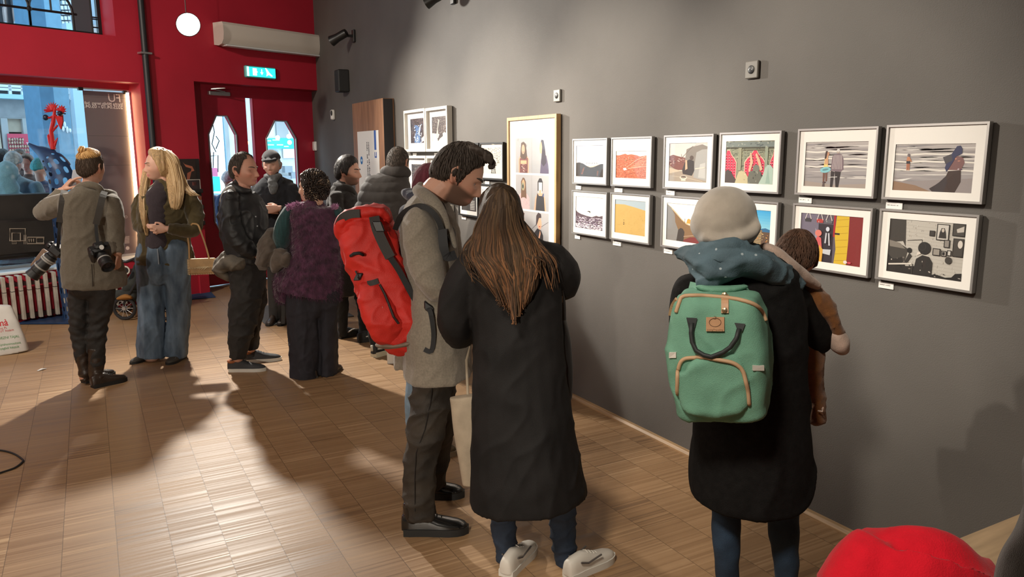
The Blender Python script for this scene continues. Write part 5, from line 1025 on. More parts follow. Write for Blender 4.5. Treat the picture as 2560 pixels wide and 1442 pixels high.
# ================================================================ people, middle group
# ---- curly haired woman in the fur vest
def curly():
    vw = View(*CC, Hof(785, 938)); P = person((785, 938), 'curly haired woman in a purple fur vest and wide dark trousers seen from behind')
    hd = Head(vw.p(308, 280), -100, 0, 0, 1.02, 1.0, .9, .2)
    tor = [(318, 366, 44, 0, .07), (316, 384, 96, 0, .10), (318, 410, 128, 0, .125), (326, 480, 130, 0, .135), (330, 560, 132, 0, .135), (330, 640, 136, 0, .14), (318, 720, 150, 0, .15), (300, 800, 168, 0, .16), (290, 862, 176, 0, .165)]
    la = [(186, 410, 38, .0, .07), (158, 470, 47, -.03, .065), (140, 540, 48, -.03, .06), (136, 592, 40, .02, .055), (110, 612, 34, .16, .05), (70, 610, 26, .24, .04)]
    ra = [(438, 410, 34, .02, .065), (452, 480, 34, .04, .06), (452, 560, 34, .08, .055), (440, 610, 28, .16, .045)]
    l1 = [(262, 850, 96, 0, .13), (262, 950, 94, 0, .125), (264, 1080, 90, 0, .125), (268, 1200, 86, 0, .13), (268, 1318, 84, 0, .135)]
    l2 = [(382, 850, 72, .02, .13), (388, 950, 60, .04, .12), (390, 1080, 54, .05, .115), (392, 1200, 50, .05, .115), (392, 1296, 49, .05, .12)]
    hp = hand(vw.p(72, 612, .24), -RH*.6+FH*.4, V(0, 0, -1), FH, .5, .95)
    fuse('body', hd.parts()+[limb([hd.w(0, -.02, -.05), hd.w(0, -.03, -.1), vw.p(318, 390)], [.05, .05, .055])]+under(vw, [tor, la, ra, l1, l2], .66)+hp, skinm, P, .0055, 2, colf=skin_col((.66, .40, .28), hd))
    hd.eyes(P)
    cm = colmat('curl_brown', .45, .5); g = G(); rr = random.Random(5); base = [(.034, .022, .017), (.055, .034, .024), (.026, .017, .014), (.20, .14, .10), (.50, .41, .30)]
    for i in range(950):
        z = rr.uniform(-.75, 1); a = rr.uniform(0, 2*PI); r = math.sqrt(1-z*z); d = V(math.cos(a)*r, math.sin(a)*r, z)
        if d.y > .30 and d.z < .62: continue
        c = hd.w(d.x*.104*(1+.06*rr.uniform(-1, 1)), d.y*.112*(1+.06*rr.uniform(-1, 1))-.012, d.z*.124+.006); n = (c-hd.c).normalized(); t = n.orthogonal().normalized(); t2 = n.cross(t); R_ = rr.uniform(.007, .013); q0 = rr.uniform(0, 6)
        ax_ = (t*math.cos(q0)+t2*math.sin(q0)); bx = n.cross(ax_)
        pts = [c+(n*math.cos(q)+bx*math.sin(q))*R_+ax_*(q-4)*.0030 for q in np.linspace(0, 8.5, 15)]
        lit = (n.dot(V(.75, .1, .55)) > .55 and rr.random() < .5) or rr.random() < .05  # curls turned to the lamp take pale colours, a painted highlight
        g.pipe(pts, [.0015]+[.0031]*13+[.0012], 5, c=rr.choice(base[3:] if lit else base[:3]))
    hr = g.build('curls', cm, P, True); fuse('hair', [hd.cap([(0, .07), (40, .05), (70, -.02), (90, -.06), (180, -.115)], .016, 2, .012, 40, tz=1)], mat('curl_core', (.024, .016, .012), .6), P, .006, 2)
    vm = mat('fur_purple', (.060, .016, .046), .85, var=.5, vs=18, bump=.6, bs=120, sheen=.4, col2=(.115, .030, .080))
    vest = fuse('fur_vest', cloth(vw, [tor], cap='rf')+[vw.tube([(150, 760, 44, 0, .09), (140, 820, 44, 0, .09), (150, 880, 40, 0, .08)])], vm, P, .010, 2, [(.010, 12, 12, 10), (.008, 40, 40, 30)])
    me = vest.data; co = arr(me); nr = np.empty(len(co)*3, np.float32); me.vertices.foreach_get('normal', nr); nr = nr.reshape(-1, 3); g = G()
    for i in rr.sample(range(len(co)), min(6500, len(co))):
        p, n = Vector(co[i]), Vector(nr[i]); d = (n*.6+V(0, 0, -1)+V(rr.uniform(-.5, .5), rr.uniform(-.5, .5), rr.uniform(-.3, .3))).normalized(); l = rr.uniform(.014, .034); s_ = d.orthogonal().normalized()*.0022; s2 = d.cross(s_.normalized())*.0022
        a, b_ = p-n*.004, p+d*l+n*l*.3; g.add([a+s_, a-s_*.5+s2, a-s_*.5-s2, b_], [(0, 1, 3), (1, 2, 3), (2, 0, 3)])
    g.build('fur_pile', vm, vest); vest.children[0]['kind'] = 'stuff'
    pk = mat('fur_lit_pink', (.42, .16, .34), .85, var=.3, vs=30, sheen=.4); g = G()  # pink light on the shoulder fur, put into the tuft colour
    for k in range(900):
        x, y = (rr.uniform(168, 268), rr.uniform(362, 402)) if k < 760 else (rr.uniform(414, 446), rr.uniform(378, 400))
        if k < 760: y = 368+abs(x-225)*.32+rr.uniform(-6, 22)
        p = vw.p(x, y, rr.uniform(-.09, .06)); d = V(rr.uniform(-1, 1), rr.uniform(-1, 1), rr.uniform(-.2, 1)).normalized(); l = rr.uniform(.015, .034); s_ = d.orthogonal().normalized()*.0035; s2 = d.cross(s_.normalized())*.0035; a, b_ = p-d*.008, p+d*l
        g.add([a+s_, a-s_*.5+s2, a-s_*.5-s2, b_], [(0, 1, 3), (1, 2, 3), (2, 0, 3)])
    g.build('fur_collar', pk, P)
    fuse('sweater', cloth(vw, [la, ra])+[limb([vw.p(200, 430, .02), vw.p(320, 420, .0), vw.p(436, 430, .02)], [.05, .06, .05])], mat('knit_teal', (.012, .055, .060), .85, var=.35, vs=30, bump=.6, bs=140, stretch=(3, 3, .3), sheen=.3), P, .008, 3, [(.006, 30, 30, 8)])
    fuse('trousers', cloth(vw, [l1, l2], cap='rf')+[vw.tube([(316, 830, 140, 0, .13), (320, 930, 130, .02, .13)])], mat('trouser_navy', (.016, .015, .022), .8, var=.3, vs=14, bump=.3), P, .010, 2, VF)
    for x, y, a in ((312, 1326, -.5), (392, 1316, .3)):
        h_ = onfloor(640+x/2.184, 340+y/2.184)+FH*.02; shoe(P, h_, h_+(FH*.9+RH*a*.4).normalized()*.25, leather_dk, rubber_k, .95, .9, .018)
    # the coat she carries
    t = empty('carried_coat', vw.p(90, 720, .0), 'grey-brown coat with dark straps carried over the curly haired woman\'s arm', 'coat')
    gm = wool('coat_greybrown', (.115, .092, .075), var=.35, vs=20)
    fuse('coat_bundle', [vw.tube([(118, 512, 20, .08, .05), (88, 550, 44, .06, .08), (66, 612, 56, .0, .10), (44, 680, 44, -.02, .09), (40, 712, 30, -.04, .06)]), vw.tube([(140, 634, 30, -.06, .05), (124, 676, 46, -.08, .08), (104, 720, 30, -.06, .06)]), vw.tube([(176, 650, 22, -.10, .05), (150, 690, 32, -.10, .06)])], gm, t, .008, 2, [(.010, 10, 10, 9), (.016, 6, 6, 7, 1), (.007, 14, 14, 12, 1)])
    bm = mat('belt_dark', (.022, .018, .016), .6)
    strap(vw, [(72, 716, -.05), (74, 790, -.05), (80, 870, -.05), (86, 938, -.05)], .012, .004, m=bm, parent=t, name='belt'); strap(vw, [(112, 740, .02), (140, 840, .02), (148, 930, .02), (147, 1024, .02)], .014, .004, m=bm, parent=t, name='belt')
    return P
curly()
# ---- man in profile reading the notice
def reader():
    vw = View(*CC, Hof(868, 846)); P = person((868, 846), 'dark haired man in a dark coat facing right towards the notice, black sneakers')
    hd = Head(vw.p(502, 194), 80, 2, 0, 1.12, 1.02, 1.05)
    tor = [(474, 262, 40, 0, .055), (472, 290, 66, 0, .09), (474, 330, 84, 0, .13), (482, 420, 90, 0, .15), (486, 520, 84, 0, .15), (488, 620, 80, 0, .15), (490, 720, 80, 0, .15), (490, 800, 78, 0, .15), (490, 862, 76, 0, .15)]
    na = [(440, 330, 40, -.12, .07), (440, 420, 42, -.15, .065), (452, 510, 42, -.15, .06), (500, 560, 34, -.16, .05), (548, 560, 24, -.15, .04)]
    fa = [(500, 340, 38, .13, .07), (520, 440, 40, .15, .065), (560, 520, 30, .12, .05)]
    l1 = [(476, 780, 42, 0), (474, 880, 36, 0), (472, 960, 32, 0), (474, 1040, 28, 0), (474, 1085, 27, 0)]; l2 = [(560, 780, 44, .12), (574, 880, 36, .12), (584, 960, 32, .1), (588, 1040, 29, .1), (588, 1100, 28, .1)]
    w = vw.p(548, 560, -.15); hp = hand(w, RH*.7+V(0, 0, .2), FH, V(0, 0, 1), .7, .95)
    fuse('body', hd.parts()+[limb([hd.w(0, -.02, -.05), hd.w(0, -.03, -.1), vw.p(474, 286)], [.057, .058, .062])]+under(vw, [tor, na, fa, l1, l2], .64)+hp, skinm, P, .0055, 2, colf=skin_col((.52, .28, .20), hd, (.40, .18, .15), stubble=(.20, .12, .09)))
    hd.eyes(P); hr = mat('hair_black', (.016, .012, .011), .62, var=.4, vs=60, bump=.3, bs=200); hd.brows(P, hr)
    hd.cap([(0, .080), (30, .070), (50, .052), (66, .030), (78, -.035), (92, -.01), (118, -.05), (180, -.085)], .014, 6, .003, top=.010).build('hair', hr, P, True); hd.strands([(0, .080), (30, .070), (50, .052), (66, .030), (78, -.035), (92, -.01), (118, -.05), (180, -.085)], 800, .05, .0016, hr, P, .018)
    ck = wool('coat_charcoal', (.030, .027, .026), var=.3)
    ct = fuse('coat', cloth(vw, [tor], cap='rf')+cloth(vw, [na, fa], cap='rf'), ck, P, .010, 3, FOLD)
    fuse('collar', [vw.tube([(438, 268, 16, -.02, .04), (470, 280, 22, -.07, .03), (512, 290, 20, -.06, .03), (536, 312, 14, -.02, .03)])], ck, ct, .008, 2)
    fuse('trousers', cloth(vw, [l1, l2]), mat('trouser_jet', (.009, .009, .010), .8), P, .010, 2, FOLD)
    sk = mat('sneaker_black', (.012, .012, .013), .65); wv = mat('sneaker_stripe', (.62, .60, .56), .5); f = lambda x, y: onfloor(820+x/4.505, 600+y/4.505)
    for a, b_ in (((116, 1112), (338, 1066)), ((334, 1152), (520, 1130))):
        A, B = f(*a), f(*b_); u = (B-A).normalized(); s_ = shoe(P, A, A+u*.285, sk, rubber_k, 1, 1, .03, 'sneaker', lace=sk); n = V(-u.y, u.x, 0); n = n if n.dot(FH) < 0 else -n
        G().pipe([A+u*q+n*(.0405+.004*math.sin(q*12))+V(0, 0, h) for q, h in ((.07, .055), (.10, .062), (.13, .075), (.16, .078), (.20, .07))], .006, 6).build('side_stripe', wv, s_, True)
reader()
# ---- man in a puffer jacket from behind
def puffer():
    vw = View(*CC, Hof(935, 888)); P = person((935, 888), 'man in a dark padded jacket seen from behind, short hair, facing the prints')
    hd = Head(vw.p(776, 146), 158, 4, 0, 1.08, 1.1)
    tor = [(762, 200, 58, 0, .075), (758, 224, 80, 0, .10), (750, 246, 102, 0, .115), (740, 270, 124, 0, .13), (728, 296, 142, 0, .145), (720, 328, 154, 0, .155), (714, 376, 160, 0, .16), (714, 440, 160, 0, .165), (718, 540, 156, 0, .165), (722, 640, 152, 0, .165), (724, 690, 140, 0, .15)]
    la = [(604, 352, 40, 0, .09), (582, 410, 48, .02, .085), (580, 500, 46, .04, .08), (600, 590, 38, .10, .07)]; ra = [(838, 350, 40, 0, .09), (860, 410, 48, .02, .085), (860, 500, 46, .06, .08), (836, 590, 36, .14, .07)]
    l1 = [(668, 680, 52), (664, 800, 48), (660, 920, 42), (660, 1020, 38), (664, 1110, 34)]; l2 = [(760, 680, 52, .05), (758, 800, 48, .05), (752, 920, 40, .05), (748, 1020, 36, .05), (748, 1110, 32, .05)]
    l1 = [(x-8, y+20, h) for x, y, h in l1]
    hp = hand(vw.p(604, 610, .12), V(0, 0, -1)+FH*.3, RH, FH, .7, 1)+hand(vw.p(832, 606, .16), V(0, 0, -1)+FH*.3, -RH, FH, .7, 1)
    fuse('body', hd.parts()+[limb([hd.w(0, -.02, -.05), hd.w(0, -.03, -.1), vw.p(762, 224)], [.06, .062, .066])]+under(vw, [tor, la, ra, l1, l2], .62)+hp, skinm, P, .0055, 2, colf=skin_col((.50, .28, .20), hd))
    hd.cap([(0, .085), (50, .07), (70, .02), (85, -.03), (98, -.01), (120, -.05), (180, -.085)], .006, 6, .0015).build('hair', mat('hair_short_brown', (.060, .045, .035), .6, var=.5, vs=40, bump=.3, bs=300), P, True); hd.strands([(0, .085), (50, .07), (70, .02), (85, -.03), (98, -.01), (120, -.05), (180, -.085)], 1100, .018, .0011, MATS['hair_short_brown'], P, .007)
    zs = [vw.p(700, y).z for y in (205, 248, 298, 355, 432, 520, 610, 690)]
    def quilt(co):
        z = co[:, 2]; d = np.full(len(z), -1.0)
        k = np.min([np.abs(z-q+.006*np.sin(co[:, 1]*14)) for q in zs], 0); return .010*np.sqrt(np.clip(k/.035, 0, 1))-.006
    pm = mat('puffer_grey', (.050, .045, .043), .75, var=.2, vs=12, bump=.15, bs=60, spec=.25)
    jk = fuse('puffer_jacket', cloth(vw, [tor])+cloth(vw, [la, ra]), pm, P, .009, 2, [(.004, 9, 9, 6)], fn=quilt)
    fuse('collar', [vw.tube([(696, 200, 26, .0, .03), (716, 192, 32, -.06, .03), (764, 190, 36, -.088, .03), (808, 194, 32, -.06, .03), (828, 208, 24, 0, .03)])], pm, jk, .008, 2)
    fuse('trousers', cloth(vw, [l1, l2]), mat('trouser_jet', (.009, .009, .010)), P, .010, 2, FOLD)
    f = lambda x, y: onfloor(820+x/4.505, 600+y/4.505); tm = mat('sneaker_panels', (.55, .53, .46), .5); sk = mat('sneaker_black', (.012, .012, .013))
    for A, dr in ((f(505, 1322), FH*.75+RH*.55), (f(640, 1276), FH*.6+RH*.8)):
        u = dr.normalized(); s_ = shoe(P, A, A+u*.29, sk, mat('sole_cream', (.62, .57, .42), .6), 1.05, 1.1, .045, 'sneaker', lace=tm)
        g = G(); n = V(-u.y, u.x, 0)
        for sg in (-1, 1): g.pipe([A+u*.03+n*sg*.030+V(0, 0, .075), A+u*.08+n*sg*.040+V(0, 0, .07), A+u*.12+n*sg*.041+V(0, 0, .09)], .007, 6)
        g.pipe([A-u*.006+V(0, 0, q) for q in (.06, .09, .11)], .012, 6); g.build('side_panel', tm, s_, True)
puffer()
# ---- person in a maroon beanie, mostly hidden
def beanie():
    vw = View(980, 240, 4.006, Hof(1112, 1140)); v0 = View(0, 0, 1, Hof(1112, 1140)); P = person((1100, 1140), 'person in a maroon beanie and pale blue jeans half hidden behind the bearded man')
    hd = Head(vw.p(372, 925), 150, 10, 0, 1.0)
    tor = [(1066, 482, 22, 0, .06), (1066, 500, 44, 0, .09), (1068, 530, 58, 0, .12), (1070, 600, 60, 0, .13), (1072, 700, 58, 0, .13), (1072, 800, 56, 0, .14), (1074, 880, 55, 0, .14)]
    la = [(1020, 530, 20, 0, .07), (1018, 600, 22, .03, .06), (1030, 670, 18, .1, .05), (1050, 690, 13, .2, .04)]; ra = [(1116, 540, 20, .02, .07), (1122, 610, 22, .04, .06), (1112, 670, 17, .12, .05)]
    l1 = [(1050, 860, 30, 0, .085), (1044, 940, 29, 0, .08), (1040, 1030, 26, 0, .075), (1044, 1110, 24, 0, .07)]; l2 = [(1098, 860, 30, .02, .085), (1100, 940, 28, .02, .08), (1104, 1030, 25, .02, .075), (1104, 1092, 23, .02, .07)]
    fuse('body', hd.parts()+[limb([hd.w(0, -.02, -.05), hd.w(0, -.03, -.1), v0.p(1066, 500)], [.055, .055, .06])]+under(v0, [tor, la, ra, l1, l2], .62)+hand(v0.p(1052, 692, .2), FH+RH*.2, V(0, 0, -1), RH, .6, .95), skinm, P, .006, 2, colf=skin_col((.55, .30, .22), hd))
    knit = mat('knit_maroon', (.070, .012, .022), .9, var=.4, vs=14, bump=.7, bs=160, stretch=(1, 1, .25), col2=(.13, .022, .036))
    hdc = hd.cap([(0, .045), (90, -.005), (180, -.055)], .013, 3, .003, 40, top=.010)
    fuse('beanie', [hdc], knit, P, .006, 2, [(.003, 60, 60, 8)])
    nb = wool('hoodie_slate', (.050, .058, .085), var=.3)
    fuse('hooded_jacket', cloth(v0, [tor], cap='rf')+cloth(v0, [la, ra], cap='rf')+[vw.tube([(206, 1000, 46, -.02, .07), (260, 1020, 70, -.08, .08), (360, 1040, 80, -.10, .08)])], nb, P, .010, 3, FOLD)
    fuse('jeans', cloth(v0, [l1, l2], cap='rf'), mat('denim_pale', (.20, .29, .38), .8, var=.3, vs=10, bump=.4, bs=300), P, .010, 2, VF)
    so = mat('shoe_olive', (.13, .095, .05), .7, var=.3, vs=20); f = lambda x, y: onfloor(1000+x/3.435, 760+y/3.435)
    B = f(478, 1300); s_ = shoe(P, B-(RH*.93-FH*.35).normalized()*.29, B, so, mat('sole_tan', (.36, .31, .22), .6), 1.05, 1.05, .032, 'shoe', lace=rubber_w)
    A = onfloor(1046, 1138); shoe(P, A, A+(FH*.8+RH*.6).normalized()*.28, so, mat('sole_tan', (.36, .31, .22), .6), 1, 1, .03)
    t = empty('paper_bag', onfloor(1000, 905)+V(0, 0, 0), 'white paper carrier bag standing low behind the grey wool coat', 'bag')
    q = onfloor(998, 906); G().box((-.035, -.10, 0), (.035, .10, .24), M=Matrix.Translation((q.x, q.y, 0)) @ Matrix.Rotation(yaw+R(8), 4, 'Z'), bev=.004).build('bag_body', mat('paper_white', (.68, .66, .63), .7), t, 30)
    G().pipe([V(q.x, q.y-.04, .24), V(q.x, q.y-.03, .31), V(q.x, q.y+.03, .31), V(q.x, q.y+.04, .24)], .004, 6).build('handle', mat('paper_white', (.68, .66, .63)), t)
beanie()
# ---- bearded man with the red rucksack
def bearded():
    H = Hof(1090, 1312); vw = View(*CD, H); vh = View(980, 240, 4.006, H-.02); ve = View(*CE, H); P = person((1090, 1312), 'bearded man in a grey wool coat facing right with bowed head, wearing a red rucksack')
    hd = Head(vh.p(664, 784), 92, 28, 0, 1.10, 1.08, 1.0)
    tor = [(610, 330, 64, 0, .075), (598, 380, 112, 0, .12), (590, 440, 150, 0, .17), (586, 520, 162, 0, .19), (594, 640, 160, 0, .19), (606, 780, 158, 0, .19), (612, 920, 170, 0, .20), (618, 1060, 186, 0, .205), (624, 1200, 200, 0, .21), (630, 1310, 206, 0, .215), (634, 1384, 208, 0, .22)]
    na = [(528, 500, 92, -.13, .10), (544, 590, 108, -.17, .095), (566, 700, 108, -.19, .09), (592, 800, 98, -.20, .085), (622, 880, 82, -.20, .075), (664, 900, 62, -.18, .065), (712, 872, 50, -.13, .055)]
    fa = [(640, 500, 84, .17, .10), (690, 600, 84, .20, .09), (720, 720, 76, .18, .08), (750, 800, 60, .10, .065)]
    l1 = [(292, 160, 128, -.02, .115), (290, 260, 126, -.02, .11), (282, 360, 122, -.03, .105), (266, 470, 118, -.04, .10), (248, 580, 112, -.05, .10), (232, 690, 104, -.05, .095), (218, 800, 97, -.05, .09), (212, 920, 95, -.05, .09), (216, 1064, 97, -.05, .095)]
    l2 = [(330, 200, 106, .16, .11), (346, 340, 88, .18, .10), (338, 470, 80, .20, .095), (326, 590, 78, .22, .09), (312, 700, 74, .24, .085), (304, 800, 70, .25, .08), (302, 890, 68, .26, .08)]
    w = vw.p(722, 868, -.13); hp = hand(w, RH+V(0, 0, .15), FH, V(0, 0, 1), .6, 1.0)
    fuse('body', hd.parts()+[limb([hd.w(0, -.025, -.045), hd.w(0, -.045, -.09), vw.p(612, 350)], [.062, .064, .07])]+under(vw, [tor, na, fa], .64)+under(ve, [l1, l2], .6)+hp, skinm, P, .0045, 2, colf=skin_col((.56, .30, .21), hd, (.36, .15, .12), stubble=(.060, .036, .026), blush=.14))
    hd.eyes(P); hr = mat('hair_darkbrown', (.042, .028, .020), .62, var=.45, vs=50, stretch=(7, 7, 1.2), bump=.5, bs=160); hd.brows(P, hr, .0046)
    c_ = hd.cap([(0, .078), (28, .074), (48, .058), (62, .044), (72, .012), (80, -.040), (92, -.012), (112, -.046), (180, -.078)], .010, 9, .003, 55, top=.006, tz=.8)
    lk = []; rr = random.Random(4)
    for i in range(40):
        x = rr.uniform(-.055, .055); y0 = rr.uniform(-.02, .055); y0 = min(y0, .03); pts = [(x, y0, .114+rr.uniform(-.004, .004)), (x*1.05, y0+.03, .126+rr.uniform(-.006, .004)), (x*1.08, min(.086, y0+.055), .118+rr.uniform(-.008, .006)), (x*1.05, min(.098, y0+.074), .100+rr.uniform(-.010, .008))]
        lk.append(limb([hd.w(*p) for p in pts], [.008, .010, .008, .003], 8, 3))
    for i in range(7): 
        x = -.03+i*.009; lk.append(limb([hd.w(x, .078, .100), hd.w(x, .092, .112), hd.w(x-.004, .106, .106), hd.w(x-.004, .110, .090), hd.w(x, .100, .080), hd.w(x, .092, .086)], [.008, .008, .0075, .007, .006, .004], 8, 3))
    h0 = fuse('hair', [c_]+lk, hr, P, .0045, 1, [(.0025, 90, 90, 30)]); hd.strands([(0, .080), (28, .076), (48, .060), (62, .046), (72, .014), (80, -.036), (92, -.010), (112, -.042), (180, -.074)], 1000, .05, .0016, hr, h0, .015, jit=.16, lift=.004)
    wl = wool('coat_grey_wool', (.235, .202, .160), var=.28, vs=120)
    ct = fuse('coat', cloth(vw, [tor], cap='rf')+cloth(vw, [na, fa], cap='rf')+[vw.tube([(430, 1150, 40, .1, .09), (420, 1260, 44, .1, .09), (424, 1338, 46, .1, .09)], cap='rf')], wl, P, .008, 2, [(.010, 5, 5, 4), (.010, 3.5, 3.5, 3.5, 1), (.005, 8, 8, 9, 1)])
    fuse('collar', [vw.tube([(548, 340, 30, .10, .04), (540, 330, 38, 0, .05), (566, 350, 42, -.09, .035), (620, 400, 44, -.14, .03), (660, 470, 40, -.17, .025), (690, 540, 28, -.18, .02)]), vw.tube([(668, 470, 16, -.13, .03), (706, 550, 26, -.15, .03), (740, 640, 14, -.14, .03)])], wl, ct, .007, 3)
    fuse('shirt', [vw.tube([(640, 400, 36, -.03, .07), (680, 480, 40, -.03, .09), (712, 580, 34, -.03, .1)])], mat('shirt_black', (.012, .010, .012), .8), P, .008, 2)
    jn = mat('denim_black', (.026, .020, .015), .75, var=.5, vs=7, bump=.5, bs=320, col2=(.050, .038, .027))
    fuse('jeans', cloth(ve, [l1, l2], cap='rf')+[ve.tube([(300, 120, 140, .06, .18), (304, 230, 136, .06, .18)])], jn, P, .007, 2, [(.010, 6, 6, 7), (.013, 5, 5, 7, 1), (.006, 11, 11, 13, 1)])
    G().pipe([ve.p(x, y, dz) for x, y, dz in ((298, 240, -.135), (278, 400, -.14), (245, 560, -.152), (192, 700, -.15), (184, 860, -.145), (186, 1050, -.148))], .0025, 5).build('side_seam', mat('seam_black', (.012, .009, .008), .9), P)
    pat = mat('patent_black', (.008, .008, .008), .12, coat=.6, bump=.06, bs=25); f = lambda x, y: onfloor(960+x/2.395, 840+y/2.395)
    for a, b_ in (((132, 1178), (500, 1172)), ((300, 960), (476, 958))):
        A, B = f(*a), f(*b_); u = (B-A).normalized(); s_ = shoe(P, B-u*.305, B, pat, rubber_k, 1.08, 1.12, .034, 'shoe', lace=pat)
        fuse('ankle', [limb([B-u*.25+V(0, 0, .08), B-u*.255+V(0, 0, .14)], [.045, .046])], pat, s_, .008, 1)
    # rucksack
    t = empty('rucksack', vw.p(430, 1180, .05), 'big red roll-top rucksack on the back of the man in the grey wool coat', 'rucksack')
    rd = mat('red_nylon', (.62, .022, .014), .62, var=.12, vs=9, bump=.35, bs=260)
    pk = [(206, 486, 112, .02, .13), (218, 540, 138, .02, .15), (236, 620, 152, .02, .165), (262, 700, 156, .02, .17), (296, 790, 156, .02, .175), (330, 880, 156, .02, .18), (366, 970, 160, .02, .185), (404, 1060, 160, .02, .185), (434, 1124, 150, .02, .18), (446, 1160, 132, .02, .16)]
    def wr(co): return .004*np.array([noise.noise((x*16, y*16, z*22)) for x, y, z in co.tolist()], np.float32)+.011*(1-np.minimum(1, 3*np.abs(np.array([noise.noise((x*6+5, y*6, z*7)) for x, y, z in co.tolist()], np.float32))))**1.5+.006*(1-np.minimum(1, 3*np.abs(np.array([noise.noise((x*13+5, y*13, z*15)) for x, y, z in co.tolist()], np.float32))))**1.5
    b0 = fuse('pack_body', [vw.tube(pk, sq=3.2, n=32, cap='rr'), vw.tube([(70, 560, 22, .02, .10), (90, 500, 34, .02, .13), (150, 462, 40, .02, .14), (230, 448, 40, .02, .14), (318, 440, 34, .02, .13), (350, 480, 26, .02, .10)])], rd, t, .009, 3, fn=wr)
    fuse('side_gusset', [vw.tube([(316, 452, 26, .10, .06), (370, 560, 36, .12, .07), (430, 720, 38, .12, .07), (490, 860, 36, .12, .07), (540, 990, 34, .12, .07), (580, 1080, 24, .12, .06)])], rd, t, .009, 2, fn=wr)
    pocket = fuse('front_pocket', [vw.tube([(238, 872, 62, -.135, .035), (272, 950, 84, -.145, .05), (310, 1040, 96, -.15, .055), (346, 1120, 92, -.14, .05), (352, 1160, 70, -.12, .04)], sq=3, n=28)], rd, t, .008, 3, fn=wr)
    fuse('pack_base', [vw.tube([(300, 1216, 18, -.05, .12), (380, 1220, 24, -.03, .16), (480, 1202, 24, .0, .17), (576, 1164, 20, .02, .15), (600, 1150, 10, .03, .1)])], mat('base_grey', (.22, .17, .13), .8, bump=.3), t, .009, 2)
    kb = mat('webbing_grey', (.050, .046, .044), .8, bump=.4, bs=400)
    strap(vw, [(62, 520, -.09), (84, 476, -.115), (130, 454, -.13), (186, 450, -.135)], .018, .004, m=kb, parent=t, name='roll_strap')
    strap(vw, [(268, 470, -.11), (284, 540, -.142), (318, 620, -.15), (362, 706, -.15)], .022, .004, m=kb, parent=t, name='compression_strap')
    strap(vw, [(362, 706, -.145), (412, 780, -.14), (460, 870, -.135), (505, 950, -.13), (550, 1010, -.12)], .013, .004, m=strap_k, parent=t, name='compression_strap')
    Mb = frameM(vw.p(294, 525, -.148), RH, V(0, 0, 1)-RH*.35); G().box((-.020, -.024, -.006), (.020, .024, .008), M=Mb, bev=.004).build('buckle', black, t, 30)
    G().pipe([vw.p(x, y, dz) for x, y, dz in ((132, 697, -.165), (150, 684, -.19), (180, 680, -.195), (206, 692, -.175))], .007, 8).build('grab_handle', strap_k, t, True)
    g = G().box((-.014, -.018, -.01), (.014, .018, .01), M=frameM(vw.p(176, 818, -.165), RH, V(0, 0, 1)+RH*.5), bev=.004).pipe([vw.p(160, 784, -.17), vw.p(176, 818, -.178), vw.p(182, 836, -.17)], .004, 6); g.build('side_release_buckle', black, t, 30)
    strap(vw, [(232, 858, -.165), (262, 852, -.175), (292, 842, -.170)], .012, .004, m=kb, parent=t, name='pocket_strap')
    G().pipe([vw.p(x, y, dz) for x, y, dz in ((300, 862, -.17), (330, 920, -.175), (356, 985, -.19), (380, 1050, -.20), (410, 1090, -.19))], .005, 6).build('zip_piping', mat('piping_black', (.02, .015, .015), .6), t)
    Mt = frameM(vw.p(280, 1004, -.198), RH*.93+V(0, 0, .22)+FH*.06, V(0, 0, 1)-RH*.22)
    g = G()
    lg = mat('logo_grey', (.48, .28, .25), .7)
    for i in range(7): g.box((-.030+i*.0086, -.004, 0), (-.0235+i*.0086, .005, .0015), M=Mt)
    g.box((.008, -.016, 0), (.028, -.008, .0015), M=Mt); g.build('logo', lg, pocket)
    # shoulder strap and hip belt
    strap(vw, [(392, 540, -.05), (420, 470, -.10), (468, 428, -.15), (540, 408, -.20), (604, 440, -.225), (646, 500, -.225), (664, 560, -.215)], .012, .007, m=strap_k, parent=t, name='shoulder_strap')
    strap(vw, [(664, 540, -.218), (672, 640, -.225), (690, 700, -.215), (740, 690, -.19)], .019, .007, m=mat('pad_black', (.018, .018, .02), .7), parent=t, name='chest_pad')
    strap(vw, [(556, 960, -.13), (590, 1010, -.215), (606, 1080, -.225), (614, 1170, -.22), (600, 1250, -.22), (560, 1240, -.215)], .010, .004, m=strap_k, parent=t, name='hip_strap')
    G().box((-.026, -.020, -.010), (.026, .020, .010), M=frameM(vw.p(588, 1000, -.20), RH*.8+V(0, 0, -.6), V(0, 0, 1)), bev=.006).build('hip_pad', black, t, 30)
    return vw
bearded()
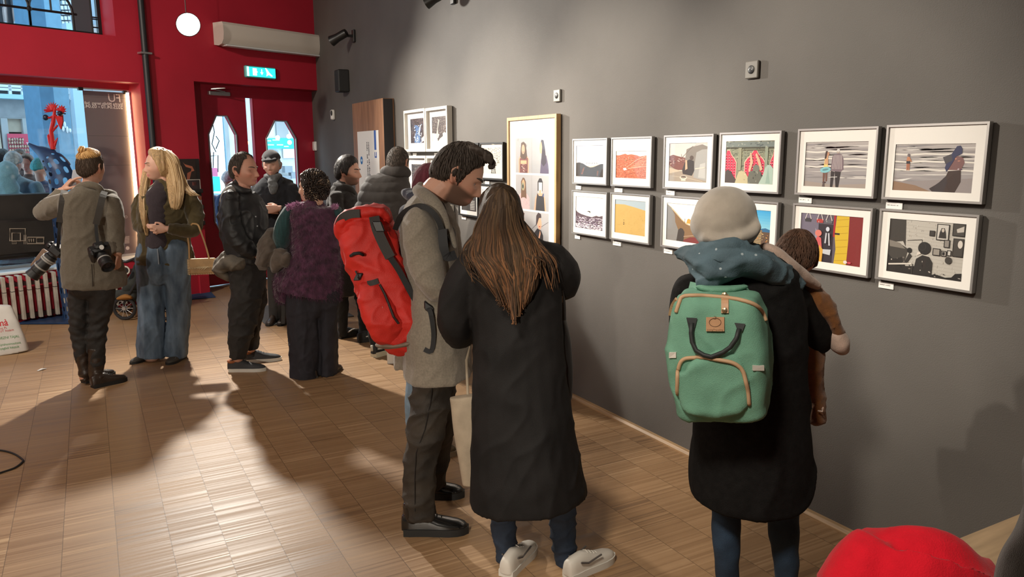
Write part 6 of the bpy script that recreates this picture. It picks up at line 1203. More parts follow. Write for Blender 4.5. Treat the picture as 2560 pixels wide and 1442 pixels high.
# ================================================================ people, right group
def longhair():
    H = Hof(1350, 1425); vw = View(0, 0, 1, H); vf = View(*CF, H); P = person((1340, 1425), 'woman with very long brown hair and a long black coat, seen from behind, white sneakers')
    hd = Head(vw.p(1252, 545), 178, 14, -3, 1.0)
    tor = [(1258, 592, 34, .02, .06), (1262, 612, 70, .02, .09), (1268, 636, 108, .02, .115), (1274, 680, 118, .02, .125), (1282, 740, 116, .02, .13), (1290, 820, 112, .02, .135), (1296, 900, 116, .02, .15), (1300, 990, 124, .02, .17), (1306, 1080, 136, .02, .185), (1314, 1160, 147, .02, .20), (1318, 1220, 154, .02, .21), (1320, 1246, 156, .02, .21)]
    la = [(1184, 656, 36, .02, .08), (1160, 700, 44, .02, .08), (1144, 756, 45, .03, .08), (1138, 806, 42, .06, .075), (1150, 838, 30, .14, .06), (1180, 836, 22, .24, .045)]
    ra = [(1358, 640, 36, .02, .08), (1392, 664, 40, .05, .08), (1416, 694, 34, .10, .075), (1404, 720, 30, .18, .065), (1376, 726, 26, .27, .05), (1340, 720, 20, .34, .04)]
    l1 = [(1254, 1200, 40, .05), (1256, 1260, 37, .05), (1260, 1320, 32, .05), (1265, 1370, 29, .05), (1268, 1402, 29, .05)]; l2 = [(1404, 1200, 40, .05), (1406, 1260, 37, .05), (1408, 1320, 35, .05), (1412, 1380, 31, .05), (1417, 1420, 28, .05)]
    hp = hand(vw.p(1182, 836, .25), FH+RH*.5, V(0, 0, 1), RH, .7, .95)+hand(vw.p(1336, 718, .35), -RH+FH*.3+V(0, 0, .3), V(0, 0, 1), FH, .6, .95)
    fuse('body', hd.parts(False)+[limb([hd.w(0, -.02, -.05), hd.w(0, -.03, -.1), vw.p(1258, 610, .02)], [.05, .05, .055])]+under(vw, [tor, la, ra, l1, l2], .62)+hp, skinm, P, .0055, 2, colf=skin_col((.55, .30, .22), hd))
    ck = mat('coat_black_cotton', (.0105, .0095, .0095), .72, var=.35, vs=6, bump=.3, bs=300, spec=.2)
    fuse('coat', cloth(vw, [tor], cap='rf')+cloth(vw, [la, ra], cap='rf'), ck, P, .008, 2, [(.012, 5, 5, 1.6), (.009, 3.5, 3.5, 1.6, 1), (.005, 7, 7, 6, 1)])
    fuse('jeans', cloth(vw, [l1, l2], cap='rf'), mat('denim_navy', (.012, .022, .042), .8, var=.4, vs=10, bump=.5, bs=320), P, .008, 2, [(.008, 9, 9, 14, 1), (.004, 16, 16, 20, 1)])
    wm = mat('sneaker_white', (.60, .56, .50), .55, bump=.1); f = lambda x, y: onfloor(960+x/2.395, 840+y/2.395)
    for A, dr in ((onfloor(1262, 1446), FH*.85+RH*.42), (onfloor(1416, 1450), FH*.62+RH*.75)):
        u = dr.normalized(); s_ = shoe(P, A, A+u*.275, wm, rubber_w, .95, .95, .030, 'sneaker', lace=wm); n = V(-u.y, u.x, 0)
        g = G()
        for sg in (-1, 1): g.pipe([A+u*.05+n*sg*.037+V(0, 0, .075), A+u*.09+n*sg*.040+V(0, 0, .062), A+u*.16+n*sg*.046+V(0, 0, .078)], .004, 6)
        g.build('side_mark', mat('mark_dark', (.08, .07, .065), .6), s_)
    # hair: a core and several hundred tapering locks
    rr = random.Random(12); g = G(); shades = [(.040, .025, .016), (.055, .034, .021), (.032, .020, .014), (.075, .045, .025)]; tips = [(.15, .070, .034), (.21, .098, .046), (.085, .045, .026)]
    outl = [(470, 430, 620), (520, 400, 640)]
    core = [hd.cap([(0, .07), (30, .05), (45, .0), (60, -.08), (180, -.13)], .014, 6, .003, 60, top=.004), vf.tube([(480, 190, 112, -.06, .10), (478, 280, 132, -.075, .11), (470, 380, 150, -.085, .10), (480, 480, 188, -.10, .075), (520, 600, 200, -.12, .055), (560, 700, 168, -.13, .040), (566, 800, 110, -.135, .03), (556, 880, 50, -.135, .02)])]
    strands = lambda co: .006*np.array([noise.noise((x*55, y*55, z*2.5)) for x, y, z in co.tolist()], np.float32)
    def hc(co):
        z = co[:, 2]; n_ = np.array([noise.noise((x*120, y*120, q*3)) for x, y, q in co.tolist()])
        w = np.clip((1.30-z)/.5+.5*n_, 0, 1)[:, None]; return np.array([.040, .025, .016])*(1+.6*n_[:, None])*(1-w)+np.array([.12, .062, .034])*(1+.5*n_[:, None])*w
    hc_ = fuse('hair', core, colmat('hair_dyed', .6, .12, bump=.2, bs=120), P, .006, 2, fn=strands, colf=hc)
    from mathutils.bvhtree import BVHTree
    bvh = BVHTree.FromPolygons([v.co for v in hc_.data.vertices], [tuple(p.vertices) for p in hc_.data.polygons])
    def on(x, y, up, dz):
        d = (vf.p(x, y)-CAM).normalized(); h = bvh.ray_cast(CAM, d); q = vf.p(x, y, dz)
        return h[0]-d*up if h[0] is not None and (h[0]-q).length < .25 else q
    for i in range(480):
        s_ = rr.uniform(-1, 1); k = rr.random()
        x0 = 480+s_*112; x1 = 474+s_*150; x2 = 500+s_*rr.uniform(190, 235); ye = rr.uniform(640, 930)*(1-.10*abs(s_))+(30 if abs(s_-.25) < .3 else 0); x3 = 552+s_*(205-(max(0, ye-560))*.42)+rr.uniform(-16, 16)
        dz = -.07-.075*math.sqrt(max(0, 1-s_*s_*.95)); y0 = 128+60*s_*s_
        up = rr.uniform(.001, .008); w1 = rr.uniform(-12, 12)
        pts = [on(486+s_*46, 118+34*abs(s_), up, dz+.05), on(482+s_*96, 170+40*s_*s_, up, dz), on(x0, 240+20*k, up, dz-.02), on(x1+w1, 360, up, dz-.03), on((x1+x2)/2+w1, 440, up, dz-.03), on(x2, 540, up+.004, dz-.036), on((x2+x3)/2+rr.uniform(-14, 14), (540+ye)/2, up+.008, dz-.046), on(x3, ye, up+.008, dz-.048), on(x3+rr.uniform(-14, 10), ye+26, up+.006, dz-.05)]
        P_ = catmull([tuple(p) for p in pts], 5); n = len(P_); m_ = rr.choice(shades); tp = rr.choice(tips) if rr.random() < .5 else m_
        rad = [.0058*min(1, .5+j/6)*(1-.75*max(0, (j/n-.6)/.4)) for j in range(n)]; lo_ = len(g.v); fo = len(g.f)
        g.pipe(P_, rad, 6, flat=.6)
        for q in range(fo, len(g.f)):
            j = (q-fo)/max(1, len(g.f)-fo); w = min(1, max(0, (j-.28)/.45)); g.c[q] = tuple(m_[e]*(1-w)+tp[e]*w for e in range(3))
    for i in range(26):
        s_ = rr.uniform(.7, 1.0); x1 = 700+rr.uniform(-40, 60); ye = rr.uniform(600, 780)
        P_ = catmull([tuple(vf.p(*q)) for q in ((610, 320, -.10), (650+rr.uniform(-20, 30), 400, -.11), (x1, 500, -.12), (x1+40+rr.uniform(-10, 40), (500+ye)/2, -.12), (x1+60+rr.uniform(0, 50), ye, -.11))], 5)
        m_ = rr.choice(shades+tips); g.pipe(P_, [.0035*(1-.7*j/len(P_)) for j in range(len(P_))], 6, c=m_)
    for i in range(18):
        s_ = rr.uniform(.7, 1.0); x1 = 300+rr.uniform(-40, 20); ye = rr.uniform(580, 760)
        P_ = catmull([tuple(vf.p(*q)) for q in ((345, 300, -.08), (325+rr.uniform(-14, 14), 400, -.1), (x1-20, 500, -.115), (x1-10+rr.uniform(-30, 40), (520+ye)/2, -.13), (x1+60+rr.uniform(-30, 60), ye, -.14))], 5)
        m_ = rr.choice(shades+tips); g.pipe(P_, [.004*(1-.7*j/len(P_)) for j in range(len(P_))], 6, c=m_)
    lk = g.build('locks', colmat('hair_dyed'), P, True)
    t = empty('tote_bag', vw.p(1150, 1120, .05), 'beige canvas tote bag hanging beside the long black coat', 'bag')
    cv = mat('canvas_beige', (.36, .29, .21), .85, var=.15, vs=14, bump=.4, bs=350)
    a, b_, c_, d_ = vw.p(1124, 1000, .14), vw.p(1250, 985, .10), vw.p(1250, 1222, .10), vw.p(1156, 1214, .12)
    M = [a, b_, c_, d_]; off = FH*.10
    fuse('bag_body', [rings_of([(*((a+b_)/2+off*.3), (b_-a).length/2, .035), (*((a*.7+b_*.7+c_*.3+d_*.3)/2+off*.3), (b_-a).length*.47, .05), (*((a*.3+b_*.3+c_*.7+d_*.7)/2+off*.3), (b_-a).length*.42, .055), (*((c_+d_)/2+off*.3), (c_-d_).length/2, .03)], 3, 28, 3, 'ff')], cv, t, .008, 2, [(.006, 8, 8, 5)])
    G().pipe([vw.p(1170, 1000, .16), vw.p(1166, 900, .24), vw.p(1180, 846, .26), vw.p(1192, 900, .22), vw.p(1200, 996, .14)], .006, 8).build('handle', cv, t)
    t = empty('shoulder_bag', vw.p(1405, 900, .1), 'black leather bag with a buckled strap on the right hip of the long black coat', 'bag')
    bl = mat('bag_black', (.013, .012, .012), .4, bump=.15, bs=80)
    fuse('bag_body', [vw.tube([(1392, 790, 22, .10, .05), (1396, 850, 32, .10, .06), (1398, 930, 36, .10, .065), (1398, 990, 34, .10, .06)], sq=3)], bl, t, .008, 2)
    strap(vw, [(1330, 640, .01), (1380, 690, .00), (1404, 740, .03), (1408, 800, .05)], .012, .004, m=bl, parent=t, name='strap')
    G().pipe([vw.p(1400+q[0], 748+q[1], .015) for q in ((-5, -7), (5, -7), (5, 7), (-5, 7))], .003, 6, closed=True).build('buckle', mat('brass', (.6, .5, .32), .3, .9), t)
longhair()
def mother():
    H = Hof(1880, 1560); vw = View(0, 0, 1, H); vg = View(*CG, H); P = person((1880, 1560), 'woman in a pale fuzzy beret and blue scarf, holding a baby, seen from behind')
    hd = Head(vg.p(392, 296), 168, 6, 0, 1.0)
    tor = [(1822, 640, 52, 0, .07), (1822, 668, 98, 0, .11), (1836, 700, 138, 0, .13), (1852, 760, 152, 0, .14), (1864, 840, 150, 0, .15), (1870, 940, 148, 0, .16), (1872, 1030, 148, 0, .17), (1876, 1110, 154, 0, .175), (1878, 1180, 158, 0, .18), (1877, 1226, 156, 0, .18), (1877, 1248, 150, 0, .175)]
    ra = [(1934, 726, 56, .02, .09), (1972, 764, 58, .06, .09), (2012, 806, 50, .10, .085), (2040, 838, 42, .14, .07), (2010, 850, 30, .24, .06), (1960, 850, 24, .34, .05)]
    la = [(1722, 716, 40, .02, .09), (1716, 790, 42, .05, .08), (1726, 860, 38, .12, .07), (1770, 880, 30, .24, .06)]
    l1 = [(1814, 1200, 44, .02), (1815, 1270, 40, .02), (1815, 1350, 37, .02), (1818, 1430, 31, .02), (1822, 1510, 27, .02)]; l2 = [(1950, 1190, 48, .02), (1956, 1270, 43, .02), (1962, 1350, 39, .02), (1966, 1430, 31, .02), (1968, 1510, 27, .02)]
    hp = hand(vw.p(1956, 850, .35), -RH+V(0, 0, .2), -FH, V(0, 0, 1), .6, .95)+hand(vw.p(1776, 884, .26), RH+FH*.3, V(0, 0, 1), FH, .6, .95)
    fuse('body', hd.parts()+[limb([hd.w(0, -.02, -.05), hd.w(0, -.03, -.1), vw.p(1822, 660)], [.052, .052, .06])]+under(vw, [tor, ra, la, l1, l2], .62)+hp, skinm, P, .0055, 2, colf=skin_col((.42, .20, .14), hd))
    fuse('hair', [hd.cap([(0, .07), (40, .05), (66, -.03), (90, -.05), (180, -.11)], .014, 6, .004)], mat('hair_redbrown', (.055, .022, .012), .5, var=.4, vs=50, bump=.3), P, .006, 1)
    fz = mat('felt_oat', (.42, .37, .31), .95, var=.16, vs=12, bump=.45, bs=700, sheen=.6)
    br = fuse('beret', [G().ball(vg.p(376, 216, -.01), (.104, .108, .103), 32, 20), G().ball(vg.p(352, 262, -.02), (.098, .104, .080), 32, 20), vg.tube([(260, 330, 46, -.02, .09), (360, 350, 50, -.03, .12), (470, 330, 50, -.02, .10), (500, 300, 40, 0, .08)])], fz, P, .008, 8, [(.006, 6, 6, 6), (.0015, 30, 30, 30)])
    ck = mat('coat_black_wool', (.0075, .007, .007), .9, var=.3, vs=40, bump=.5, bs=300, spec=.2)
    fuse('coat', cloth(vw, [tor], cap='rf')+cloth(vw, [ra, la]), ck, P, .010, 3, [(.010, 6, 6, 3), (.010, 4, 4, 4, 1)])
    fuse('jeans', cloth(vw, [l1, l2], cap='rf'), mat('denim_teal', (.018, .040, .075), .8, var=.35, vs=9, bump=.5, bs=320), P, .008, 2, [(.006, 16, 16, 14)])
    for l_ in (l1, l2):
        a = onfloor(l_[-1][0], 1570); shoe(P, a, a+FH*.26, leather_dk, rubber_k)
    sm_ = mat('scarf_blue', (.075, .122, .150), .85, var=.3, vs=10, bump=.35, bs=200)
    sf = fuse('scarf', [vg.tube([(268, 400, 26, -.02, .08), (330, 392, 34, -.10, .05), (430, 384, 36, -.11, .05), (520, 400, 34, -.06, .06)]), vg.tube([(236, 480, 44, .0, .10), (280, 500, 66, -.10, .07), (360, 540, 62, -.14, .06), (440, 480, 58, -.14, .06), (540, 470, 66, -.10, .08), (640, 520, 72, -.03, .10), (720, 570, 52, .02, .08)]), vg.tube([(244, 424, 30, .02, .09), (330, 440, 48, -.10, .06), (440, 440, 52, -.12, .06), (560, 440, 46, -.05, .08), (640, 480, 40, .02, .08)]), vg.tube([(226, 556, 24, -.08, .05), (266, 580, 34, -.13, .04), (340, 590, 26, -.15, .04)]), vg.tube([(640, 590, 30, -.05, .06), (700, 600, 30, -.0, .06), (750, 590, 18, .02, .05)])], sm_, P, .007, 2, [(.012, 7, 7, 14), (.016, 4, 4, 12, 1), (.008, 8, 8, 22, 1)])
    N, L = sm_.node_tree.nodes, sm_.node_tree.links; bs_ = N['Principled BSDF']; src = bs_.inputs['Base Color'].links[0].from_socket
    vo = N.new('ShaderNodeTexVoronoi'); vo.inputs['Scale'].default_value = 30; tc = N.new('ShaderNodeTexCoord'); L.new(tc.outputs['Object'], vo.inputs[0])
    lt_ = N.new('ShaderNodeMath'); lt_.operation = 'LESS_THAN'; lt_.inputs[1].default_value = .13; L.new(vo.outputs['Distance'], lt_.inputs[0])
    mx_ = N.new('ShaderNodeMix'); mx_.data_type = 'RGBA'; mx_.inputs[7].default_value = (.34, .40, .43, 1); L.new(lt_.outputs[0], mx_.inputs[0]); L.new(src, mx_.inputs[6]); L.new(mx_.outputs[2], bs_.inputs['Base Color'])
    # green backpack
    t = empty('backpack', vg.p(380, 1290, -.2), 'mint green square backpack with tan trim on the back of the woman in the beret', 'backpack')
    gm = mat('canvas_mint', (.155, .345, .245), .82, var=.10, vs=16, bump=.5, bs=420); tn = mat('tan_trim', (.52, .33, .19), .6); lt = mat('tan_leather_patch', (.50, .28, .15), .55, var=.12, vs=20)
    wr = lambda co: .003*np.array([noise.noise((x*14, y*14, z*14)) for x, y, z in co.tolist()], np.float32)+.004*np.array([noise.noise((x*7+2, y*7, z*5)) for x, y, z in co.tolist()], np.float32)+.006*(1-np.minimum(1, 3*np.abs(np.array([noise.noise((x*7+5, y*7, z*8)) for x, y, z in co.tolist()], np.float32))))**1.5
    pk = [(337, 640, 196, -.21, .074), (337, 652, 208, -.21, .084), (338, 690, 228, -.21, .096), (338, 780, 254, -.21, .104), (341, 880, 268, -.21, .110), (347, 980, 273, -.21, .114), (354, 1080, 266, -.21, .114), (362, 1180, 254, -.21, .114), (368, 1250, 242, -.21, .108), (371, 1282, 230, -.21, .098)]
    b0 = fuse('pack_body', [vg.tube(pk, sq=5.5, n=44, cap='ff', rot=R(-10))], gm, t, .008, 3, fn=wr)
    fuse('top_flap', [vg.tube([(230, 606, 14, -.15, .03), (300, 622, 26, -.17, .04), (400, 622, 26, -.17, .04), (480, 606, 14, -.15, .03)])], gm, t, .008, 2)
    # (surface helper: drop a photograph point onto the pack's face)
    from mathutils.bvhtree import BVHTree
    bv = BVHTree.FromPolygons([v.co for v in b0.data.vertices], [tuple(p.vertices) for p in b0.data.polygons])
    def onto(x, y, up_=.004):
        d = (vg.p(x, y)-CAM).normalized(); h = bv.ray_cast(CAM, d)
        return (h[0]+h[1]*up_) if h[0] is not None else vg.p(x, y, -.30)
    pc = fuse('front_pocket', [rings_of([(*(onto(x, y)+FH*.012), vg.m(w_), .032) for x, y, w_ in ((292, 1010, 120), (304, 1040, 158), (312, 1100, 178), (318, 1180, 176), (322, 1250, 168), (324, 1280, 150))], 4, 36, 4, 'rr', R(-7))], gm, t, .008, 2, fn=wr)
    bv2 = BVHTree.FromPolygons([v.co for v in pc.data.vertices], [tuple(p.vertices) for p in pc.data.polygons])
    def onto2(x, y, up_=.003):
        d = (vg.p(x, y)-CAM).normalized(); h = bv2.ray_cast(CAM, d)
        return (h[0]+h[1]*up_) if h[0] is not None else onto(x, y, up_)
    def band(pts, r, m, name, fn=onto, par=None, flat=.45):
        Q = catmull([(x, y) for x, y in pts], 6); return G().pipe([fn(x, y, r*.4) for x, y in Q], r, 8, flat=1).build(name, m, par or t, True)
    band([(112, 745), (130, 690), (150, 660), (230, 656), (320, 662), (420, 672), (490, 686), (540, 706), (575, 740), (596, 790)], .0065, tn, 'zip_tape')
    band([(120, 1190), (120, 1100), (126, 1040), (146, 1004), (190, 992), (270, 994), (350, 1004), (420, 1020), (464, 1052), (484, 1100), (498, 1170), (504, 1246)], .0065, tn, 'pocket_zip', onto2, pc)
    def patch(x0, y0, x1, y1, m, name, up_=.004, par=None, th=.004):
        a, b_, c_, d_ = onto(x0, y0, up_), onto(x1, y0, up_), onto(x1, y1, up_), onto(x0, y1, up_); n = (b_-a).cross(d_-a).normalized(); n = n if n.dot(CAM-a) > 0 else -n
        v = [a, b_, c_, d_]; g = G().add([p-n*.006 for p in v]+[p+n*th for p in v], [(0, 1, 2, 3), (7, 6, 5, 4), (0, 4, 5, 1), (1, 5, 6, 2), (2, 6, 7, 3), (3, 7, 4, 0)]); o = g.build(name, m, par or t); return o, v, n
    def tab(x0, x1, ys, m, name, w=.004):
        g = G(); rs = []
        for y in ys:
            a, b_ = onto(x0, y, 0), onto(x1, y, 0); n = -(a-CAM).normalized(); rs.append([a-n*.004, b_-n*.004, b_+n*w, a+n*w])
        return g.rings(rs).build(name, m, t)
    po, v, n = patch(276, 770, 376, 846, lt, 'leather_patch'); ce = (v[0]+v[1]+v[2]+v[3])/4; ux = (v[1]-v[0]).normalized(); uy = (v[0]-v[3]).normalized()
    g = G(); g.pipe([ce+uy*.006+n*.0045+(ux*math.cos(q)*1.15+uy*math.sin(q)*.85)*.0155 for q in np.linspace(0, 2*PI, 19)[:-1]], .001, 5, closed=True); g.pipe([ce+uy*.018+n*.0045, ce+uy*.023+n*.0045+ux*.003, ce+uy*.025+n*.0045-ux*.003], .001, 5); g.pipe([ce-ux*.006+uy*.018+n*.0045, ce+uy*.0165+n*.0045, ce+ux*.006+uy*.019+n*.0045], .001, 5)
    put_text(g, 'LivingTraveling', .0082, frameM(ce-uy*.0175+n*.0045, ux, uy)); g.build('stamped_mark', mat('stamp_brown', (.16, .08, .04), .7), po)
    tb = tab(356, 396, (646, 654, 664, 678, 695, 715, 735, 748), lt, 'leather_tab', .007)
    for x, y in ((374, 664), (378, 734)):
        q = onto(x, y, .009); G().lathe([(0, -.004), (.0085, -.004), (.0085, .002), (.005, .0045), (0, .005)], 16, frameM(q, n.orthogonal(), n.cross(n.orthogonal()))).build('stud', mat('brass', (.6, .5, .32), .3, .9), tb, 40)
    hk = mat('handle_black', (.018, .022, .022), .6)
    for x0, s_ in ((196, 1), (458, -1)):
        g = G().add([onto(x0-28*1, 772 if s_ > 0 else 800, .005), onto(x0+30, 774 if s_ > 0 else 806, .005), onto(x0+14, 846, .008), onto(x0-10, 840, .008)], [(0, 1, 2, 3)]); g.build('handle_anchor', hk, t)
    G().pipe([onto(x, y, u_) for x, y, u_ in ((196, 800, .008), (200, 850, .014), (206, 900, .020), (226, 945, .024), (270, 968, .028), (320, 972, .028), (372, 962, .026), (416, 930, .024), (446, 880, .018), (456, 830, .010))], .0072, 8).build('handle', hk, t, True)
    patch(76, 962, 112, 990, mat('tag_white', (.62, .58, .52), .7), 'side_tag', .003); patch(528, 1032, 584, 1060, mat('tag_white', (.62, .58, .52)), 'side_tag', .003)
    fuse('side_pocket', [vg.tube([(578, 1036, 34, -.16, .06), (578, 1100, 42, -.165, .075), (566, 1180, 42, -.17, .075), (548, 1260, 34, -.18, .06)])], gm, t, .008, 2, fn=wr)
    strap(vg, [(560, 650, -.10), (600, 740, -.08), (640, 830, -.06), (652, 900, -.04), (640, 970, -.06)], .010, .004, m=tn, parent=t, name='side_strap')
    strap(vg, [(118, 676, -.23), (96, 710, -.20), (84, 760, -.18)], .010, .004, m=tn, parent=t, name='side_strap')
    strap(vg, [(684, 900, -.08), (694, 980, -.07), (690, 1080, -.07), (684, 1166, -.07)], .006, .003, m=tn, parent=t, name='loose_strap')
    strap(vg, [(500, 600, -.10), (470, 620, -.15), (440, 640, -.18)], .014, .006, m=gm, parent=t, name='shoulder_strap'); strap(vg, [(190, 600, -.08), (220, 610, -.12), (250, 640, -.17)], .014, .006, m=gm, parent=t, name='shoulder_strap')
    return vg, H
vgM, HM = mother()
def baby():
    vw = View(CG[0], CG[1], CG[2], HM+.10); b0 = vw.p(830, 900); P = empty('baby', (b0.x, b0.y, b0.z-.3), 'baby in a rust brown suit with cream cuffs, held by the woman in the beret', 'baby')
    hd = Head(vw.p(758, 452), 150, 20, 8, .80, 1.1)
    tor = [(770, 536, 50, .06, .06), (786, 590, 86, .06, .085), (796, 690, 100, .07, .10), (800, 800, 98, .07, .11), (812, 900, 92, .07, .11), (830, 980, 84, .06, .10)]
    arm = [(826, 596, 44, .0, .05), (872, 660, 54, -.02, .05), (928, 730, 52, -.02, .048), (972, 800, 44, -.02, .042), (988, 850, 40, -.02, .04)]
    leg = [(826, 960, 84, .03, .075), (842, 1050, 72, .01, .065), (858, 1140, 60, .0, .055), (870, 1230, 52, .0, .05), (878, 1320, 46, .0, .045)]
    leg2 = [(790, 960, 70, .12, .07), (780, 1060, 56, .16, .06), (786, 1160, 44, .2, .05)]
    body = fuse('body', hd.parts()+[limb([hd.w(0, -.02, -.05), vw.p(776, 560, .06)], [.04, .045])]+under(vw, [tor, arm, leg, leg2], .66)+hand(vw.p(990, 870, -.02), vw.p(1020, 960)-vw.p(985, 850), -FH, -RH, 1.2, .34), skinm, P, .005, 2, colf=skin_col((.60, .33, .24), hd))
    fuse('hair', [hd.cap([(0, .06), (50, .05), (80, -.03), (95, .0), (120, -.05), (180, -.085)], .012, 7, .004, 50, top=.006)], mat('hair_chestnut', (.085, .040, .022), .7, var=.35, vs=40, bump=.5, bs=160), P, .005, 1); hd.strands([(0, .06), (50, .05), (80, -.03), (95, .0), (120, -.05), (180, -.085)], 1200, .05, .0010, MATS['hair_chestnut'], P, .018)
    rs = wool('suit_rust', (.190, .075, .022), var=.25, vs=60)
    fuse('suit', cloth(vw, [tor, arm, leg, leg2]), rs, P, .007, 2, [(.008, 9, 9, 9), (.008, 8, 8, 9, 1), (.004, 16, 16, 18, 1)])
    cr = wool('lining_cream', (.52, .38, .31), var=.12)
    fuse('hood_lining', [vw.tube([(590, 388, 24, -.12, .03), (640, 410, 38, -.13, .035), (720, 480, 42, -.12, .035), (800, 545, 38, -.08, .035), (868, 590, 26, -.04, .03)])], cr, P, .006, 3, [(.005, 16, 16, 16)])
    fuse('cuff', [vw.tube([(984, 862, 48, -.02, .045), (1002, 910, 56, -.02, .05), (1020, 950, 40, -.02, .035)])], cr, P, .006, 2, [(.004, 20, 20, 20)])
    G().pipe([vw.p(904, 1280, -.05), vw.p(912, 1264, -.07), vw.p(910, 1286, -.07), vw.p(884, 1282, -.06)], .003, 6).build('drawstring', cr, P)
baby()
# ================================================================ street side: what stands inside the shop window and beyond it
def redpx(x, y, o):
    r = ray(x, y); p0 = COR+RN*o; k = (p0-CAM).dot(RN)/r.dot(RN); p = CAM+r*k-COR; return p.dot(RD), p.z
def rp(x, y, o): s, z = redpx(x, y, o); return COR+RD*s+RN*o+V(0, 0, z)
def slab(g, x0, y0, x1, y1, o, dep=.1, m=0, ext=None):
    """upright panel parallel to the street wall: photograph rectangle at offset o, dep thick towards the street"""
    s0, z1 = redpx(x0, y0, o); s1, z0 = redpx(x1, y1, o)
    g.box((min(s0, s1), o-dep, min(z0, z1)), (max(s0, s1), o, max(z0, z1)), M=REDM, m=m); return g
# light strip and translucent banner at the right end of the window
t_ = empty('led_strip', red(2.62, .56, -.22), 'glowing warm light strip along the right edge of the shop window', 'lamp')
G().box((2.548, -.285, .60), (2.572, -.262, 2.475), M=REDM).build('light_tube', mat('led_glow', (1, .8, .5), .5, emit=(1, .74, .40), es=26), t_)
G().box((2.531, -.295, .57), (2.548, -.25, 2.48), M=REDM).build('mounting_rail', alu, t_)
bm = bpy.data.materials.new('banner_film'); t, b = nt(bm); N, L = t.nodes, t.links
N.remove(b); df = N.new('ShaderNodeBsdfDiffuse'); df.inputs[0].default_value = (.27, .21, .20, 1); tl = N.new('ShaderNodeBsdfTranslucent'); tl.inputs[0].default_value = (.30, .25, .25, 1); ms = N.new('ShaderNodeMixShader'); ms.inputs[0].default_value = .5
L.new(df.outputs[0], ms.inputs[1]); L.new(tl.outputs[0], ms.inputs[2]); L.new(ms.outputs[0], N['Material Output'].inputs[0])
t_ = empty('window_banner', red(2.9, .56, -.28), 'tall grey-brown film banner with reversed white writing on the shop window', 'banner')
sL, zT = redpx(206, 222, -.285); 
G().box((2.575, -.288, .575), (sL, -.285, 2.475), M=REDM).build('film', bm, t_)
wt = mat('banner_white', (.62, .58, .56), .6)
def bt(txt, px, py, size, bold=False): 
    g = G(); s, z = redpx(px, py, -.283); put_text(g, txt, size, frameM(red(s, z, -.283), -RD, (0, 0, 1)), mirror=True, bold=bold); return g.build('lettering', wt, t_)
bt('FU', 286, 246, .13); bt('Vargha Mihály terem  hall', 260, 259, .042, True); bt('2025.04.10 - 05.04.', 260, 267, .056, True); bt('O R D', 306, 543, .045, True); bt('M O', 303, 551, .045, True)
g = G()
for i in range(9): s, z = redpx(311, 592+i*2.1, -.283); g.box((s-.06, -.2845, z), (s+.06-.02*(i % 3), -.2835, z+.005), M=REDM)
for i, y in enumerate((236, 340, 414)): s, z = redpx(270, y, -.283); 
g.build('small_print', wt, t_)
g = G(); s, z = redpx(319, 620, -.283); g.lathe([(0, 0), (.022, 0), (.022, .001), (0, .001)], 20, frameM(red(s, z, -.2835), -RD, (0, 0, 1))); g.build('round_seal', wt, t_)
g = G()
for y in (244, 340, 414): s, z = redpx(260, y, -.283); g.box((2.58, -.2848, z), (sL-.01, -.284, z+.004), M=REDM)
g.build('crease', mat('banner_dark', (.12, .10, .10), .7), t_)  # wall panel joints seen through the film, drawn on it as lines
# television seen from behind
t_ = empty('television', red(4.1, .545, .02), 'large black television seen from behind in front of the shop window', 'television')
tvb = mat('tv_back', (.016, .014, .013), .55, var=.3, vs=6)
G().box((3.50, .02, .685), (4.95, .055, 1.352), M=REDM, bev=.008).build('panel', tvb, t_, 30); G().box((3.62, .055, .72), (4.8, .11, 1.10), M=REDM, bev=.03).build('rear_housing', tvb, t_, 40)
G().box((3.50, .018, 1.345), (4.95, .056, 1.36), M=REDM, bev=.003).build('top_edge', mat('tv_edge_highlight', (.10, .16, .22), .3, .5), t_, 30)  # blue highlight along the top edge, put into its colour
g = G(); pm_ = mat('port_grey', (.26, .22, .18), .5)
def port(x0, y0, x1, y1, w=1.6):
    P4 = [rp(x/2.185, 340+y/2.185, .113) for x, y in ((x0, y0), (x1, y0), (x1, y1), (x0, y1))]
    g.pipe(P4, .0045*w, 6, closed=True)
port(54, 506, 138, 572); port(66, 530, 112, 574); port(150, 553, 240, 588); port(200, 556, 238, 584); port(66, 578, 90, 588, .8); port(132, 540, 142, 590, .8)
for x in (160, 172, 184): g.ball(rp(x/2.185, 340+570/2.185, .113), (.012, .006, .02), 8, 6)
g.build('port_panel', pm_, t_)
g = G(); g.box((4.62, .0, .545), (4.68, .12, .70), M=REDM); g.box((3.78, .0, .545), (3.84, .12, .70), M=REDM); g.build('foot', tvb, t_)
g = G().box((3.55, .058, .99), (3.60, .062, 1.0), M=REDM); g.box((3.7, .0562, 1.15), (3.78, .058, 1.162), M=REDM); g.build('sticker', pm_, t_)
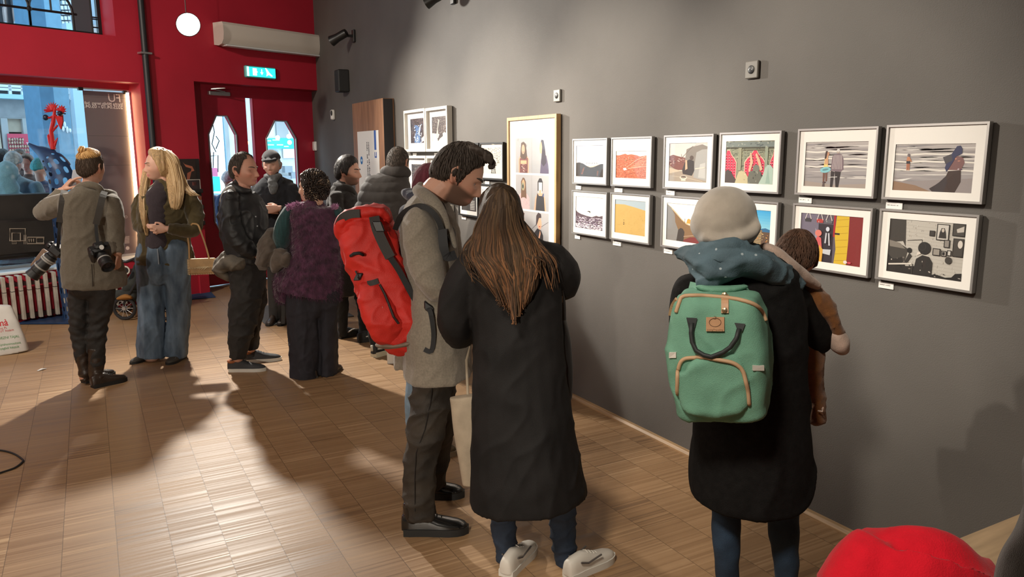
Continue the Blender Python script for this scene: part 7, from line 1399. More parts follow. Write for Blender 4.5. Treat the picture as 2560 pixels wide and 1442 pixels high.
# slatted low cover under the window
t_ = empty('slatted_cover', red(4, 0, .2), 'low cover of pale upright slats under the shop window', 'radiator cover')
sw = mat('slat_white', (.42, .38, .33), .6, var=.2, vs=12); tr_ = mat('slat_rail', (.05, .012, .015), .6)
g = G(); xs_ = [14+21.5*i for i in range(-2, 15)]
for i, x in enumerate(xs_):
    s, _ = redpx(x, 735, .16); g.box((s-.017, .10, .045), (s+.017, .145, .515), M=REDM, bev=.004); g.box((s-.017, .02, .500), (s+.017, .10, .515), M=REDM, bev=.004)
g.build('slats', sw, t_, 30)
g = G(); g.box((2.55, .06, .05), (5.0, .10, .10), M=REDM); g.box((2.55, .06, .40), (5.0, .10, .44), M=REDM); g.build('rail', tr_, t_)
g = G()
for x in xs_: s, _ = redpx(x, 735, .16); g.box((s-.0176, .0995, .352), (s+.0176, .1456, .358), M=REDM)
g.build('joint_line', black, t_)
# perforated blue bird with a red figure on its back
HB = Hof(150, 800); vb = View(*CA, HB); b0 = onfloor(152, 803)
t_ = empty('bird_sculpture', (b0.x, b0.y, 0), 'tall perforated blue metal bird sculpture with a red crested figure on top', 'sculpture')
bl_ = mat('blue_metal', (.014, .040, .110), .45, .2, var=.25, vs=8); rdm = mat('red_metal', (.42, .010, .014), .4, .2)
def shell(rs, hole, m, name):
    n = len(rs[0]); g = G(); v = [p for r in rs for p in r]; f = []
    for k in range(len(rs)-1):
        for j in range(n):
            if not hole(k, j): f.append((k*n+j, k*n+(j+1) % n, (k+1)*n+(j+1) % n, (k+1)*n+j))
    ok = []
    for q in f:
        c_ = sum((v[i] for i in q), V(0, 0, 0))/4; r0 = sum(rs[q[0]//n], V(0, 0, 0))/n
        if (c_-r0).dot(FH) < .25*(v[q[0]]-r0).length: ok.append(q)
    f = ok; g.add(v, f); me = bpy.data.meshes.new('tmp'); me.from_pydata(g.v, [], g.f); o = bpy.data.objects.new('tmp', me); C.objects.link(o)
    a = o.modifiers.new('a', 'SUBSURF'); a.levels = 1; q = o.modifiers.new('q', 'SOLIDIFY'); q.thickness = .006
    dg = bpy.context.evaluated_depsgraph_get(); out = bpy.data.meshes.new_from_object(o.evaluated_get(dg)); out.name = name; bpy.data.objects.remove(o); bpy.data.meshes.remove(me)
    return link(name, out, m, t_, 40)
bt_ = [(160, 45, 5), (200, 70, 16), (240, 92, 34), (285, 130, 54), (325, 185, 64), (345, 245, 68), (345, 320, 62), (338, 400, 50), (332, 480, 36), (330, 560, 26)]
rs = vb.tube(bt_, n=20, sub=4, cap='rf', ratio=.9)
shell(rs, lambda k, j: k > 13 and k % 3 != 0 and j % 2 == (k//3) % 2, bl_, 'body')
rs = vb.tube([(330, 555, 26), (332, 640, 24), (345, 760, 24), (358, 860, 24), (372, 940, 26), (378, 1000, 30)], n=20, sub=5, cap='ff'); shell(rs, lambda k, j: k % 3 != 0 and j % 2 == (k//3) % 2 and k > 1, bl_, 'leg')
cz = [onfloor(x/2.185, 340+y/2.185) for x, y in ((252, 1028), (280, 992), (470, 990), (470, 1036))]
ce = vb.p(370, 1012); ce.z = 0; g = G().box((-.40, -.22, 0), (.18, .22, .022), M=Matrix.Translation(ce) @ Matrix.Rotation(yaw-PI/2, 4, 'Z'), bev=.005); g.build('base_plate', bl_, t_, 30)
v1 = View(0, 180, 4.506, HB); g = G()
def bar_(pts, r): g.pipe([v1.p(*p) for p in pts], r, 8)
bar_([(600, 870), (590, 780), (575, 660), (600, 560), (612, 470), (618, 400)], [.026, .024, .020, .022, .016, .014])
bar_([(545, 720), (560, 800), (590, 870)], .014); bar_([(650, 740), (618, 810), (598, 870)], [.004, .016, .016]); bar_([(540, 720), (600, 660), (650, 600)], .010); bar_([(510, 512), (560, 515), (600, 500), (640, 492)], [.012, .010, .014, .012])
for x0, y0, sp_, n_ in ((590, 430, 1, 9), (690, 430, 1, 7)):
    for i in range(n_):
        a = R(195-i*(150/(n_-1)))*1 if x0 < 640 else R(150-i*(200/(n_-1))); l = 95 if x0 < 640 else 62
        g.pipe([v1.p(x0, y0), v1.p(x0+.6*l*math.cos(a), y0-.6*l*math.sin(a)), v1.p(x0+l*math.cos(a), y0-l*math.sin(a))], [.016, .010, .001], 6)
bar_([(500, 430), (560, 425), (620, 420), (700, 440)], .009)
q = [v1.p(x, y, -.02) for x, y in ((622, 500), (700, 484), (706, 560), (684, 645), (655, 590))]; q2 = [p+FH*.02 for p in q]
g.add(q+q2, [(0, 1, 2, 3, 4), (9, 8, 7, 6, 5)]+[(i, (i+1) % 5, 5+(i+1) % 5, 5+i) for i in range(5)])
g.build('crested_figure', rdm, t_, 40)
g = G(); g.ball(v1.p(514, 512), .030, 12, 8); g.ball(v1.p(676, 466, -.02), (.05, .03, .026), 12, 8); g.pipe([v1.p(640, 455, -.03), v1.p(740, 470, -.03)], .006, 6); g.build('mask', mat('dark_blue_metal', (.012, .022, .05), .4, .3), t_, 40)
# leaflet rack by the door jamb
t_ = empty('leaflet_rack', red(2.03, .85, .02), 'black leaflet rack on the red wall left of the door', 'rack')
g = G().box((1.88, .005, .86), (2.19, .02, 1.70), M=REDM); 
for z in (.88, 1.08, 1.28): g.box((1.88, .02, z), (2.19, .06, z+.01), M=REDM); g.box((1.88, .056, z), (2.19, .06, z+.05), M=REDM)
g.build('rack_board', mat('rack_black', (.02, .018, .018), .5), t_)
def leaflet(s0, s1, z0, z1, o, c, label, art):
    t = empty('leaflet', red((s0+s1)/2, z0, o), label, 'leaflet', 'leaflets on the rack by the door')
    G().box((s0, o, z0), (s1, o+.003, z1), M=REDM).build('card', mat('leaf_%d' % int(s0*100+z0*1000), srgb(*c), .5), t)
    g = G()
    for pts, cc in art: g.add([REDM @ V(s0+(s1-s0)*(1-u), o+.0036, z0+(z1-z0)*v) for u, v in pts], [tuple(range(len(pts)))], 0, srgb(*cc))
    g.build('picture', printm, t)
leaflet(1.93, 2.17, 1.42, 1.69, .022, (44, 34, 32), 'dark leaflet with an orange dancing figure, top of the rack', [([(.3, .9), (.4, .8), (.8, .7), (.9, .5), (.7, .45), (.75, .6), (.45, .68)], (170, 100, 76)), ([(.5, .4), (.75, .5), (.6, .1), (.45, .1)], (150, 86, 66))])
leaflet(1.90, 2.08, 1.285, 1.45, .045, (196, 190, 184), 'pale bordered leaflet with a dark picture, second in the rack', [([(.06, .2), (.94, .2), (.94, .95), (.06, .95)], (54, 44, 46)), ([(.4, .55), (.7, .55), (.7, .8), (.4, .8)], (150, 90, 84))])
leaflet(1.90, 2.08, 1.085, 1.24, .045, (150, 150, 156), 'grey leaflet with a rust band in the middle of the rack', [([(0, .7), (1, .7), (1, 1), (0, 1)], (150, 84, 60)), ([(.05, .05), (.6, .05), (.6, .4), (.05, .4)], (60, 66, 76))])
leaflet(1.89, 2.06, .89, 1.03, .045, (176, 168, 160), 'cream leaflet with an orange stripe, lowest in the rack', [([(.05, .6), (.95, .6), (.95, .9), (.05, .9)], (190, 120, 80))])
# push-chair behind the blonde woman
HS = Hof(400, 790); vs_ = View(280, 540, 6.009, HS); q0 = onfloor(350, 790)
t_ = empty('pushchair', (q0.x, q0.y, 0), 'black pushchair standing behind the blonde woman, brown cushion in the basket', 'pushchair')
pk_ = mat('pushchair_black', (.012, .012, .014), .5); pf = mat('pushchair_fabric', (.020, .022, .020), .85, var=.4, vs=14, bump=.4)
g = G()
for dz in (-.2, .2): g.pipe([vs_.p(560, 480, dz), vs_.p(380, 620, dz), vs_.p(210, 690, dz), vs_.p(150, 680, dz)], .014, 8); g.pipe([vs_.p(330, 640, dz), vs_.p(520, 1000, dz), vs_.p(780, 1340, dz)], .013, 8); g.pipe([vs_.p(500, 700, dz), vs_.p(330, 1050, dz), vs_.p(170, 1330, dz)], .013, 8)
g.pipe([vs_.p(150, 680, -.2), vs_.p(140, 690, 0), vs_.p(150, 680, .2)], .018, 8); g.build('frame', pk_, t_, 40)
fuse('seat', [vs_.tube([(560, 560, 60, 0, .16), (440, 760, 90, 0, .18), (360, 960, 110, 0, .18), (280, 1060, 90, 0, .17)], sq=3)], pf, t_, .012, 2, [(.012, 9, 9, 9)])
fuse('basket', [vs_.tube([(60, 1180, 70, 0, .2), (200, 1190, 90, 0, .2), (420, 1180, 100, 0, .2)], sq=3)], pf, t_, .012, 2, [(.01, 9, 9, 9)])
fuse('cushion', [vs_.tube([(110, 1235, 26, -.2, .05), (200, 1215, 46, -.21, .06), (290, 1225, 26, -.2, .05)])], mat('cushion_ochre', (.26, .11, .02), .8), t_, .008, 2)
def wheel(p, r, nm='wheel'):
    M = frameM(p, RH, V(0, 0, 1)); g = G(); g.pipe([M @ V(r*math.cos(a), r*math.sin(a), 0) for a in np.linspace(0, 2*PI, 25)[:-1]], .017, 8, closed=True); w = g.build(nm, pk_, t_, 40); g = G()
    for i in range(10): a = i*PI/5; g.pipe([p, M @ V(r*math.cos(a), r*math.sin(a), 0)], .003, 5)
    g.lathe([(0, -.02), (.02, -.02), (.02, .02), (0, .02)], 12, M); g.build('spokes', alu, w); return w
for x, dz in ((790, -.22), (790, .22), (180, -.2), (180, .2)):
    p = vs_.p(x, 1300, dz); p.z = .13; wheel(p, .112)
Mh = frameM(vs_.p(203, 815, -.24), RH, V(0, 0, 1)); g = G(); g.pipe([Mh @ V(.040*math.cos(a), .040*math.sin(a), 0) for a in np.linspace(0, 2*PI, 25)[:-1]], .008, 8, closed=True); hb = g.build('hub_ring', mat('ring_white', (.62, .60, .56), .4), t_, 40)
g = G(); g.lathe([(0, -.004), (.030, -.004), (.030, .004), (0, .004)], 20, Mh); g.build('hub_disc', pk_, hb); g = G().pipe([Mh @ V(-.010, .010, -.007), Mh @ V(0, -.008, -.007), Mh @ V(.010, .010, -.007)], .003, 5); g.build('hub_mark', mat('ring_white', (.62, .60, .56)), hb)
# paper carrier bag on the left
q0 = onfloor(20, 884); vp_ = View(0, 0, 1, q0.dot(FH)); t_ = empty('paper_bag', (q0.x, q0.y, 0), 'white paper carrier bag with red and green writing on the floor at the left', 'bag')
pb = mat('paper_bag_white', (.62, .60, .57), .6, var=.06, vs=9, bump=.3, bs=14)
bg = fuse('bag_body', [vp_.tube([(-10, 762, 32, .02, .03), (-10, 776, 38, .02, .05), (-4, 820, 48, .01, .08), (2, 862, 56, 0, .09), (6, 884, 58, 0, .09)], sq=4, cap='ff', n=32)], pb, t_, .008, 2, [(.006, 7, 7, 7)])
from mathutils.bvhtree import BVHTree
def overlay(o, M): return M
bvp = BVHTree.FromPolygons([v.co for v in bg.data.vertices], [tuple(p.vertices) for p in bg.data.polygons])
def bag_text(txt, x, y, size, m, tilt=.12, bold=False):
    v, f = text2d(txt, size, bold); c = vp_.p(x, y); g = G(); lo = []
    xm = max(p[0] for p in v)
    for a, b_ in v:
        p = c+RH*(a-xm)+V(0, 0, 1)*(b_+(a-xm)*tilt); d = (p-CAM).normalized(); h = bvp.ray_cast(CAM, d); lo.append(h[0]+h[1]*.0015 if h[0] is not None else p)
    g.add(lo, f); g.build('lettering', m, bg)
r_, gr_ = mat('ink_red', (.50, .03, .04), .6), mat('ink_green', (.06, .26, .08), .6)
bag_text('zamà', 20, 806, .085, r_, .1, True); bag_text('nt Pt.', 18, 819, .030, r_); bag_text('al ÚT hozam', 34, 824, .030, r_); bag_text('SZERVEZNI TÁJAL', 48, 840, .032, gr_); bag_text('hen újrahasznosított', 52, 856, .030, gr_); bag_text('anyagból készült', 48, 866, .030, gr_)
# cable loop, scrap of paper
t_ = empty('cable', onfloor(20, 1150), 'black cable looping in from the left across the parquet', 'cable')
G().pipe([onfloor(x, y)+V(0, 0, .006) for x, y in catmull([(-60, 1120), (-20, 1126), (10, 1129), (36, 1137), (54, 1149), (57, 1156), (40, 1170), (14, 1180), (-20, 1190), (-60, 1196)], 5)], .0055, 8).build('cord', rubber_k, t_, True)
q0 = onfloor(105, 925); t_ = tag(G().pipe([q0+V(-.025, .03, .004), q0+V(.0, .0, .010), q0+V(.02, -.03, .004)], [.010, .014, .006], 8, flat=.35).build('paper_scrap', mat('scrap_white', (.75, .75, .74), .7), None, True), 'small white scrap of paper on the parquet near the boots', 'scrap')
# bench at the right with a red fleece and a dark coat on it
t_ = empty('bench', (1.1, -2.3, 0), 'pale wooden bench at the lower right against the charcoal wall', 'bench')
G().box((.55, WY+.03, .405), (1.40, -1.15, .45), bev=.004).build('seat', mat('bench_wood', (.46, .32, .19), .5, var=.2, vs=7, stretch=(4, .4, 4)), t_, 30)
for x in (.62, 1.30):
    for y in (WY+.12, -1.3): G().box((x-.03, y-.03, 0), (x+.03, y+.03, .405), bev=.004).build('leg', mat('bench_wood', (.46, .32, .19)), t_, 30)
def rest(o, z=.452):
    co = arr(o.data); co[:, 2] = np.maximum(co[:, 2], z); o.data.vertices.foreach_set('co', co.ravel()); o.data.update()
vr = View(0, 0, 1, 2.12); p0_ = vr.p(2280, 1480); t_ = empty('fleece', (p0_.x, p0_.y, .452), 'bright red fleece heaped on the wooden bench at the lower right', 'clothing')
o = fuse('fleece_heap', [vr.tube([(2284, 1362, 40, .06, .06), (2284, 1374, 96, .05, .12), (2286, 1392, 160, .03, .18), (2288, 1412, 200, .02, .22), (2284, 1446, 208, .0, .24), (2270, 1520, 222, -.02, .26)]), vr.tube([(2228, 1338, 24, .05, .05), (2222, 1350, 54, .04, .08), (2200, 1384, 84, .03, .13), (2170, 1430, 104, .0, .16), (2150, 1500, 110, .0, .18)]), vr.tube([(2190, 1346, 22, .02, .06), (2140, 1392, 36, .02, .08), (2100, 1450, 42, .02, .09), (2080, 1520, 46, 0, .1)])], mat('fleece_red', (.72, .010, .026), .95, var=.08, vs=20, bump=.6, bs=200, sheen=.1, spec=.2), t_, .010, 3, [(.010, 5, 5, 5), (.010, 4, 4, 4, 1)]); rest(o)
vr = View(0, 0, 1, 1.70); p0_ = vr.p(2600, 1480); t_ = empty('coat', (p0_.x, p0_.y, .452), 'dark brown coat propped on the bench at the right edge', 'clothing')
o = fuse('coat_heap', [vr.tube([(2618, 1160, 56, 0, .08), (2626, 1220, 60, 0, .09), (2628, 1290, 70, 0, .10), (2622, 1360, 88, 0, .12), (2612, 1420, 104, 0, .13), (2604, 1500, 122, 0, .15), (2600, 1600, 150, 0, .2)])], wool('coat_darkbrown', (.014, .010, .007), var=.3), t_, .010, 3, [(.012, 7, 7, 5), (.006, 16, 16, 12)]); rest(o)
# ================================================================ the street outside
g = G().box((-6, -16, -.12), (14, -.44, -.02), M=REDM); structure(g.build('pavement', mat('paving_grey', (.42, .45, .48), .7, var=.2, vs=3)))
def bld(name, label, cat='building'):
    t = empty(name, red(4, 0, -8), label, cat); return t
OB = -8.6
mg = mat('facade_grey', (.30, .31, .32), .8, var=.1); mb_ = mat('facade_beige', (.52, .44, .34), .8, var=.1); mbl = mat('pier_blue', (.16, .32, .44), .7, var=.1); mdb = mat('pier_blue_dark', (.06, .16, .26), .7, var=.1); mw_ = mat('rail_white', (.62, .68, .72), .5); mdk = mat('shop_dark', (.05, .055, .065), .4)
t_ = bld('shop_building', 'grey shop front with beige blinds seen through the left window')
s0, _ = redpx(-60, 300, OB); s1, _ = redpx(118, 300, OB); zc = lambda y: redpx(60, y, OB)[1]
G().box((s1-.3, OB-.5, zc(330)), (s0+3, OB-.05, zc(304)+.1), M=REDM).build('blind', mb_, t_)
G().box((s1-.3, OB-.4, zc(296)), (s0+3, OB+.0, zc(250)), M=REDM).build('ceiling_band', mg, t_)
G().box((s1-.3, OB-.6, -.05), (s0+3, OB-.3, zc(330)), M=REDM).build('shop_window', mdk, t_)
g = G()
for x in (20, 73): slab(g, x-2, 296, x+2, 470, OB+.05, .12)
slab(g, -60, 294, 118, 298, OB+.05, .12); g.build('window_frame', mat('frame_grey', (.35, .36, .36), .5), t_)
slab(G(), -60, 298, 18, 480, OB+.02, .2).build('side_wall', mb_, t_)
G().box((s1-.3, OB-.5, zc(250)), (s0+3, OB+.25, zc(239)), M=REDM).build('balcony_slab', mat('slab_blue', (.34, .56, .66), .6), t_)
G().box((s1-.3, OB-.5, zc(239)), (s0+3, OB-.2, zc(239)+4), M=REDM).build('upper_wall', mdk, t_)
g = G()
for y in (212, 222, 230): z = zc(y); g.box((s1-.3, OB+.1, z), (s0+3, OB+.16, z+.05), M=REDM)
for x in (-22, 22, 53, 84): slab(g, x-1.5, 150, x+1.5, 240, OB+.16, .06)
g.build('balcony_railing', mw_, t_)
t2 = empty('poster', rp(60, 360, OB+.08), 'red poster with white slogan and rows of portraits on the shop front outside', 'poster')
slab(G(), 18, 334, 118, 400, OB+.10, .02).build('sheet', mat('poster_red', (.55, .05, .10), .6), t2)
g = G()
for tx, x, y, sz in (('99+', 106, 345, .11), ('ZAK VELE', 99, 353, .075), ('TELJES A KÉZ', 95, 360, .075)): s, z = redpx(x, y, OB+.105); put_text(g, tx, sz, frameM(red(s, z, OB+.105), -RD, (0, 0, 1)), bold=True)
g.build('lettering', mat('poster_white', (.75, .72, .70), .6), t2)
g = G(); rr = random.Random(3)
for j, y in enumerate((349, 357, 366, 376, 386)):
    for i in range(6 if j < 2 else 14):
        x = 26+i*6.3 if j > 1 else 24+i*6.6; p = rp(x, y, OB+.115); g.ball(p, (.022, .02, .030), 8, 6, c=rr.choice([(.45, .28, .20), (.36, .22, .16), (.5, .34, .25)])); g.ball(p+V(0, 0, .014)-RN*.012, (.026, .02, .024), 8, 6, c=rr.choice([(.03, .02, .02), (.12, .08, .05), (.3, .28, .26)]))
g.build('portraits', printm, t2)
t_ = bld('street_column', 'blue painted column standing outside the left window', 'column')
s0, _ = redpx(107, 300, -5.2); s1, _ = redpx(178, 300, -5.2); sm_ = redpx(141, 300, -5.2)[0]
G().box((sm_, -5.9, -.05), (s0, -5.2, 7), M=REDM).build('shaft', mdb, t_); G().box((s1, -5.7, -.05), (sm_, -5.2, 7), M=REDM).build('face', mbl, t_)
g = G()
for x, y, r in ((162, 312, 4), (158, 322, 3), (168, 324, 4), (175, 326, 2.4)): g.ball(rp(x, y, -5.19), (.02, .02, .03*r/2), 8, 6)
g.build('white_emblem', mat('emblem_pale', (.72, .82, .86), .6), t_)
t_ = bld('stair_block', 'pale blue window pier with dark lattice outside the left window')
g = G(); slab(g, 168, 190, 190, 250, OB+.2, .3); g.build('lattice_back', mdk, t_)
g = G()
for y in (196, 210, 222, 234, 246): slab(g, 168, y, 190, y+2, OB+.28, .06)
for x in (174, 183): slab(g, x, 190, x+1.5, 250, OB+.28, .06)
g.build('lattice', mw_, t_)
slab(G(), 190, 60, 216, 560, OB+.4, .5).build('pier', mat('pier_pale', (.40, .54, .64), .7), t_); slab(G(), 176, 255, 190, 560, OB+.2, .3).build('side_panel', mg, t_); slab(G(), 178, 265, 188, 285, OB+.24, .06).build('upper_pane', mb_, t_)
slab(G(), 216, 60, 470, 620, OB-.2, .5).build('far_wall', mat('wall_pinkgrey', (.36, .31, .30), .8), t_)
# upper storeys with a portrait banner, seen through the transom
t_ = bld('upper_storeys', 'upper storeys across the street behind the iron fanlight')
slab(G(), -60, -160, 470, 130, OB-.9, .4).build('upper_wall', mat('wall_bluegrey', (.30, .36, .42), .8), t_)
g = G(); slab(g, -30, -40, 95, 60, OB-.4, .06); g.build('portrait_banner', mat('banner_blue', (.34, .44, .52), .7), t_)
g = G(); rr = random.Random(8)
for i, (x, y) in enumerate(((12, 8), (35, 8), (60, 10), (86, 10), (14, 38), (38, 38), (64, 40), (86, 40))): p = rp(x, y, OB-.33); g.ball(p, (.34, .05, .42), 10, 8, c=(.42, .34, .32)); g.ball(p+V(0, 0, .24)-RN*.03, (.37, .05, .30), 10, 8, c=(.08, .09, .11)); g.ball(p-V(0, 0, .62)-RN*.02, (.55, .05, .30), 10, 8, c=(.30, .36, .40))
g.build('portraits', printm, t_)
slab(G(), 116, -60, 152, 110, OB-.3, .3).build('pier', mbl, t_); g = G()
for j in range(7):
    for i in range(3): slab(g, 152+i*9+(j % 2)*3, -12+j*13, 159+i*9+(j % 2)*3, -2+j*13, OB-.3, .1)
g.build('window_blocks', mw_, t_); slab(G(), 150, -40, 182, 110, OB-.45, .1).build('window_back', mdk, t_)
slab(G(), 190, 5, 196, 110, OB-.2, .1).build('red_strip', mat('strip_red', (.60, .03, .08), .5), t_)
# behind the doors
t_ = bld('kiosk_front', 'pale shop front with cyan sign and bulbs seen through the right door window')
O2 = -5.0
slab(G(), 560, 150, 800, 900, O2, .2).build('wall', mat('kiosk_white', (.62, .64, .64), .7, var=.1, vs=4), t_); slab(G(), 662, 345, 780, 371, O2+.06, .05).build('sign_board', mat('sign_cyan', (.02, .55, .75), .5, emit=(.02, .62, .82), es=1.0), t_)
g = G()
for x, y, w_ in ((672, 352, 6), (690, 350, 9), (676, 362, 9), (700, 362, 8), (716, 366, 6)): slab(g, x-w_, y-1.5, x+w_, y+1.5, O2+.075, .01)
g.build('sign_marks', mat('kiosk_white', (.62, .64, .64)), t_)
slab(G(), 690, 300, 722, 345, O2+.04, .03).build('menu_board', mat('board_grey', (.30, .32, .33), .7), t_); slab(G(), 660, 376, 704, 520, O2+.04, .03).build('shutter', mat('board_slate', (.30, .33, .36), .7), t_); slab(G(), 708, 372, 740, 395, O2+.05, .03).build('price_list', mat('board_pale', (.75, .72, .66), .7), t_)
g = G(); 
for k, (x, y, w_) in enumerate(((722, 415, 10), (736, 430, 8), (716, 440, 12), (690, 470, 14))): slab(g, x-w_, y, x+w_, y+16, O2+.2, .1)
g.build('counter_goods', mat('board_slate', (.30, .33, .36)), t_)
g = G()
for x, y in ((664, 343), (694, 344), (722, 341), (724, 356)): g.ball(rp(x, y, O2+.3), .045, 10, 8)
g.build('bulbs', mat('bulb_glow', (1, 1, 1), .5, emit=(1, .98, .92), es=7), t_)
g = G(); g.ball(rp(617, 357, O2+.3), .04, 10, 8); g.build('amber_bulb', mat('amber_glow', (1, .6, .2), .5, emit=(1, .55, .18), es=8), t_)
t_ = bld('street_pillar', 'light blue pillar beside a cream wall seen through the left door window', 'column')
slab(G(), 548, 120, 600, 900, -4.2, .04).build('shaft', mat('pillar_blue', (.30, .50, .68), .7), t_); slab(G(), 480, 120, 549, 900, -4.25, .2).build('cream_wall', mat('wall_cream', (.64, .56, .44), .8, var=.25, vs=2), t_)
slab(G(), 524, 442, 552, 478, -3.6, .2).build('cyan_box', mat('sign_cyan', (.02, .55, .75)), t_)
g = G()
for i in range(7): slab(g, 522, 486+i*17, 566, 494+i*17, -3.4+.05*i, .3)
g.build('stacked_tables', mat('table_pale', (.40, .54, .60), .5), t_)
g = G(); P_ = lambda x, y: rp(x, y, -4.2)
for pts in ([(530, 300), (536, 330), (530, 360), (540, 380)], [(528, 390), (545, 388), (545, 430), (528, 432)], [(534, 380), (532, 435)], [(540, 340), (548, 352), (540, 372)]): g.pipe([P_(*p) for p in pts], .009, 6)
g.build('iron_ornament', black, t_)
slab(G(), 524, 420, 545, 442, -4.1, .05).build('pink_notice', mat('notice_pink', (.80, .20, .36), .6), t_)
# ---- passers-by
def passer(px, ytop, H, w, c, label, hair, hood=False, yaw_=170, skin=(.5, .3, .22), hat=None, scarf=None):
    v = View(0, 0, 1, H); k = FPX/H; sc = 1.0; hp = .118*k
    y0 = ytop+hp*1.12; z_top = v.p(px, ytop).z; f0 = v.p(px, 700); P = empty('person', (f0.x, f0.y, -.02), label, 'person', 'passers-by outside the shop window')
    c0 = v.p(px, y0); hd = Head(c0, yaw_, 4, 0, 1.0); foot = -.02
    S = lambda dx, z, dz=0: V(c0.x, c0.y, 0)+RH*dx+FH*dz+V(0, 0, z)
    zc_ = c0.z; hgt = zc_-foot
    tor = [(*S(0, zc_-.17), .06, .06), (*S(0, zc_-.20), .12, .10), (*S(0, zc_-.25), .19*w, .13), (*S(0, zc_-.40), .215*w, .15), (*S(0, zc_-.62), .21*w, .15), (*S(0, zc_-.85), .215*w, .16), (*S(0, zc_-.98), .21*w, .16)]
    arms = [limb([S(s_*.20*w, zc_-.28), S(s_*.25*w, zc_-.50, .02), S(s_*.20*w, zc_-.62, .16), S(s_*.08, zc_-.58, .26)], [.075, .068, .06, .045], 14, 3) for s_ in (-1, 1)]
    legs = [limb([S(s_*.10, zc_-.90), S(s_*.11, zc_-1.25), S(s_*.11, foot+.07)], [.095, .075, .055], 14, 3) for s_ in (-1, 1)]
    small = lambda r: [[c_+(p-c_)*.7 for p in q] for q in r for c_ in [sum(q, V(0, 0, 0))/len(q)]]
    t0 = rings_of(tor, 2.2, 20, 3, 'rf')
    fuse('body', hd.parts()+[limb([hd.w(0, -.02, -.05), S(0, zc_-.22)], [.052, .055])]+[small(t0[:-4])]+[small(a) for a in arms]+[small(l) for l in legs]+hand(S(.07, zc_-.58, .27), -RH+V(0, 0, .2), FH, V(0, 0, 1), .6, .95)+hand(S(-.07, zc_-.58, .27), RH+V(0, 0, .2), FH, V(0, 0, 1), .6, .95), skinm, P, .007, 2, colf=skin_col(skin, hd))
    m = wool('street_coat_%d' % int(px*10+ytop), c, var=.2)
    extra = []
    if hood: extra = [hd.cap([(0, .05), (50, .03), (75, -.06), (180, -.2)], .034, 3, .004), limb([S(0, zc_-.02, -.09*(1 if yaw_ > 90 else -1)*-1*-1), S(0, zc_-.16, -.03)], [.10, .13])]
    fuse('coat', [t0]+arms+extra, m, P, .010, 3, [(.010, 7, 7, 7), (.005, 16, 16, 16)])
    if not hood: hd.cap([(0, .075), (40, .06), (70, -.01), (90, -.02), (180, -.085)] if not hat else [(0, .05), (90, .0), (180, -.04)], .016 if not hat else .024, 4, .004).build('hair' if not hat else 'knit_hat', mat('street_hair_%d' % int(px), hat or hair, .7, var=.3, vs=40), P, True)
    fuse('trousers', legs, mat('street_trouser', (.02, .024, .03), .8), P, .010, 2)
    for s_ in (-1, 1):
        a = S(s_*.11, 0, -.06 if yaw_ > 90 else .06); d = FH if yaw_ > 90 else -FH; sh = shoe(P, a, a+d*.27, rubber_k, rubber_k); 
    return P
Hw = lambda s, o: red(s, 0, o).dot(FH)
passer(18, 408, Hw(4.1, -1.15), 1.12, (.20, .34, .40), 'person in a pale blue hooded jacket outside the window, seen from behind', (.1, .1, .1), hood=True)
passer(34, 378, Hw(4.1, -2.05), 1.15, (.11, .19, .25), 'grey haired person in a slate blue jacket behind the hooded one outside', (.22, .27, .30))
passer(68, 384, Hw(4.2, -3.9), 1.0, (.09, .060, .050), 'person in a brown coat facing the gallery from the street', (.05, .03, .02), yaw_=12)
passer(50, 372, Hw(4.2, -4.9), 1.0, (.075, .055, .050), 'dark haired person in a dull brown coat deeper in the street crowd', (.06, .04, .03), yaw_=20)
passer(100, 396, Hw(3.8, -2.85), 1.1, (.015, .055, .16), 'person in a blue jacket and teal hat outside, behind the bird sculpture', (.1, .1, .1), hat=(.02, .22, .24))
passer(8, 372, Hw(4.4, -5.8), 1.0, (.03, .03, .035), 'dark haired person in a black coat at the left end of the street crowd', (.02, .015, .012))
passer(572, 428, Hw(1.3, -2.2), 1.0, (.02, .045, .11), 'person in a dark blue jacket and pale cap seen through the left door window', (.1, .1, .1), hat=(.55, .55, .55))
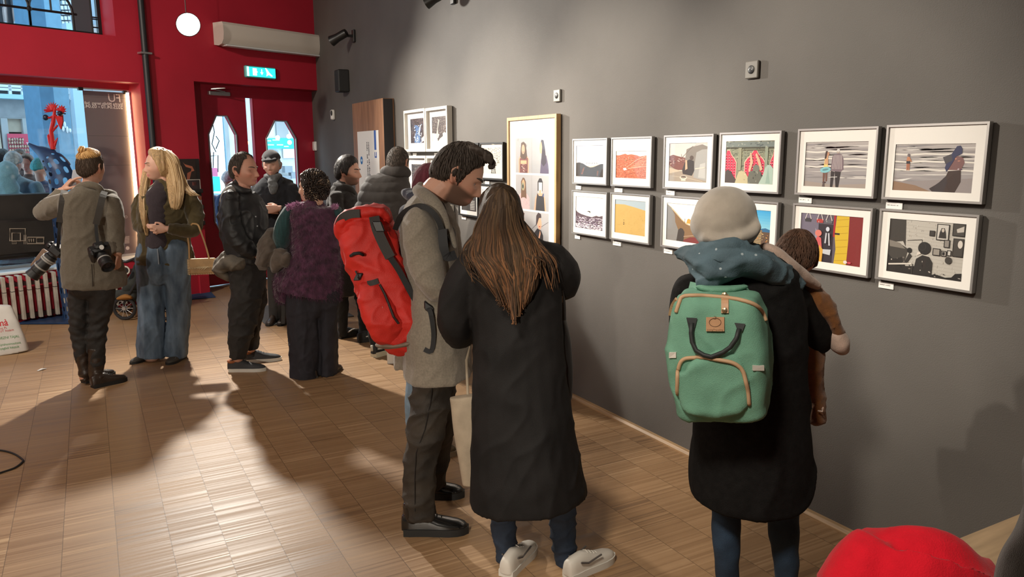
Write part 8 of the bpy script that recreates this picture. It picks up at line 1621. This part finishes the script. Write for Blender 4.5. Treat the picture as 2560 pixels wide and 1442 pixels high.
# ================================================================ light
sc = bpy.context.scene
W = bpy.data.worlds.new('overcast_sky'); sc.world = W; W.use_nodes = True
W.node_tree.nodes['Background'].inputs[0].default_value = (.62, .84, 1, 1); W.node_tree.nodes['Background'].inputs[1].default_value = 3.1
def spot(loc, tgt, e, size=80, blend=.6, r=.04, c=(1, .9, .76)):
    l = bpy.data.lights.new('lamp', 'SPOT'); l.energy = e; l.spot_size = R(size); l.spot_blend = blend; l.shadow_soft_size = r; l.color = c
    o = bpy.data.objects.new('lamp_or_fill_light', l); C.objects.link(o); o.location = loc
    o.rotation_euler = (Vector(tgt)-Vector(loc)).to_track_quat('-Z', 'Y').to_euler(); return o
def pt(loc, e, r=.15, c=(1, .9, .78)):
    l = bpy.data.lights.new('lamp', 'POINT'); l.energy = e; l.shadow_soft_size = r; l.color = c
    o = bpy.data.objects.new('lamp_or_fill_light', l); C.objects.link(o); o.location = loc; return o
spot(LA+ax*.04, (3.2, -1.3, .6), 980, 115, .9, .07, (1, .93, .82))      # lamp facing the room
for x_, e_ in ((5.5, 900), (4.0, 900), (2.5, 620)): spot((x_+1.3, .6, 3.6), (x_, -2.95, 1.72), e_, 33, .85, .05)   # track lamps on the picture wall
spot((8.6, .3, 3.7), (7.3, -2.95, 1.8), 620, 33, .9, .05)
spot((-2.6, 3.0, 2.15), (4.8, -.6, 1.0), 800, 42, .45, .07)               # lamp behind the viewer
pt((2.0, 2.8, 4.3), 40, .25); pt((5.4, 2.9, 4.2), 170, .3)  # unseen fill points, added to lift the room and its floor shadows
spot((.2, 1.3, 4.4), (1.9, -1.9, .9), 640, 34, .8, .35)                 # unseen spot added to light the right-hand group
spot((5.0, 2.6, 4.4), (10.3, -.6, 1.2), 700, 75, 1, .10)                # unseen spot added to brighten the red street wall
sc.view_settings.view_transform = 'Standard'; sc.view_settings.look = 'None'; sc.view_settings.gamma = 1; sc.view_settings.exposure = .12
sc.view_settings.use_curve_mapping = False
sc.cycles.use_denoising = True
sc.cycles.max_bounces = 8; sc.cycles.transparent_max_bounces = 12
sc.cycles.caustics_reflective = False; sc.cycles.caustics_refractive = False
sc.cycles.sample_clamp_indirect = 4
